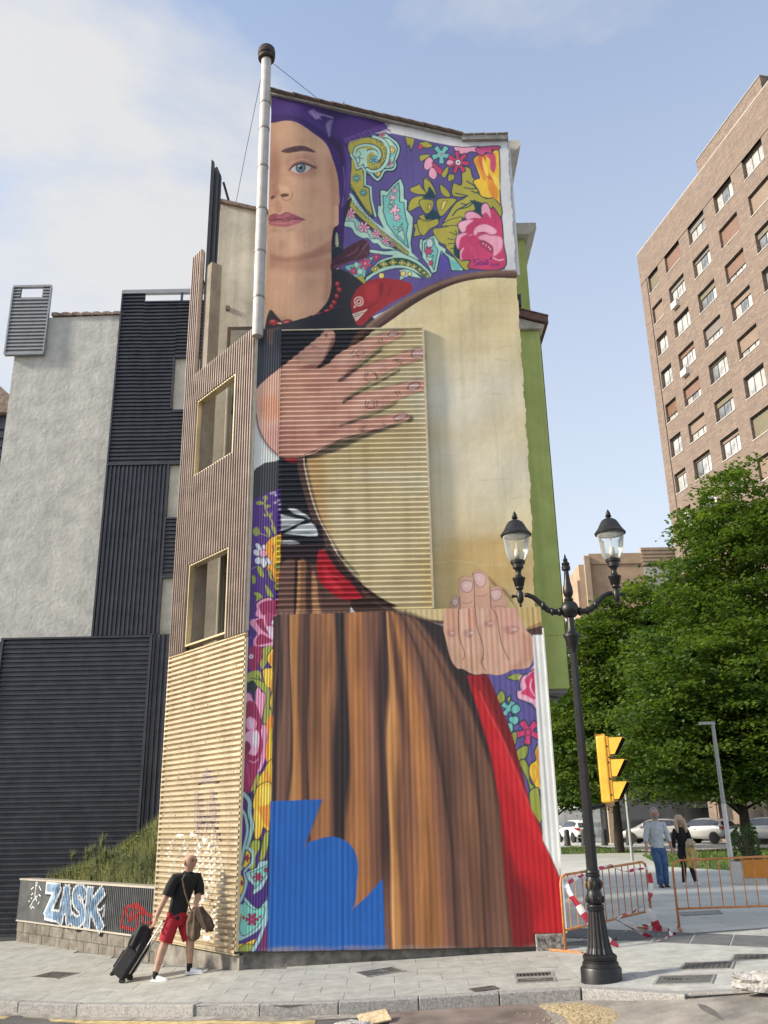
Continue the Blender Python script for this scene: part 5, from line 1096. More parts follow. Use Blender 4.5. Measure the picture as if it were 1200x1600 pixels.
S 196 1 0 1 2.14 0|17 146 27 -21 33 7 -10 -40 -28 -27 -27 -10 -8 21 3 35
F 180 1 0 1|59 98 -2 -4 -10 1 6 -8 -3 -4 -5 -1 -5 9 -4 -8 -5 0 -4 4 6 8 -10 -1 -2 5 1 4 11 -1 -6 8 3 4 5 0 5 -8 4 8 5 0 3 -4 -5 -8 10 0
S 204 1 0 1 1.53 1|59 98 -2 -4 -10 1 6 -8 -3 -4 -5 -1 -5 9 -4 -8 -5 0 -4 4 6 8 -10 -1 -2 5 1 4 11 -1 -6 8 3 4 5 0 5 -8 4 8 5 0 3 -4 -5 -8 10 0
F 205 1 0 1|46 98 -2 -3 -4 -2 -4 2 -2 4 2 3 4 2 4 -2
S 204 1 0 1 1.07 1|46 98 -2 -3 -4 -2 -4 2 -2 4 2 3 4 2 4 -2
F 180 1 0 1|19 103 -1 -3 -2 -1 -3 0 -3 2 -1 2 1 3 2 2 4 0 2 -2
F 180 1 0 1|68 105 -1 -2 -2 -2 -3 0 -2 2 -1 2 1 3 2 1 3 0 2 -1
S 206 1 0 1 2.45 0|0 105 7 9 3 -21
F 5 1 0 1|1 32 20 3 32 11 -16 -23 -31 -8
S 196 1 0 1 2.42 1|1 32 20 3 32 11 -16 -23 -31 -8
F 165 1 0 1|3 21 18 11 26 -3 -12 -17 -29 -1
S 196 1 0 1 2.41 1|3 21 18 11 26 -3 -12 -17 -29 -1
S 199 1 0 1 9.15 0|88 160 -5 -56 -18 -53 -21 -39
F 207 1 0 1|80 80 8 -64 -25 -5
S 208 0.8 0.16 1 2.2 0|89 490 0 -114 1 -154 -1 -119 -1 -92
F 209 0.8 2.75 1|177 1583 49 30 63 16 106 32 74 27 90 16 -4 23 -33 -34 -128 -49 -105 -50 -84 -26 -20 0
S 211 0.55 2.84 1 9.09 1|4 1839 32 41 47 42 65 59 54 49 32 30 17 23 22 -2 11 -22 -3 -37 -14 -25 -27 -48 -21 -24 38 11 32 36 44 30 55 30 61 23 44 15 38 1 8 -11 -30 -25 -56 -29 -66 -48 -44 -48 -48 -44 48 38 55 23 54 23 55 18 44 17 39 10 21 -14 -2 -22 -32 -17 -71 -23 -55 -32 -54 -32 -54 -41 -32 -35 10 3 43 32 70 16 65 17 60 16 37 3 11 -16 -4 -24 -35 -11 -65 -28 -54 -28 -64 -28 -48 -23 -32 -19 48 19 53 11 64 10 53 8 24 -13 -6 -14 -51 -16 -58 -19 -69 -19 -53 -16 -63 -33 -52 -25 -52 -7 -53 4 -37 32 -28 46 -14 47 -5 82
F 212 1 0 1|4 1839 32 41 47 42 65 59 54 49 32 30 17 23 22 -2 11 -22 -3 -37 -14 -25 -27 -48 -21 -24 38 11 32 36 44 30 55 30 61 23 44 15 38 1 8 -11 -30 -25 -56 -29 -66 -48 -44 -48 -48 -44 48 38 55 23 54 23 55 18 44 17 39 10 21 -14 -2 -22 -32 -17 -71 -23 -55 -32 -54 -32 -54 -41 -32 -35 10 3 43 32 70 16 65 17 60 16 37 3 11 -16 -4 -24 -35 -11 -65 -28 -54 -28 -64 -28 -48 -23 -32 -19 48 19 53 11 64 10 53 8 24 -13 -6 -14 -51 -16 -58 -19 -69 -19 -53 -16 -63 -33 -52 -25 -52 -7 -53 4 -37 32 -28 46 -14 47 -5 82
C 0 1|4 1839 32 41 47 42 65 59 54 49 32 30 17 23 22 -2 11 -22 -3 -37 -14 -25 -27 -48 -21 -24 38 11 32 36 44 30 55 30 61 23 44 15 38 1 8 -11 -30 -25 -56 -29 -66 -48 -44 -48 -48 -44 48 38 55 23 54 23 55 18 44 17 39 10 21 -14 -2 -22 -32 -17 -71 -23 -55 -32 -54 -32 -54 -41 -32 -35 10 3 43 32 70 16 65 17 60 16 37 3 11 -16 -4 -24 -35 -11 -65 -28 -54 -28 -64 -28 -48 -23 -32 -19 48 19 53 11 64 10 53 8 24 -13 -6 -14 -51 -16 -58 -19 -69 -19 -53 -16 -63 -33 -52 -25 -52 -7 -53 4 -37 32 -28 46 -14 47 -5 82
F 213 0.8 16.97 1|10 1833 74 70 75 17 55 -55 -64 -82 -95 -34 -43 13
F 214 0.8 11.2 1|21 1809 54 -1 23 -71 -53 -23 -33 36
F 215 0.7 16.49 1|25 1669 73 33 85 -25 32 -35 -62 -56 -73 1
F 216 0.7 6.97 1|159 1975 54 48 32 43 22 0 -21 -56 -55 -48 -43 -24
F 217 0.8 5.18 1|148 1920 44 18 38 5 37 54 -10 -49 -33 -29 -54 -5
F 218 0.8 2.9 1|278 2053 5 -38 -26 -42 -17 -24 27 73
F 219 0.85 5.19 1|333 1916 65 48 66 41 67 49 -78 -61 -77 -65 -65 -65
F 219 0.8 5.12 1|375 1831 76 47 77 46 77 35 -78 -47 -76 -40 -65 -41 -65 -52 0 24
F 219 0.8 5.03 1|395 1731 76 39 108 45 22 12 -98 -52 -75 -33 -96 -45 0 12
F 219 0.8 3.86 1|321 1645 106 30 111 29 -69 -22 -74 -21 -85 -33
F 220 0.8 5.79 1|278 1942 66 47 66 36 66 24 -44 -24 -66 -48 -55 -48
F 220 0.8 5.16 1|332 1880 66 35 76 29 88 35 -55 -30 -88 -47 -65 -46
F 220 0.8 5.07 1|332 1767 64 34 76 28 86 22 -54 -22 -76 -40 -64 -40
F 221 0.8 3.88 1|310 1680 85 27 107 21 -43 -16 -85 -28
F 222 0.5 8.52 1|171 1865 54 11 64 -13 -43 -29 -64 -5
F 223 0.5 6.63 1|215 1665 74 39 32 -18 -63 -40
F 224 0.35 9.51 1|241 1781 70 -2 -22 -29 -64 -16
F 225 0.6 8.6 1|257 1918 43 23 11 -24 -43 -23
R 5|
C 0 0|
S 226 0.7 0.29 1 3.47 0|341 1977 14 15
S 226 0.7 0.29 1 3.48 0|366 1986 19 9
S 226 0.7 0.29 1 3.47 0|349 1968 17 3
S 226 0.7 0.29 1 3.47 0|368 1970 22 6 -2 16
S 226 0.7 0.29 1 3.47 0|360 1983 11 -19
S 226 0.7 0.28 1 3.42 0|397 1903 -5 -24 21 -19
S 226 0.7 0.29 1 3.42 0|414 1906 21 -16 0 -18
S 226 0.7 0.29 1 3.43 0|406 1906 -6 -21
S 226 0.7 0.29 1 3.43 0|424 1902 16 -21
S 226 0.7 0.28 1 3.41 0|413 1866 22 0
S 226 0.7 0.28 1 3.36 0|396 1789 -3 -23 19 -9
S 226 0.7 0.28 1 3.37 0|412 1786 22 2 -1 -23
S 226 0.7 0.28 1 3.36 0|404 1783 -3 -17
S 226 0.7 0.28 1 3.36 0|423 1783 1 -21
S 226 0.7 0.28 1 3.36 0|406 1760 22 -1
S 226 0.7 0.29 1 3.46 0|496 1949 27 3
S 226 0.7 0.29 1 3.45 0|506 1937 22 6
S 226 0.7 0.29 1 3.45 0|504 1954 24 -24
S 226 0.7 0.29 1 3.5 0|443 2037 5 -19
S 226 0.7 0.29 1 3.5 0|454 2040 5 -16
S 226 0.7 0.28 1 3.38 0|501 1823 10 -18
S 226 0.7 0.28 1 3.39 0|512 1825 8 -15
S 226 0.7 0.28 1 3.32 0|371 1684 13 -8
S 226 0.7 0.28 1 3.32 0|382 1687 13 -9
S 226 0.7 0.28 1 3.31 0|368 1676 19 -6
S 226 0.7 0.28 1 3.32 0|453 1700 8 -9
S 226 0.7 0.29 1 3.49 0|194 2020 24 -12
S 226 0.7 0.29 1 3.49 0|202 2005 11 6
S 226 0.7 0.29 1 3.51 0|240 2066 16 -13
S 226 0.7 0.29 1 3.51 0|251 2047 5 19
F 227 1 0 1|564 1969 6 19 19 5 17 -6 0 -22 -23 -10 -16 5
S 228 1 0 1 3.47 1|564 1969 6 19 19 5 17 -6 0 -22 -23 -10 -16 5
F 227 1 0 1|547 1837 11 17 27 3 4 -15 -21 -16 -18 2
S 228 1 0 1 3.4 1|547 1837 11 17 27 3 4 -15 -21 -16 -18 2
F 227 1 0 1|493 1717 11 11 24 4 14 -5 -14 -12 -27 -7
S 228 1 0 1 3.34 1|493 1717 11 11 24 4 14 -5 -14 -12 -27 -7
F 227 1 0 1|479 2055 11 9 19 1 8 -6 -14 -10 -19 -2
S 228 1 0 1 3.51 1|479 2055 11 9 19 1 8 -6 -14 -10 -19 -2
S 229 0.8 0.87 1 2.89 0|575 1981 20 3
S 229 0.8 0.85 1 2.84 0|561 1845 19 6
S 229 0.8 0.83 1 2.78 0|507 1721 21 6
S 230 0.6 1.73 1 8.08 0|219 1922 49 32 16 49
S 230 0.75 2.3 1 12.64 0|300 1869 54 41 55 47 44 36
S 230 0.75 2.27 1 10.2 0|316 1785 59 40 76 41 66 40
S 230 0.7 2.23 1 8.91 0|305 1693 48 15 74 28 76 39
S 230 0.8 0.82 1 3.84 0|179 1583 68 29 63 28 64 18 58 17
S 231 0.9 0.83 1 4.41 0|5 1739 9 -47 17 -41 22 -35 32 -32
C 0 0|62 1555 475 -9 100 -535 -1 -37 284 -168 322 -1322 -1152 520 -14 609
F 232 1 0 0|93 1017 398 2 122 -49 22 -5 108 -111 86 -64 76 -193 57 -366 37 -239 -909 16 -1 426 4 583
C 0 0|91 1018 400 0 37 -10 54 -23 58 -20 103 -111 86 -64 76 -193 57 -366 36 -244 -932 16 23 431
R 2|
C 0 0|
F 233 1 0 0|82 1010 14 0 -7 -335 6 -244 -5 0
C 0 0|100 1259 146 -3 20 -21 71 -92 -1 -127 -242 -2
F 234 1 0 0|101 1208 236 -5 -1 -194 -242 5
F 235 1 0 0|100 1259 150 -3 -16 -41 -7 -26 -126 2
F 236 0.9 1.94 1|102 1181 54 6 -4 -174 -58 1
F 237 0.9 1.94 1|160 1183 29 3 20 -174 -57 1
F 238 0.9 1.94 1|158 1180 11 0 -1 -168 -14 1
F 239 0.9 1.94 1|189 1186 19 -30 5 -144 -23 0
F 240 0.9 1.94 1|207 1149 14 -10 23 -128 -31 1
F 241 0.9 1.93 1|228 1129 38 -60 70 -21 0 -39 -92 2
F 242 1 0.81 1|150 1183 10 0 -4 -170 -7 0
C 0 0|
F 243 1 0 1|227 1226 26 2 13 -20 32 -47 39 -38 34 -43 0 -16 -57 -3 -35 21 -32 27 -19 33
F 244 0.7 3.25 1|247 1188 32 -54 35 -46 -29 7 -35 33
S 245 0.6 0.65 1 1.96 0|253 1155 64 -28
S 245 0.6 0.65 1 1.94 0|279 1095 19 13
F 246 0.85 1.31 1|253 1228 13 7 35 -48 36 -44 35 -43 -1 -23 -34 43 -39 37 -32 48
S 247 0.7 0.82 1 4.6 0|269 1248 23 -34 38 -47 42 -48
S 248 1 0.25 1 1.97 0|271 1255 19 -32 39 -50 33 -37
S 249 0.7 2.77 1 15.68 0|405 1063 55 -25 31 -22 37 -8 54 -23 49 -15
S 250 0.8 0.69 1 4.6 0|491 1015 32 -7 59 -19 49 -17
F 251 1 0 0|778 918 160 14 1 -146 -168 -1
F 252 0.75 2.56 1|799 1136 17 -36 31 -7 24 -34 16 -36 11 -29 10 -32 14 -35 -16 41 -27 65
S 242 0.5 0.95 1 3.18 1|665 1021 4 36 11 13 15 -2 5 -9 -2 43 5 26 19 10 19 -5 7 18 13 6 19 -4 13 -10 8 -30 2 -16 19 3 16 -7 13 -37 11 -31 20 -5 9 -35 17 -36 17 -19 6 -26 -5 -46 -15 -31 -31 -6 -25 -2 -25 -12 -25 -4 -34 5 -40 -1 -34 18 -18 3 -20 31 -13 63 -7 35 3 32 6 29
F 253 1 0 1|665 1021 4 36 11 13 15 -2 5 -9 -2 43 5 26 19 10 19 -5 7 18 13 6 19 -4 13 -10 8 -30 2 -16 19 3 16 -7 13 -37 11 -31 20 -5 9 -35 17 -36 17 -19 6 -26 -5 -46 -15 -31 -31 -6 -25 -2 -25 -12 -25 -4 -34 5 -40 -1 -34 18 -18 3 -20 31 -13 63 -7 35 3 32 6 29
C 0 1|665 1021 4 36 11 13 15 -2 5 -9 -2 43 5 26 19 10 19 -5 7 18 13 6 19 -4 13 -10 8 -30 2 -16 19 3 16 -7 13 -37 11 -31 20 -5 9 -35 17 -36 17 -19 6 -26 -5 -46 -15 -31 -31 -6 -25 -2 -25 -12 -25 -4 -34 5 -40 -1 -34 18 -18 3 -20 31 -13 63 -7 35 3 32 6 29
F 254 0.5 3.81 1|648 1018 43 3 -4 -80 -34 0
F 255 0.6 6.22 1|673 909 36 -47 50 14 5 -25 -33 -36 -49 19 -26 38
F 256 0.6 6.24 1|777 971 35 -39 22 -57 -10 -62 -43 1 -17 43
F 257 0.6 6.33 1|823 1015 58 2 6 -42 7 -38 -46 -31 -22 45
F 258 0.6 3.81 1|719 1017 25 -1 1 -51 -26 -6
F 259 0.5 3.82 1|789 1016 28 -1 -2 -45 -26 1
F 260 0.6 4.67 1|894 937 36 -26 -7 -57 -43 -30 -37 1 46 30
F 261 0.5 2.54 1|700 1017 16 0 -3 -64 -19 -6
F 261 0.5 2.55 1|757 1016 22 0 -2 -39 -19 -6
F 262 0.7 2.52 1|648 946 16 6 16 -7 -17 -15
S 263 0.6 0.63 1 1.89 0|651 937 12 -6 12 7
B 264 0.8 5.49 3.23|668 942
F 262 0.7 2.52 1|705 946 19 8 18 -9 -19 -19
S 263 0.6 0.63 1 1.89 0|708 935 15 -8 13 9
B 264 0.8 6.59 4.18|729 941
F 262 0.7 2.54 1|771 975 19 6 18 -6 -19 -15
S 263 0.6 0.63 1 1.9 0|774 967 15 -6 13 6
B 264 0.8 6.61 3.26|795 972
F 262 0.7 2.53 1|832 955 29 7 28 -8 -30 -19
S 263 0.6 0.63 1 1.89 0|837 943 23 -7 20 8
B 264 0.8 9.89 4.19|869 950
C 0 0|
S 265 0.85 0.47 1 2.84 0|698 1066 0 -42 -6 -7 -3 -76 6 -32 8 -25 1 -19 -5 -9
S 265 0.85 0.48 1 2.86 0|748 1147 1 -46 -2 -78 1 -32 4 -39 12 -44 3 -32 -6 -18
S 265 0.85 0.48 1 2.85 0|801 1100 0 -39 1 -36 14 -29 5 -45 5 -45 14 -37 8 -19
S 265 0.85 0.46 1 2.79 0|766 857 -9 -12 14 -28
S 266 0.8 0.32 1 2.57 0|708 1049 16 -5 17 8
S 266 0.8 0.32 1 2.58 0|755 1071 17 -5 17 8
S 266 0.8 0.32 1 2.56 0|805 1028 26 5 25 -7
F 267 1 0 1|706 1115 18 8 18 -5 1 -20 -11 -15 -19 2 -8 14
S 268 1 0 1 2.27 1|706 1115 18 8 18 -5 1 -20 -11 -15 -19 2 -8 14
F 267 1 0 1|749 1144 15 5 19 -4 7 -18 -8 -23 -17 -5 -12 15
S 268 1 0 1 2.28 1|749 1144 15 5 19 -4 7 -18 -8 -23 -17 -5 -12 15
F 267 1 0 1|804 1084 18 6 15 -5 1 -18 -12 -13 -16 0 -7 13
S 268 1 0 1 2.26 1|804 1084 18 6 15 -5 1 -18 -12 -13 -16 0 -7 13
F 267 1 0 1|673 1053 8 8 10 0 3 -14 -10 -12 -10 5
S 268 1 0 1 2.25 1|673 1053 8 8 10 0 3 -14 -10 -12 -10 5
B 269 0.7 7.03 8.55|720 1105
B 269 0.7 7.04 8.59|765 1129
B 269 0.7 7 8.49|817 1073
B 269 0.7 6.99 8.45|681 1052
F 270 1 0 0|708 804 69 -1 36 -96 45 -152 39 -213 37 -83 29 -65 69 -9 -13 -141 -153 -2 4 -39 -61 1 -16 233 -3 165 -17 154 -34 134
F 271 0.9 4.29 1|723 772 36 -55 65 -127 60 -173 36 -117 43 -106 69 -9 -13 -141 -148 2 -22 110 -42 162 -31 221 -37 160
F 272 0.9 2.68 1|754 799 23 -1 36 -91 45 -152 39 -205 -7 25 -67 198 -45 152
F 273 0.8 7.41 1|790 319 36 -123 40 -40 -2 -148 -51 1 -20 228
F 274 0.7 6.07 1|798 609 41 -71 59 -180 28 -91 -32 33 -62 135 -37 121
S 275 0.5 1.34 1 4.46 0|747 753 28 -73 48 -107 67 -198
F 276 0.5 8.18 1|835 204 74 -49 -43 -109 -25 1
F 277 1 0 0|86 430 160 3 -31 -79 -25 -63 48 25 43 7 44 -17 26 -37 1 -49 -6 -47 -11 -54 50 41 43 43 5 -192 -346 2
F 277 1 0 1|190 291 39 25 52 8 49 -22 23 -45 -2 -61 -16 -77 -79 0 -65 48
F 278 0.4 24.73 1|141 330 36 -82 -14 -228 -50 1
S 279 0.6 0.86 1 4.28 0|192 293 28 69 26 68
C 0 0|779 802 130 4 18 40 8 81 -16 -455 -1 -162 15 0 -45 81 -45 225
F 251 1 0 0|766 817 210 50 -50 -635 -38 159
F 165 1 0 1|837 796 27 11 26 -5 -19 -18 -26 5
S 2 1 0 1 4 1|837 796 27 11 26 -5 -19 -18 -26 5
F 280 1 0 1|879 762 -2 36 27 4 15 22 18 4 -5 -132 -21 17 -22 5 -21 9 -3 22 18 4
S 2 1 0 1 4.45 0|874 753 7 36 19 17 18 9 19 13
S 2 1 0 1 4.39 0|865 749 3 -22 30 -13 25 -23
F 281 1 1.33 1|894 788 33 26 7 -26 -9 -62 -30 10 -17 9 19 17
S 282 1 0 1 3.98 0|916 788 -6 -26 11 -27
F 165 1 0 1|802 737 14 18 12 -18 -5 -22 -18 0
S 2 1 0 1 3.96 1|802 737 14 18 12 -18 -5 -22 -18 0
F 165 1 0 1|832 728 14 8 -6 -21
S 2 1 0 1 3.95 1|832 728 14 8 -6 -21
F 4 1 0 1|858 682 -9 -5 -11 10 -8 -13 -9 2 -6 8 11 12 -13 7 3 9 9 6 11 -10 8 13 9 -2 6 -9 -11 -11 13 -7
S 2 1 0 1 3.93 1|858 682 -9 -5 -11 10 -8 -13 -9 2 -6 8 11 12 -13 7 3 9 9 6 11 -10 8 13 9 -2 6 -9 -11 -11 13 -7
F 4 1 0 1|846 702 20 8 8 -18 -14 -12 -15 4
S 2 1 0 1 3.93 1|846 702 20 8 8 -18 -14 -12 -15 4
F 4 1 0 1|838 671 26 0 1 -17 -16 -9 -14 14
S 2 1 0 1 3.91 1|838 671 26 0 1 -17 -16 -9 -14 14
F 4 1 0 1|823 650 22 0 1 -22 -14 -8
S 2 1 0 1 3.89 1|823 650 22 0 1 -22 -14 -8
F 283 1 0 1|929 607 -9 -8 -19 10 -2 -22 -12 -3 -11 6 6 21 -22 -6 -6 10 2 12 22 3 -11 18 8 9 12 2 9 -19 15 17 11 -5 5 -10 -17 -15 21 -8
S 2 1 0 1 4.31 1|929 607 -9 -8 -19 10 -2 -22 -12 -3 -11 6 6 21 -22 -6 -6 10 2 12 22 3 -11 18 8 9 12 2 9 -19 15 17 11 -5 5 -10 -17 -15 21 -8
F 283 1 0 1|904 623 -4 -7 -7 -3 -7 3 -3 7 4 7 7 3 7 -3
S 2 1 0 1 3.02 1|904 623 -4 -7 -7 -3 -7 3 -3 7 4 7 7 3 7 -3
F 165 1 0 1|838 616 18 8 -2 -34 -13 -8
S 2 1 0 1 3.87 1|838 616 18 8 -2 -34 -13 -8
F 165 1 0 1|852 565 23 16 15 -4 -8 -30 -27 -12
S 2 1 0 1 3.84 1|852 565 23 16 15 -4 -8 -30 -27 -12
F 165 1 0 1|859 531 18 8 11 -25 1 -42 20 -21 10 -40 -22 -12 -16 74
S 2 1 0 1 3.78 1|859 531 18 8 11 -25 1 -42 20 -21 10 -40 -22 -12 -16 74
F 5 1 0 1|928 584 -19 -20 2 -26 -18 -12 -6 -25 7 -25 15 -25 18 12
S 2 1 0 1 4.23 1|928 584 -19 -20 2 -26 -18 -12 -6 -25 7 -25 15 -25 18 12
F 27 0.9 1.28 1|932 580 -19 -21 6 -37 13 8
S 27 1 1.05 1 5.06 0|906 522 7 -25 -11 -25
F 165 1 0 1|883 440 27 16 6 -25 2 -41 2 -24 -28 -35 -5 44
S 2 1 0 1 3.73 1|883 440 27 16 6 -25 2 -41 2 -24 -28 -35 -5 44
C 0 0|
F 284 1 0 0|929 927 40 2 -7 -247 -4 -211 -1 -177 -21 56 -12 40 -2 82 2 211
F 284 1 0 0|930 931 38 0 -3 -396 -6 -341 -25 65 -19 41 5 184
S 285 0.7 0.42 1 3.35 0|915 300 19 -41 25 -65
R 3|
"""
# ============================ GROUND ============================
def gx(x): return float(np.interp(x, [-12, -8, -4, -2.25, 0, 2.3, 6, 12], [-.5, -.52, -.5, -.34, -.25, -.15, .03, .08]))
def G(x, y):
    yref = 14.5+max(0.0, -2.25-x)*1.1
    k = min(max((4.5-x)/2.5, 0), 1)
    return gx(x)-0.03*min(max(yref-y, 0), 4)*k
KX = [-40, -14, -9, -5.51, -3.97, -2.45, -1.32, -.56, .19, 1.4, 2.2, 2.76, 3.2, 3.94, 6, 12, 60]
KY = [30, 18.6, 15.6, 14.08, 13.4, 12.35, 11.98, 11.9, 11.85, 11.82, 11.75, 11.25, 10.81, 10.58, 10.2, 9.4, 3]
def K(x): return float(np.interp(x, KX, KY))                     # kerb line
def KH(x): return float(np.interp(x, [1.9, 2.4, 3.3, 4], [.13, .12, .035, .025]))   # kerb height, dropped at the crossing
def road_z(x, y): 
    xx = min(max(x, -12), 12)
    return G(xx, min(y, K(x)))-KH(x)-0.012*min(max(K(x)-y, 0), 8)
asph = mat('asphalt', (0.075, 0.073, 0.07), 0.9, var=.25, vs=1.2, bump=.5, bs=90, c2=(.11, .105, .1), stain=.35)
ashp2 = mat('old_concrete_road', (0.20, 0.19, 0.17), 0.9, var=.25, vs=2.2, bump=.5, bs=60, c2=(.27, .25, .22), stain=.5)
brownp = mat('brown_road_patch', (0.15, 0.115, 0.095), 0.85, var=.2, vs=2.5, bump=.3, bs=70, c2=(.2, .16, .14), stain=.35)
pave = mat('paving_slab', (0.34, 0.34, 0.31), 0.8, var=.08, vs=5, bump=.15, bs=120, c2=(.39, .39, .36), stain=.4)
pave2 = mat('paving_slab_grey', (0.36, 0.37, 0.35), 0.8, var=.10, vs=5, bump=.15, bs=120, c2=(.41, .42, .395), stain=.4)
paved = mat('dark_paving_slab', (0.10, 0.105, 0.11), 0.75, var=.15, vs=6, bump=.1, c2=(.13, .135, .14))
joint = mat('paving_joint', (0.19, 0.185, 0.17), 0.95, var=.3, vs=12)
kerbm = mat('kerb_granite', (0.25, 0.245, 0.235), 0.8, var=.3, vs=40, bump=.3, bs=120, c2=(.32, .31, .3), stain=.3)
# far plaza: sawn slabs by material
plaza_m = mat('plaza_slabs', (0.54, 0.54, 0.50), 0.75, var=.12, vs=.7, bump=.05, stain=.2)
def brickify(m, sx, sy, mort, dark):
    t = m.node_tree; p = t.nodes['Principled BSDF']; src = p.inputs['Base Color'].links[0].from_socket
    co = t.nodes.new('ShaderNodeTexCoord'); b = t.nodes.new('ShaderNodeTexBrick'); b.inputs['Scale'].default_value = 1
    b.inputs['Brick Width'].default_value = sx; b.inputs['Row Height'].default_value = sy; b.inputs['Mortar Size'].default_value = mort
    b.inputs['Color1'].default_value = (1, 1, 1, 1); b.inputs['Color2'].default_value = (.86, .88, .9, 1); b.inputs['Mortar'].default_value = (dark, dark, dark, 1)
    t.links.new(co.outputs['Object'], b.inputs['Vector'])
    a = t.nodes.new('ShaderNodeMix'); a.data_type = 'RGBA'; a.blend_type = 'MULTIPLY'; a.inputs[0].default_value = 1
    t.links.new(src, a.inputs[6]); t.links.new(b.outputs[0], a.inputs[7]); t.links.new(a.outputs[2], p.inputs['Base Color'])
brickify(plaza_m, 1.2, 0.6, 0.008, 0.55)
def sheet(name, xs, ys_of, zf, m, nrow=14):
    X = np.array([[x for x in xs] for _ in range(nrow)]); T = np.linspace(0, 1, nrow)
    Y = np.array([[ys_of(x)[0]+(ys_of(x)[1]-ys_of(x)[0])*t for x in xs] for t in T]); Z = np.vectorize(zf)(X, Y)
    return grid_mesh(name, X, Y, Z, None, m, None)
xs = sorted(set([-400, -150, -60, 60, 150, 400]+list(np.arange(-14, 14.1, .5))+[x for x in KX if -40 <= x <= 60]))
tag(sheet('ground', [-1500, -40, 40, 1500], lambda x: (-60, 1800), lambda x, y: -1.4, asph, 4), kind='structure')
road = tag(sheet('road', [x for x in xs if -60 <= x <= 60], lambda x: (-40, K(x)+0.02), road_z, asph, 40), kind='structure')
pav = tag(sheet('pavement', [x for x in xs if -40 <= x <= 3.94], lambda x: (K(x)+0.02, max(24, K(x)+8)), lambda x, y: G(x, y)-0.012, joint, 40), kind='structure')
plz = tag(sheet('plaza', [3.94, 4.4, 5, 6, 7, 8, 10, 12, 18, 30, 60], lambda x: (K(x)+0.02, 15.2), lambda x, y: G(x, y)-0.012, joint, 24), kind='structure')
def plz_row(x): return 15.2
plf = tag(sheet('plaza_far', [3.94, 5, 6, 7, 8, 10, 12, 18, 30, 60, 120], lambda x: (15.2, 220), lambda x, y: G(x, y)-0.008, plaza_m, 30), kind='structure')
tag(sheet('plaza_passage', [2.3, 3, 3.5, 3.94], lambda x: (15.2, 220), lambda x, y: G(x, y)-0.006, plaza_m, 30), kind='structure')
# kerb stones, each one a block
kerb = empty('kerb', (0, 11.9, -.3)); tag(kerb, kind='structure')
x = -9.0; i = 0
while x < 6:
    x2 = x+0.95
    a, b = Vector((x, K(x))), Vector((x2, K(x2))); t = (b-a).normalized(); nrm = Vector((-t.y, t.x))
    L_ = (b-a).length; a2 = a+t*0.005; b2 = b-t*0.005
    q = [a2, b2, b2+nrm*0.15, a2+nrm*0.15]
    jit = random.Random(i).uniform(-.003, .003)
    o = MB().slab([(p.x, p.y-0.0) for p in q], lambda X, Y: G(X, Y)+0.004+jit, 0.26).build('kerb_stone', kerbm, None); o.parent = kerb; o.matrix_parent_inverse = Matrix.Translation((0, -11.9, .3))
    bevel(o, 0.012); x = x2-(0.0 if (b-a).length < 1.05 else 0.1); i += 1
# paving slabs laid in rows that follow the kerb
def slab_rows(parent, x0, x1, w, d, ylim, m, jw=.006, off=.155, cap=300):
    n = 0; j = 0; inv = Matrix.Translation(tuple(-v for v in parent.location))
    while True:
        y0 = off+j*d; any_ = False
        k0 = -(j % 2)*0.5*w
        x = x0+k0
        while x < x1:
            xa, xb = max(x, x0)+jw/2, min(x+w, x1)-jw/2
            if xb-xa > 0.06:
                q = []
                for xx, e in ((xa, 0), (xb, 0), (xb, 1), (xa, 1)):
                    yy = K(xx)+y0+(jw/2 if e == 0 else d-jw/2); q.append((xx, min(yy, ylim(xx)-.004)))
                if q[3][1]-q[0][1] > 0.04 and q[2][1]-q[1][1] > 0.04 and n < cap:
                    rz = random.Random(n*7+int(x0*10)).uniform(-.0015, .0015)
                    o = MB().slab(q, lambda X, Y: G(X, Y)+rz, 0.03).build('paving_slab', m); o.parent = parent; o.matrix_parent_inverse = inv; n += 1
                any_ = any_ or q[0][1] < ylim(q[0][0])-0.05
            x += w
        j += 1
        if not any_ or j > 60: break
    return n
def wall_line(x): return 14.47 if x > -2.25 else min(14.47+(-2.25-x)*1.15, 20.3)
n1_ = slab_rows(pav, -6.8, 2.3, 0.62, 0.42, wall_line, pave)
n2_ = slab_rows(pav, 2.3, 3.94, 0.42, 0.25, lambda x: 14.9, pave2, cap=110)
n3_ = slab_rows(plz, 3.94, 8.2, 0.42, 0.25, lambda x: 15.0, pave2, cap=290)
sp = MB()
def fill_rest(mb, x0, x1, y0f, y1, w, d):
    x = x0
    while x < x1:
        y = y0f(x)
        while y < y1:
            mb.slab([(x+.004, y+.004), (x+w-.004, y+.004), (x+w-.004, y+d-.004), (x+.004, y+d-.004)], lambda X, Y: G(X, Y), .02); y += d
        x += w
fill_rest(sp, -20, -6.85, lambda x: K(x)+.9, 26, .62, .42)
o = sp.build('paving_slabs', pave, pav); o['kind'] = 'stuff'
# dark band of slabs crossing the plaza
for k in range(9):
    a = Vector((2.55+k*.42, 15.9-k*.46)); b = a+Vector((.40, -.44)); w = Vector((.42, 1.0))
    o = MB().slab([tuple(a), tuple(b), tuple(b+w), tuple(a+w)], lambda X, Y: G(X, Y)+.005, .02).build('dark_slab', paved); o.parent = plz
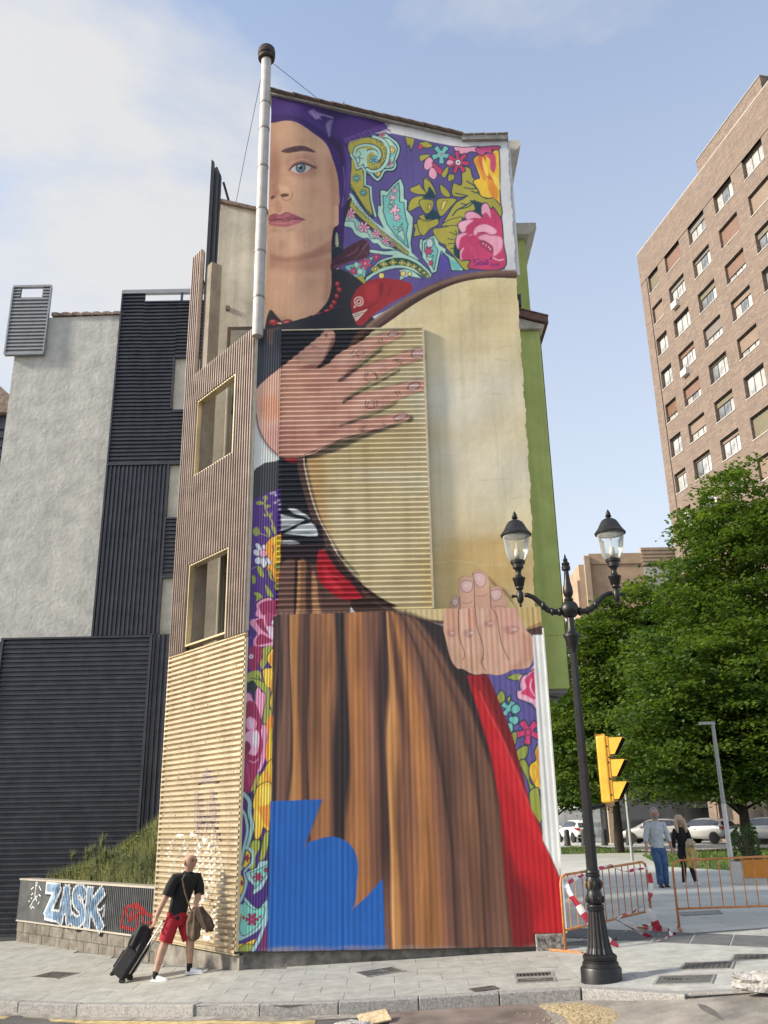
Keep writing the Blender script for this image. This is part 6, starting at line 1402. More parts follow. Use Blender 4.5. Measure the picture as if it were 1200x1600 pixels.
# patches on the road
def patch(name, pts, m, lift, label=None):
    o = MB().slab(pts, lambda X, Y: road_z(X, Y)+lift, .004).build(name, m); return o
def road_patch(name, x0, x1, yf0, yf1, m, lift, n=14):
    X = np.linspace(x0, x1, n); 
    return sheet(name, list(X), lambda x: (yf0(x), yf1(x)), lambda x, y: road_z(x, y)+lift, m, 10)
tag(road_patch('road_patch', -0.05, 1.72, lambda x: 6, lambda x: K(x)-.005, brownp, .006), kind='structure')
tag(road_patch('road_slab', 1.72, 7.5, lambda x: 5.5, lambda x: K(x)-.005, ashp2, .007), kind='structure')
yel = mat('yellow_line_paint', (0.44, 0.33, 0.14), 0.8, var=.3, vs=9, c2=(.5, .40, .2), stain=.6)
tag(road_patch('yellow_road_line', -9, -0.9, lambda x: K(x)-.38, lambda x: K(x)-.22, yel, .005, 40), kind='structure')
gut = mat('gutter_concrete', (0.22, 0.205, 0.18), 0.9, var=.3, vs=8, bump=.3, c2=(.3, .28, .25), stain=.4)
tag(road_patch('gutter', -9, -0.06, lambda x: K(x)-.2, lambda x: K(x)-.005, gut, .004, 40), kind='structure')
# spilled sand: thousands of grains over a thin heap
sandm = mat('sand', (0.36, 0.28, 0.16), 0.95, var=.35, vs=30, c2=(.46, .37, .23), bump=.6, bs=150)
rs = random.Random(3); sb = MB()
XS = np.linspace(1.55, 2.45, 26); YS = np.linspace(9.9, 11.75, 40)
XX, YY = np.meshgrid(XS, YS)
def sand_h(x, y):
    e = max(0, 1-((x-1.98-.18*math.sin(y*3))/.34)**2)*max(0, 1-((y-10.9)/.95)**2)
    return road_z(x, y)-.004+.05*e+.006*math.sin(x*37)*math.cos(y*29)*e
sando = grid_mesh('sand', XX, YY, np.vectorize(sand_h)(XX, YY), None, sandm, None, smooth=True); tag(sando, 'spilled yellow sand on the road below the kerb by the lamp post', 'sand', kind='stuff')
gb = MB()
for k in range(900):
    a, r_ = rs.uniform(0, 6.28), abs(rs.gauss(0, .35)); x, y = 1.98+r_*.7*math.cos(a), 10.9+r_*1.6*math.sin(a)
    s_ = rs.uniform(.004, .014); 
    if y < K(x)-.02: gb.ball((x, y, max(sand_h(x, y), road_z(x, y)+.006)+s_*.3), s_, s_*.9, s_*.7, 5, 3)
o = gb.build('grains', sandm, sando)
o['kind'] = 'stuff'
# broken pieces of concrete lying on the road edge
rockm = mat('broken_concrete', (0.36, 0.34, 0.31), 0.95, var=.35, vs=14, bump=1.0, bs=35, c2=(.5, .48, .45), stain=.4)
def rock(name, c, sx, sy, sz, seed, m, rz=0):
    rr = random.Random(seed); bm = bmesh.new(); bmesh.ops.create_icosphere(bm, subdivisions=3, radius=1)
    for v in bm.verts:
        d = v.co.normalized(); k = 1/max(abs(d.x)**6+abs(d.y)**6+abs(d.z)**6, 1e-6)**(1/6)
        n_ = .12*math.sin(d.x*5+seed)*math.cos(d.y*6+seed*2)+.08*math.sin(d.z*9+d.x*7+seed)
        v.co = Vector((d.x*sx, d.y*sy, d.z*sz))*min(k, 1.35)*(0.82+n_+rr.uniform(-.03, .03))
    me = bpy.data.meshes.new(name); bm.to_mesh(me); bm.free(); me.materials.append(m)
    o = bpy.data.objects.new(name, me); col.objects.link(o); o.location = c; o.rotation_euler = (0, 0, rz); return o
tag(rock('concrete_block', (4.15, 10.48, road_z(4.15, 10.4)+.10), .62, .2, .12, 3, rockm, -.25), 'long broken lump of pale concrete lying at the dropped kerb', 'rubble')
tag(rock('concrete_chunk', (-.45, 11.2, road_z(-.45, 11.2)+.035), .24, .14, .055, 8, rockm, .1), 'grey broken slab of concrete tipped in the gutter', 'rubble')
ply = mat('raw_board', (0.55, 0.40, 0.22), 0.8, var=.25, vs=20, c2=(.6, .48, .3))
o = MB().box((-.17, -.11, 0), (.17, .11, .016)).build('board_offcut', ply); o.location = (-.22, 11.42, road_z(-.22, 11.4)+.05); o.rotation_euler = (.35, -.12, .3); tag(o, 'splintered yellow board offcut leaning on the concrete chunk by the kerb', 'board')
# covers and gratings let into the paving
iron = mat('cast_iron', (0.10, 0.095, 0.085), 0.6, .6, var=.3, vs=14, bump=.3, bs=60, c2=(.16, .15, .135))
frm = mat('cover_frame', (0.28, 0.275, 0.26), 0.7, .2, var=.2, vs=14)
void = mat('drain_void', (0.01, 0.01, 0.01), 1, var=0)
def cover(label, cx, cy, w, d, rz, style, name='access_cover', m=iron):
    t = empty(name, (cx, cy, G(cx, cy)+.002), rz); tag(t, label, 'drain cover' if style == 'bars' else 'manhole cover')
    zl = lambda X, Y: (G(cx+X*math.cos(rz)-Y*math.sin(rz), cy+X*math.sin(rz)+Y*math.cos(rz))-G(cx, cy))
    fw = .03
    f = MB()
    for q in ([(-w/2, -d/2), (w/2, -d/2), (w/2, -d/2+fw), (-w/2, -d/2+fw)], [(-w/2, d/2-fw), (w/2, d/2-fw), (w/2, d/2), (-w/2, d/2)], [(-w/2, -d/2+fw), (-w/2+fw, -d/2+fw), (-w/2+fw, d/2-fw), (-w/2, d/2-fw)], [(w/2-fw, -d/2+fw), (w/2, -d/2+fw), (w/2, d/2-fw), (w/2-fw, d/2-fw)]):
        f.slab(q, lambda X, Y: zl(X, Y)+.008, .02)
    f.build('frame', frm if style != 'plain' else m, t)
    a, b = w/2-fw-.004, d/2-fw-.004
    if style == 'bars':
        MB().slab([(-a, -b), (a, -b), (a, b), (-a, b)], lambda X, Y: zl(X, Y)+.001, .004).build('drain_pit', void, t)
        n = int(2*a/.045)
        for k in range(n):
            x = -a+(k+.5)*2*a/n; MB().slab([(x-.012, -b), (x+.012, -b), (x+.012, b), (x-.012, b)], lambda X, Y: zl(X, Y)+.008, .006).build('bar', m, t)
    else:
        MB().slab([(-a, -b), (a, -b), (a, b), (-a, b)], lambda X, Y: zl(X, Y)+.005, .006).build('lid', m, t)
        if style == 'ribs':
            n = int(2*a/.06)
            for k in range(n):
                x = -a+(k+.5)*2*a/n; MB().slab([(x-.014, -b*.86), (x+.014, -b*.86), (x+.014, b*.86), (x-.014, b*.86)], lambda X, Y: zl(X, Y)+.010, .006).build('rib', m, t)
        if style == 'squares':
            for i in range(8):
                for j in range(5):
                    x, y = -a+(i+.5)*2*a/8, -b+(j+.5)*2*b/5; MB().slab([(x-.02, y-.03), (x+.02, y-.03), (x+.02, y+.03), (x-.02, y+.03)], lambda X, Y: zl(X, Y)+.009, .005).build('stud', m, t)
        if style in ('arc', 'word'):
            g_ = MB()
            if style == 'arc':
                for k in range(10): 
                    th = math.pi*(k+.5)/10; g_.box((-.004+.06*math.cos(th)+.05, -.004+.05*math.sin(th), .004), (.012+.06*math.cos(th)+.05, .012+.05*math.sin(th), .011))
                g_.box((-.12, 0, .004), (-.02, .012, .011)); g_.box((.046, -.01, .004), (.056, .09, .011))
                g_.build('emblem', frm, t)
            else:
                for k in range(11): 
                    if k != 5: g_.box((-.23+k*.042, -.014+.006*(k % 3), .004), (-.205+k*.042, .02-.005*(k % 2), .010))
                g_.build('worn_lettering', void, t)
    return t
cover('dark square grating set askew in the pavement near the suitcase', -5.4, 15.93, .62, .48, -.5, 'squares', 'grating')
cover('dark iron cover in the pavement in front of the brown skirt', -.17, 13.62, .6, .42, .45, 'arc')
cover('slotted drain in a pale frame beside the left foot of the lamp post', 1.80, 12.74, .5, .28, -.12, 'bars', 'drain_grate')
cover('small cover with a curved sign just below the slotted drain', 1.77, 12.40, .5, .28, -.12, 'arc')
cover('ribbed grey cover in the plaza, between the lettered one and the far grating', 3.87, 12.26, .62, .5, -.42, 'ribs')
cover('lettered rectangular cover in the paving right of the lamp post', 3.38, 11.60, .66, .5, -.42, 'word', m=mat('worn_cover', (.16, .155, .145), .6, .5, var=.25, vs=10))
cover('studded dark grating at the right edge of the plaza', 4.62, 12.52, .66, .45, -.42, 'squares', 'grating')
cover('ribbed cover half hidden behind the lump of concrete', 4.2, 11.25, .6, .4, -.42, 'ribs')
cover('pale steel lid lying flush in the plaza beyond the right barrier', 5.55, 17.6, .7, .5, -.2, 'plain', m=frm)
cover('worn little lid near the kerb below the brown skirt', 1.1, 12.1, .32, .2, .3, 'plain')
# ============================ MURAL HOUSE ============================
WY = 14.5
cv = Canvas(); cv.run(PAINT)
def paint_mat(name, rough, bump, bs, wear):
    m = bpy.data.materials.new(name); m.use_nodes = True; t = m.node_tree; p = t.nodes['Principled BSDF']
    at = t.nodes.new('ShaderNodeAttribute'); at.attribute_name = 'paint'
    co = t.nodes.new('ShaderNodeTexCoord'); n = t.nodes.new('ShaderNodeTexNoise'); n.inputs['Scale'].default_value = 2.2; n.inputs['Detail'].default_value = 9; n.inputs['Roughness'].default_value = .68
    t.links.new(co.outputs['Object'], n.inputs['Vector'])
    r = t.nodes.new('ShaderNodeMapRange'); r.inputs[1].default_value = .3; r.inputs[2].default_value = .7; r.inputs[3].default_value = 1-wear; r.inputs[4].default_value = 1+wear*.6
    t.links.new(n.outputs[0], r.inputs[0])
    a = t.nodes.new('ShaderNodeMix'); a.data_type = 'RGBA'; a.blend_type = 'MULTIPLY'; a.inputs[0].default_value = 1
    mp_ = t.nodes.new('ShaderNodeMapping'); mp_.inputs['Scale'].default_value = (4, 4, .2); t.links.new(co.outputs['Object'], mp_.inputs[0])
    n3 = t.nodes.new('ShaderNodeTexNoise'); n3.inputs['Scale'].default_value = 1.6; n3.inputs['Detail'].default_value = 8; n3.inputs['Roughness'].default_value = .65; t.links.new(mp_.outputs[0], n3.inputs['Vector'])
    r3 = t.nodes.new('ShaderNodeMapRange'); r3.inputs[1].default_value = .48; r3.inputs[2].default_value = .8; r3.inputs[3].default_value = 1; r3.inputs[4].default_value = .80; t.links.new(n3.outputs[0], r3.inputs[0])
    ml = t.nodes.new('ShaderNodeMath'); ml.operation = 'MULTIPLY'; t.links.new(r.outputs[0], ml.inputs[0]); t.links.new(r3.outputs[0], ml.inputs[1])
    t.links.new(at.outputs['Color'], a.inputs[6]); t.links.new(ml.outputs[0], a.inputs[7]); t.links.new(a.outputs[2], p.inputs['Base Color'])
    p.inputs['Roughness'].default_value = rough
    if bump:
        n2 = t.nodes.new('ShaderNodeTexNoise'); n2.inputs['Scale'].default_value = bs; n2.inputs['Detail'].default_value = 6; t.links.new(co.outputs['Object'], n2.inputs['Vector'])
        b = t.nodes.new('ShaderNodeBump'); b.inputs['Strength'].default_value = bump; b.inputs['Distance'].default_value = .02; t.links.new(n2.outputs[0], b.inputs['Height']); t.links.new(b.outputs[0], p.inputs['Normal'])
    return m
pm_wall = paint_mat('mural_paint_on_plaster', .75, .22, 9, .10); pm_metal = paint_mat('mural_paint_on_metal', .46, 0, 1, .11)
plaster = mat('old_plaster', (.46, .43, .37), .9, var=.12, vs=1.2, bump=.3, bs=14, c2=(.55, .52, .45), stain=.25, streak=.35)
house = empty('mural_house', (0, WY, -.35)); tag(house, 'tall narrow gable painted with a woman in a purple scarf holding a drum', 'building')
HI = Matrix.Translation((0, -WY, .35))
def hp(o): o.parent = house; o.matrix_parent_inverse = HI; return o
roofx, roofz = [-2.14, .303, 1.704, 2.613], [15.78, 15.0, 14.59, 14.58]
def roofline(x): return np.interp(x, roofx, roofz)
def right_edge(z): return np.interp(z, [4.5, 4.9, 5.0, 7.1, 10, 11.5, 14.6], [2.44, 2.44, 2.47, 2.54, 2.57, 2.585, 2.61])
# plastered gable, painted
us = np.arange(-2.14, 2.63, .0125); vz = np.arange(4.86, 15.82, .0125)
U, V = np.meshgrid(us, vz)
uc, vc = (U[:-1, :-1]+U[1:, 1:])/2, (V[:-1, :-1]+V[1:, 1:])/2
mk = (vc < roofline(uc)-.01) & (uc < right_edge(vc)+.010*np.sin(vc*9)+.006*np.sin(vc*31)) & ~((uc > -2.12) & (uc < .70) & (vc < 10.12))
wave = .006*np.sin(U*1.7+V*.9)+.004*np.sin(U*5.1-V*3.3)
hp(grid_mesh('gable_wall', U, np.full_like(U, WY+.05)+wave, V, mk, pm_wall, None, cv.sample(U.ravel(), V.ravel()), True))
# wide ridged sheet with the drum, ridges lying flat
ZB0, ZB1 = 4.95, 10.225; nb = 57
us = np.linspace(-1.82, .762, 212); vz = np.linspace(ZB0, ZB1, nb*8+1); U, V = np.meshgrid(us, vz)
ph = (V-ZB0)/(ZB1-ZB0)*nb*2*math.pi
prof_ = np.clip(np.sin(ph)*1.5, -1, 1)
hp(grid_mesh('flat_ridged_sheet', U, WY-.012-.016*prof_, V, None, pm_metal, None, cv.sample(U.ravel(), V.ravel()), True))
# skirt sheet, ridges upright
nC = 50; us = np.linspace(-1.815, 2.545, nC*8+1); vz = np.arange(-.105, 4.962, .0125); U, V = np.meshgrid(us, vz)
ph = (U+1.815)/4.36*nC*2*math.pi; prof_ = np.clip(np.sin(ph)*1.6, -1, 1)*np.where(np.abs((U+1.815) % 1.046-.05) < .045, 2.2, 1)+.25*np.sin(V*1.3+U*4)
uc, vc = (U[:-1, :-1]+U[1:, 1:])/2, (V[:-1, :-1]+V[1:, 1:])/2
mk = ~((uc > 2.09) & (vc < .07))
hp(grid_mesh('upright_ridged_sheet', U, WY-.03-.0011*prof_, V, mk, pm_metal, None, cv.sample(U.ravel(), V.ravel()), True))
# narrow corner sheet
nD = 10; us = np.linspace(-2.255, -1.822, nD*6+1); vz = np.arange(-.10, 10.28, .0125); U, V = np.meshgrid(us, vz)
ph = (U+2.255)/.433*nD*2*math.pi
hp(grid_mesh('corner_ridged_sheet', U, WY-.026-.0022*np.clip(np.sin(ph)*1.6, -1, 1), V, None, pm_metal, None, cv.sample(U.ravel(), V.ravel()), True))
# trims of the sheets
trimD = mat('dark_trim', (.045, .047, .055), .4, .5, var=.2, vs=8); trimS = mat('sheet_edge_cream', (.52, .46, .33), .5, .2, var=.15, vs=6); brass = mat('champagne_metal', (.62, .52, .34), .4, .6, var=.10, vs=5)
hp(MB().box((.762, WY-.035, 4.965), (.80, WY+.04, 10.225)).build('sheet_side_trim', trimS, None)); hp(MB().box((-1.82, WY-.033, 10.225), (.80, WY+.04, 10.25)).build('sheet_top_trim', trimS, None))
hp(MB().box((-1.83, WY-.018, -.10), (2.54, WY+.045, 4.93)).build('sheet_backing', trimD, None))
hp(MB().box((2.546, WY-.05, .07), (2.57, WY+.045, 4.6)).build('white_corner_trim', mat('white_trim', (.72, .73, .72), .5, var=.1, vs=5), None))
hp(MB().box((-2.262, WY-.045, -.12), (2.09, WY+.02, -.105)).build('drip_edge', trimD, None))
# solid house behind
bodyp = [(-2.13, -.6), (2.44, -.6), (2.44, 4.9), (2.53, 7), (2.58, 14.5), (1.7, 14.5), (-2.13, 15.68)]
hp(MB().prism(bodyp, WY+.075, WY+3.3).build('house_body', plaster, None))
# roof verge: individual tiles
tilem = mat('roof_tile_old', (.20, .135, .11), .85, var=.35, vs=9, bump=.4, bs=40, c2=(.26, .2, .17), stain=.4); mort = mat('verge_mortar', (.36, .34, .31), .9, var=.25, vs=9, bump=.4)
roof = hp(MB().prism([(-2.2, 15.775), (1.7, 14.565), (1.7, 14.60), (-2.2, 15.82)], WY-.01, WY+3.3).build('roof', mort, None))
hp(MB().prism([(1.7, 14.50), (2.62, 14.50), (2.62, 14.60), (1.7, 14.60)], WY-.03, WY+3.3).build('roof_flat', mort, None))
th_ = math.atan2(-1.21, 3.9)
for k in range(15):
    t_ = (k+.5)/15; x_ = -2.2+3.9*t_; z_ = 15.825-1.21*t_+random.Random(k).uniform(-.008, .012)
    b_ = MB(); n_ = 6; prof_t = [(.30*i/n_-.15, 0) for i in range(2)]
    b_.add([(-.16, -.06, .012), (.16, -.06, -.0), (.16, .34, -.0), (-.16, .34, .012), (-.16, -.06, .03), (.16, -.06, .016), (.16, .34, .016), (-.16, .34, .03), (-.16, .14, .045), (.16, .14, .03)],
           [(0, 3, 2, 1), (0, 1, 5, 4), (2, 3, 7, 6), (4, 5, 9, 8), (8, 9, 6, 7), (0, 4, 8, 7, 3), (1, 2, 6, 9, 5)])
    o = hp(b_.build('verge_tile', tilem, None)); o.parent = roof; o.matrix_parent_inverse = Matrix.Identity(4); o.location = (x_, WY-.04, z_); o.rotation_euler = (0, -th_+.06*random.Random(k+50).uniform(-1, 1)*.4, 0)
for k in range(4):
    o = MB().box((-.11, -.03, 0), (.11, .3, .016)).build('verge_tile', mort, roof); o.location = (1.82+k*.23, WY-.04, 14.604+.004*(k % 2)); o.rotation_euler = (0, -.05, 0)
o = MB().ball((-2.1, WY+.02, 15.86), .07, .07, .06).build('ridge_cap', tilem, roof)
# eave that runs back along the right flank
evm = mat('eave_render', (.44, .41, .34), .85, var=.15, vs=4, c2=(.5, .47, .4))
hp(MB().prism([(2.60, 14.3), (2.70, 14.36), (2.92, 14.62), (2.92, 14.74), (2.60, 14.74)], WY+.3, WY+3.3).build('eave', evm, None))
hp(MB().box((2.56, WY+.08, 11.4), (2.66, WY+.1, 14.55)).build('flank_edge', mat('white_render_edge', (.62, .62, .62), .85, var=.1, vs=3), None))
# plinth
pl = mat('stained_plinth', (.13, .12, .105), .95, var=.4, vs=5, bump=.8, bs=25, c2=(.2, .185, .165), stain=.6)
hp(MB().box((-2.2, WY+.02, -.75), (2.09, WY+.4, -.10)).build('plinth', pl, None)); 
stub = hp(MB().box((2.10, WY-.10, -.4), (2.53, WY+.4, .062)).build('corner_block', mat('corner_block_stone', (.12, .115, .105), .95, var=.6, vs=14, bump=1, bs=40, c2=(.3, .29, .27), stain=.7), None)); bevel(stub, .02)
# ============================ CHIMNEY PIPE WITH GUY WIRES ============================
pipem = mat('galvanised_pipe', (.50, .48, .46), .6, .1, var=.12, vs=4, stain=.2); capm = mat('rusty_cap', (.035, .028, .025), .7, .3, var=.4, vs=10, c2=(.06, .045, .04))
ch = empty('chimney_pipe', (-2.235, WY-.19, 10.0)); tag(ch, 'tall pale metal chimney pipe with dark round cap on the gable edge', 'chimney')
CI = Matrix.Translation((2.235, -(WY-.19), -10.0))
def cp(o): o.parent = ch; o.matrix_parent_inverse = CI; return o
zs_ = [10.02, 10.83, 11.82, 12.78, 13.77, 14.69, 15.33, 16.5]
for a_, b_ in zip(zs_[:-1], zs_[1:]): cp(MB().lathe([(a_+.006, .095), (a_+.03, .1), (b_-.03, .1), (b_-.006, .095)], 24, (-2.235, WY-.19, 0)).build('pipe_section', pipem, None, 30))
for a_ in zs_[1:-1]: cp(MB().lathe([(a_-.02, .108), (a_+.02, .108)], 24, (-2.235, WY-.19, 0)).build('clamp_ring', mat('clamp', (.3, .28, .26), .5, .5) if a_ == zs_[1] else bpy.data.materials['clamp'], None))
cp(MB().lathe([(16.45, .11), (16.47, .165), (16.53, .175), (16.55, .16), (16.57, .178), (16.66, .178), (16.70, .16), (16.73, .165), (16.78, .12)], 24, (-2.235, WY-.19, 0)).build('cap', capm, None, 40))
cp(MB().tube([(-2.09, WY-.12, 16.42), (-.6, WY+.6, 15.55), (.5, WY+1.3, 14.98)], .006, 5).build('guy_wire', trimD, None)); cp(MB().tube([(-2.33, WY-.15, 16.1), (-2.9, WY+1.6, 15.75), (-3.45, WY+3.3, 15.3)], .006, 5).build('guy_wire', trimD, None))
wd = mat('weed_green', (.07, .09, .03), .8, var=.4, vs=20)
w_ = MB(); rr = random.Random(5)
for k in range(26):
    x_, y_, z_ = -.78+rr.uniform(-.12, .12), WY+.1, float(roofline(-.78))+.07; d_ = Vector((rr.uniform(-.1, .1), rr.uniform(-.1, .1), rr.uniform(.08, .2)))
    w_.add([(x_-.008, y_, z_), (x_+.008, y_, z_), (x_+d_.x, y_+d_.y, z_+d_.z)], [(0, 1, 2)])
tag(w_.build('roof_weed', wd), 'little weed growing between the roof tiles above the purple scarf', 'plant')
# ============================ METAL SCREEN ON THE LEFT FLANK ============================
FA = R(39.3)
screen = empty('metal_screen', (-2.262, WY-.02, -.35), 0); tag(screen, 'champagne ridged metal screen with two framed openings round the corner of the mural', 'facade')
# local frame: x runs back along the flank, front is -y
SM = Matrix.Translation((-2.262, WY-.02, 0)) @ Matrix.Rotation(R(90)+FA, 4, 'Z')   # local +x -> (-sin, cos)
SI = Matrix.Translation((2.262, -(WY-.02), .35))
def spart(b, name, m, x=0, z=0, y=0, parent=None, smooth=False):
    o = b.build(name, m, None, smooth); o.parent = parent or screen
    # mirrored so that the front looks to the street
    o.matrix_parent_inverse = SI if parent is None else Matrix.Identity(4)
    o.matrix_basis = SM @ Matrix.Translation((x, y, z)) if parent is None else Matrix.Translation((x, y, z))
    return o
scm = mat('champagne_sheet', (.34, .275, .235), .36, .5, var=.10, vs=3, c2=(.40, .33, .285), streak=.2); gold = mat('gold_sheet', (.56, .465, .32), .42, .5, var=.12, vs=3, c2=(.63, .54, .39), streak=.35)
def flip(b):   # front at +y becomes the outside of this frame
    b.v = [(p[0], -p[1], p[2]) for p in b.v]; b.f = [q[::-1] for q in b.f]; return b
DEPW, PIT = .06, .088
Wf = 2.75
def sc_piece(x0, x1, z0, z1, along='z', m=scm, name='upright_sheet'): return spart(flip(corr(x1-x0, z1-z0, along, PIT, DEPW if along == 'x' else .085, 'trap', .46 if along == 'x' else .24)), name, m, x0, z0)
o_ = [(.67, 2.16, 8.02, 9.63), (.67, 2.13, 4.72, 6.24)]
sc_piece(0, .67, 4.62, 10.29); sc_piece(2.16, Wf, 4.62, 10.29); sc_piece(.67, 2.16, 9.63, 10.29); sc_piece(.67, 2.16, 6.24, 8.02)
sc_piece(2.33, Wf+.02, 10.29, 13.3, name='fin_sheet')
sc_piece(0, Wf, -.13, 4.60, 'x', gold, 'flat_ridged_sheet')
for (a_, b_, c_, d_) in o_:
    fo = spart(MB().box((0, -.10, .012), (b_-a_, .05, .045)), 'opening_frame', brass, a_, c_-.02)
    for bx_ in (((0, -.10, .045), (.026, .05, d_-c_)), ((b_-a_-.026, -.10, .045), (b_-a_, .05, d_-c_)), ((0, -.10, d_-c_), (b_-a_, .05, d_-c_+.028))):
        q = MB().box(*bx_).build('frame_bar', brass, None); q.parent = fo
spart(MB().box((0, -.03, 0), (Wf, .05, .022)), 'waist_trim', brass, 0, 4.598); spart(MB().box((-.012, -.05, 0), (.012, .045, 4.65)), 'corner_trim', brass, 0, -.1)
spart(MB().box((-.014, -.06, 0), (.02, .046, 5.68)), 'corner_trim_upper', trimS, 0, 4.65); spart(MB().box((0, -.05, 0), (.02, .04, 10.5)), 'rear_edge', trimS, Wf+.01, -.1); spart(MB().box((0, -.03, -.02), (Wf, .045, 0)), 'bottom_trim', brass, 0, -.13)
spart(MB().box((-.02, -.3, 0), (Wf, -.02, .65)), 'concrete_footing', mat('concrete_footing', (.19, .175, .15), .95, var=.3, vs=4, bump=.5, bs=20, c2=(.25, .235, .21), stain=.6, streak=.4), 0, -.80)
scr = MB().lathe([(0, .011), (.006, .009)], 8, (0, 0, 0), 'Y').mesh('screw', trimD)
for k in range(48):
    i_, j_ = k % 6, k//6; sx_, sz_ = .2+.47*i_+.03*(j_ % 2), .1+.57*j_; o = inst('screw', scr, screen); o.matrix_parent_inverse = SI; o.matrix_basis = SM @ Matrix.Translation((sx_, DEPW, round((sz_+.13)/(4.73/54))*(4.73/54)-.13+.03))
stl = mat('dark_steel', (.05, .05, .056), .45, .5, var=.2, vs=6)
spart(MB().box((0, -.42, 0), (.10, -.30, 13.0)), 'steel_post', stl, 2.5, -.1); spart(MB().box((0, -.36, 0), (2.5, -.30, .1)), 'steel_rail', stl, .1, 7.1)
spart(MB().box((0, -.30, 0), (.24, -.06, 12.9)), 'concrete_post', mat('post_concrete', (.25, .22, .18), .9, var=.2, vs=3, streak=.4), 2.08, .0)
inner = mat('shading_slab_dark', (.06, .055, .05), .9, var=.3, vs=2)  # near-black tone to dim the space behind the openings
spart(MB().box((0, -2.6, 0), (2.7, -.12, .12)), 'shading_slab', inner, .02, 7.2); spart(MB().box((0, -2.6, 0), (2.7, -.12, .12)), 'shading_slab', inner, .02, 4.4)  # slabs added to keep light out behind the screen openings
# tag left on the gold sheet: sprayed loops following the ridges
spray = mat('white_spray', (.80, .78, .72), .7, var=.2, vs=30); spray2 = mat('grey_violet_spray', (.34, .28, .30), .7, var=.3, vs=30); sprayb = mat('dark_spray', (.12, .1, .1), .7, var=.3, vs=30)
def ridge_y(z):
    n = int(round(4.73/PIT)); p = 4.73/n; t = ((z+.13)/p) % 1
    return DEPW*float(np.interp(t, [0, .1, .56, .66, 1], [0, 1, 1, 0, 0]))+.0035
def spray_line(pts, w, m, name='sprayed_line'):
    Q = smooth_curve(np.array(pts, float), False); b = MB(); vv = []; ff = []
    D = [Q[0]]
    for a, c in zip(Q[:-1], Q[1:]):
        n = max(int(np.hypot(*(c-a))/.012), 1)
        for k in range(1, n+1): D.append(a+(c-a)*k/n)
    D = np.array(D); T = np.gradient(D, axis=0); T /= (np.hypot(T[:, 0], T[:, 1])[:, None]+1e-9); Nn = np.stack([-T[:, 1], T[:, 0]], 1)
    for p, nn in zip(D, Nn):
        for s_ in (-1, 1):
            q = p+nn*w/2*s_; vv.append((q[0], ridge_y(q[1]), q[1]))
    ff = [(2*i, 2*i+1, 2*i+3, 2*i+2) for i in range(len(D)-1)]
    b.add(vv, ff); return spart(b, name, m)
def arc(cx, cz, rx, rz, a0, a1, n=10): return [(cx+rx*math.cos(R(a0+(a1-a0)*k/(n-1))), cz+rz*math.sin(R(a0+(a1-a0)*k/(n-1)))) for k in range(n)]
spray_line(arc(1.05, 1.0, .28, .42, 0, 380, 16), .10, spray); spray_line(arc(1.05, 1.0, .12, .24, 0, 350, 12), .07, spray)
spray_line([(2.4, 1.1), (2.2, 1.45), (1.9, 1.5), (1.7, 1.3), (1.75, .8), (1.6, .3)], .05, spray); spray_line([(2.3, .9), (2.0, 1.2), (1.6, 1.5), (1.35, 1.4), (1.35, .6), (1.5, .1)], .05, spray)
spray_line([(.9, 1.5), (.6, 1.2), (.5, .8), (.66, .3), (.5, .0)], .06, spray); spray_line(arc(.85, .22, .25, .2, 40, 330), .06, spray); spray_line([(1.75, .1), (1.5, .2), (1.2, .5), (1.0, .1), (.75, -.02)], .05, spray)
for k in range(9): spray_line([(.75+.085*k, 2.0+.22*math.sin(k)), (.73+.085*k, 1.75), (.76+.085*k, 1.55-.1*math.cos(k*2))], .05, spray2)
for k in range(7): spray_line([(.8+.1*k, 2.55-.07*abs(k-3)), (.78+.1*k, 2.3)], .09, spray2)
spray_line(arc(1.05, 1.32, .44, .40, 20, 170), .03, sprayb); spray_line([(1.3, .1), (1.2, .6), (.95, .7), (.7, .4)], .025, sprayb)
# ============================ OLD HOUSE BEHIND THE SCREEN ============================
back = empty('plastered_rear_house', (-2.8, 17.3, -.4)); tag(back, 'plain beige plastered house wall rising behind the ridged metal screen', 'building'); BI = Matrix.Translation((2.8, -17.3, .4))
def bp(o): o.parent = back; o.matrix_parent_inverse = BI; return o
bp(MB().prism([(-3.60, -.6), (-2.14, -.6), (-2.14, 14.85), (-3.66, 15.3)], 17.3, 20.2).build('wall', plaster, None))
bp(MB().prism([(-3.72, 15.31), (-2.14, 14.86), (-2.14, 14.93), (-3.72, 15.40)], 17.22, 20.2).build('roof', tilem, None))
bp(MB().box((-3.36, 17.26, 11.2), (-2.6, 17.33, 12.0)).build('window_frame', mat('brown_frame', (.10, .07, .055), .6, var=.2), None)); bp(MB().box((-3.28, 17.24, 11.2), (-2.6, 17.262, 11.9)).build('shutter', mat('grey_shutter', (.36, .34, .30), .7, var=.2, vs=5), None))
bp(MB().box((-3.42, 17.24, 12.43), (-3.34, 17.31, 12.53)).build('junction_box', mat('box_brown', (.16, .14, .11), .7), None))
for x_ in (-3.28, -3.22, -2.98): bp(MB().tube([(x_, 17.25, 4.2), (x_, 17.25, 11.1)], .03 if x_ > -3.25 else .045, 8).build('wall_pipe', mat('wall_pipe_paint', (.40, .38, .33), .7) if x_ == -3.28 else bpy.data.materials['wall_pipe_paint'], None))
for z_ in (9.9, 10.15, 6.5): bp(MB().box((-3.16, 17.2, z_), (-3.05, 17.3, z_+.18)).build('meter_box', bpy.data.materials['box_brown'], None))
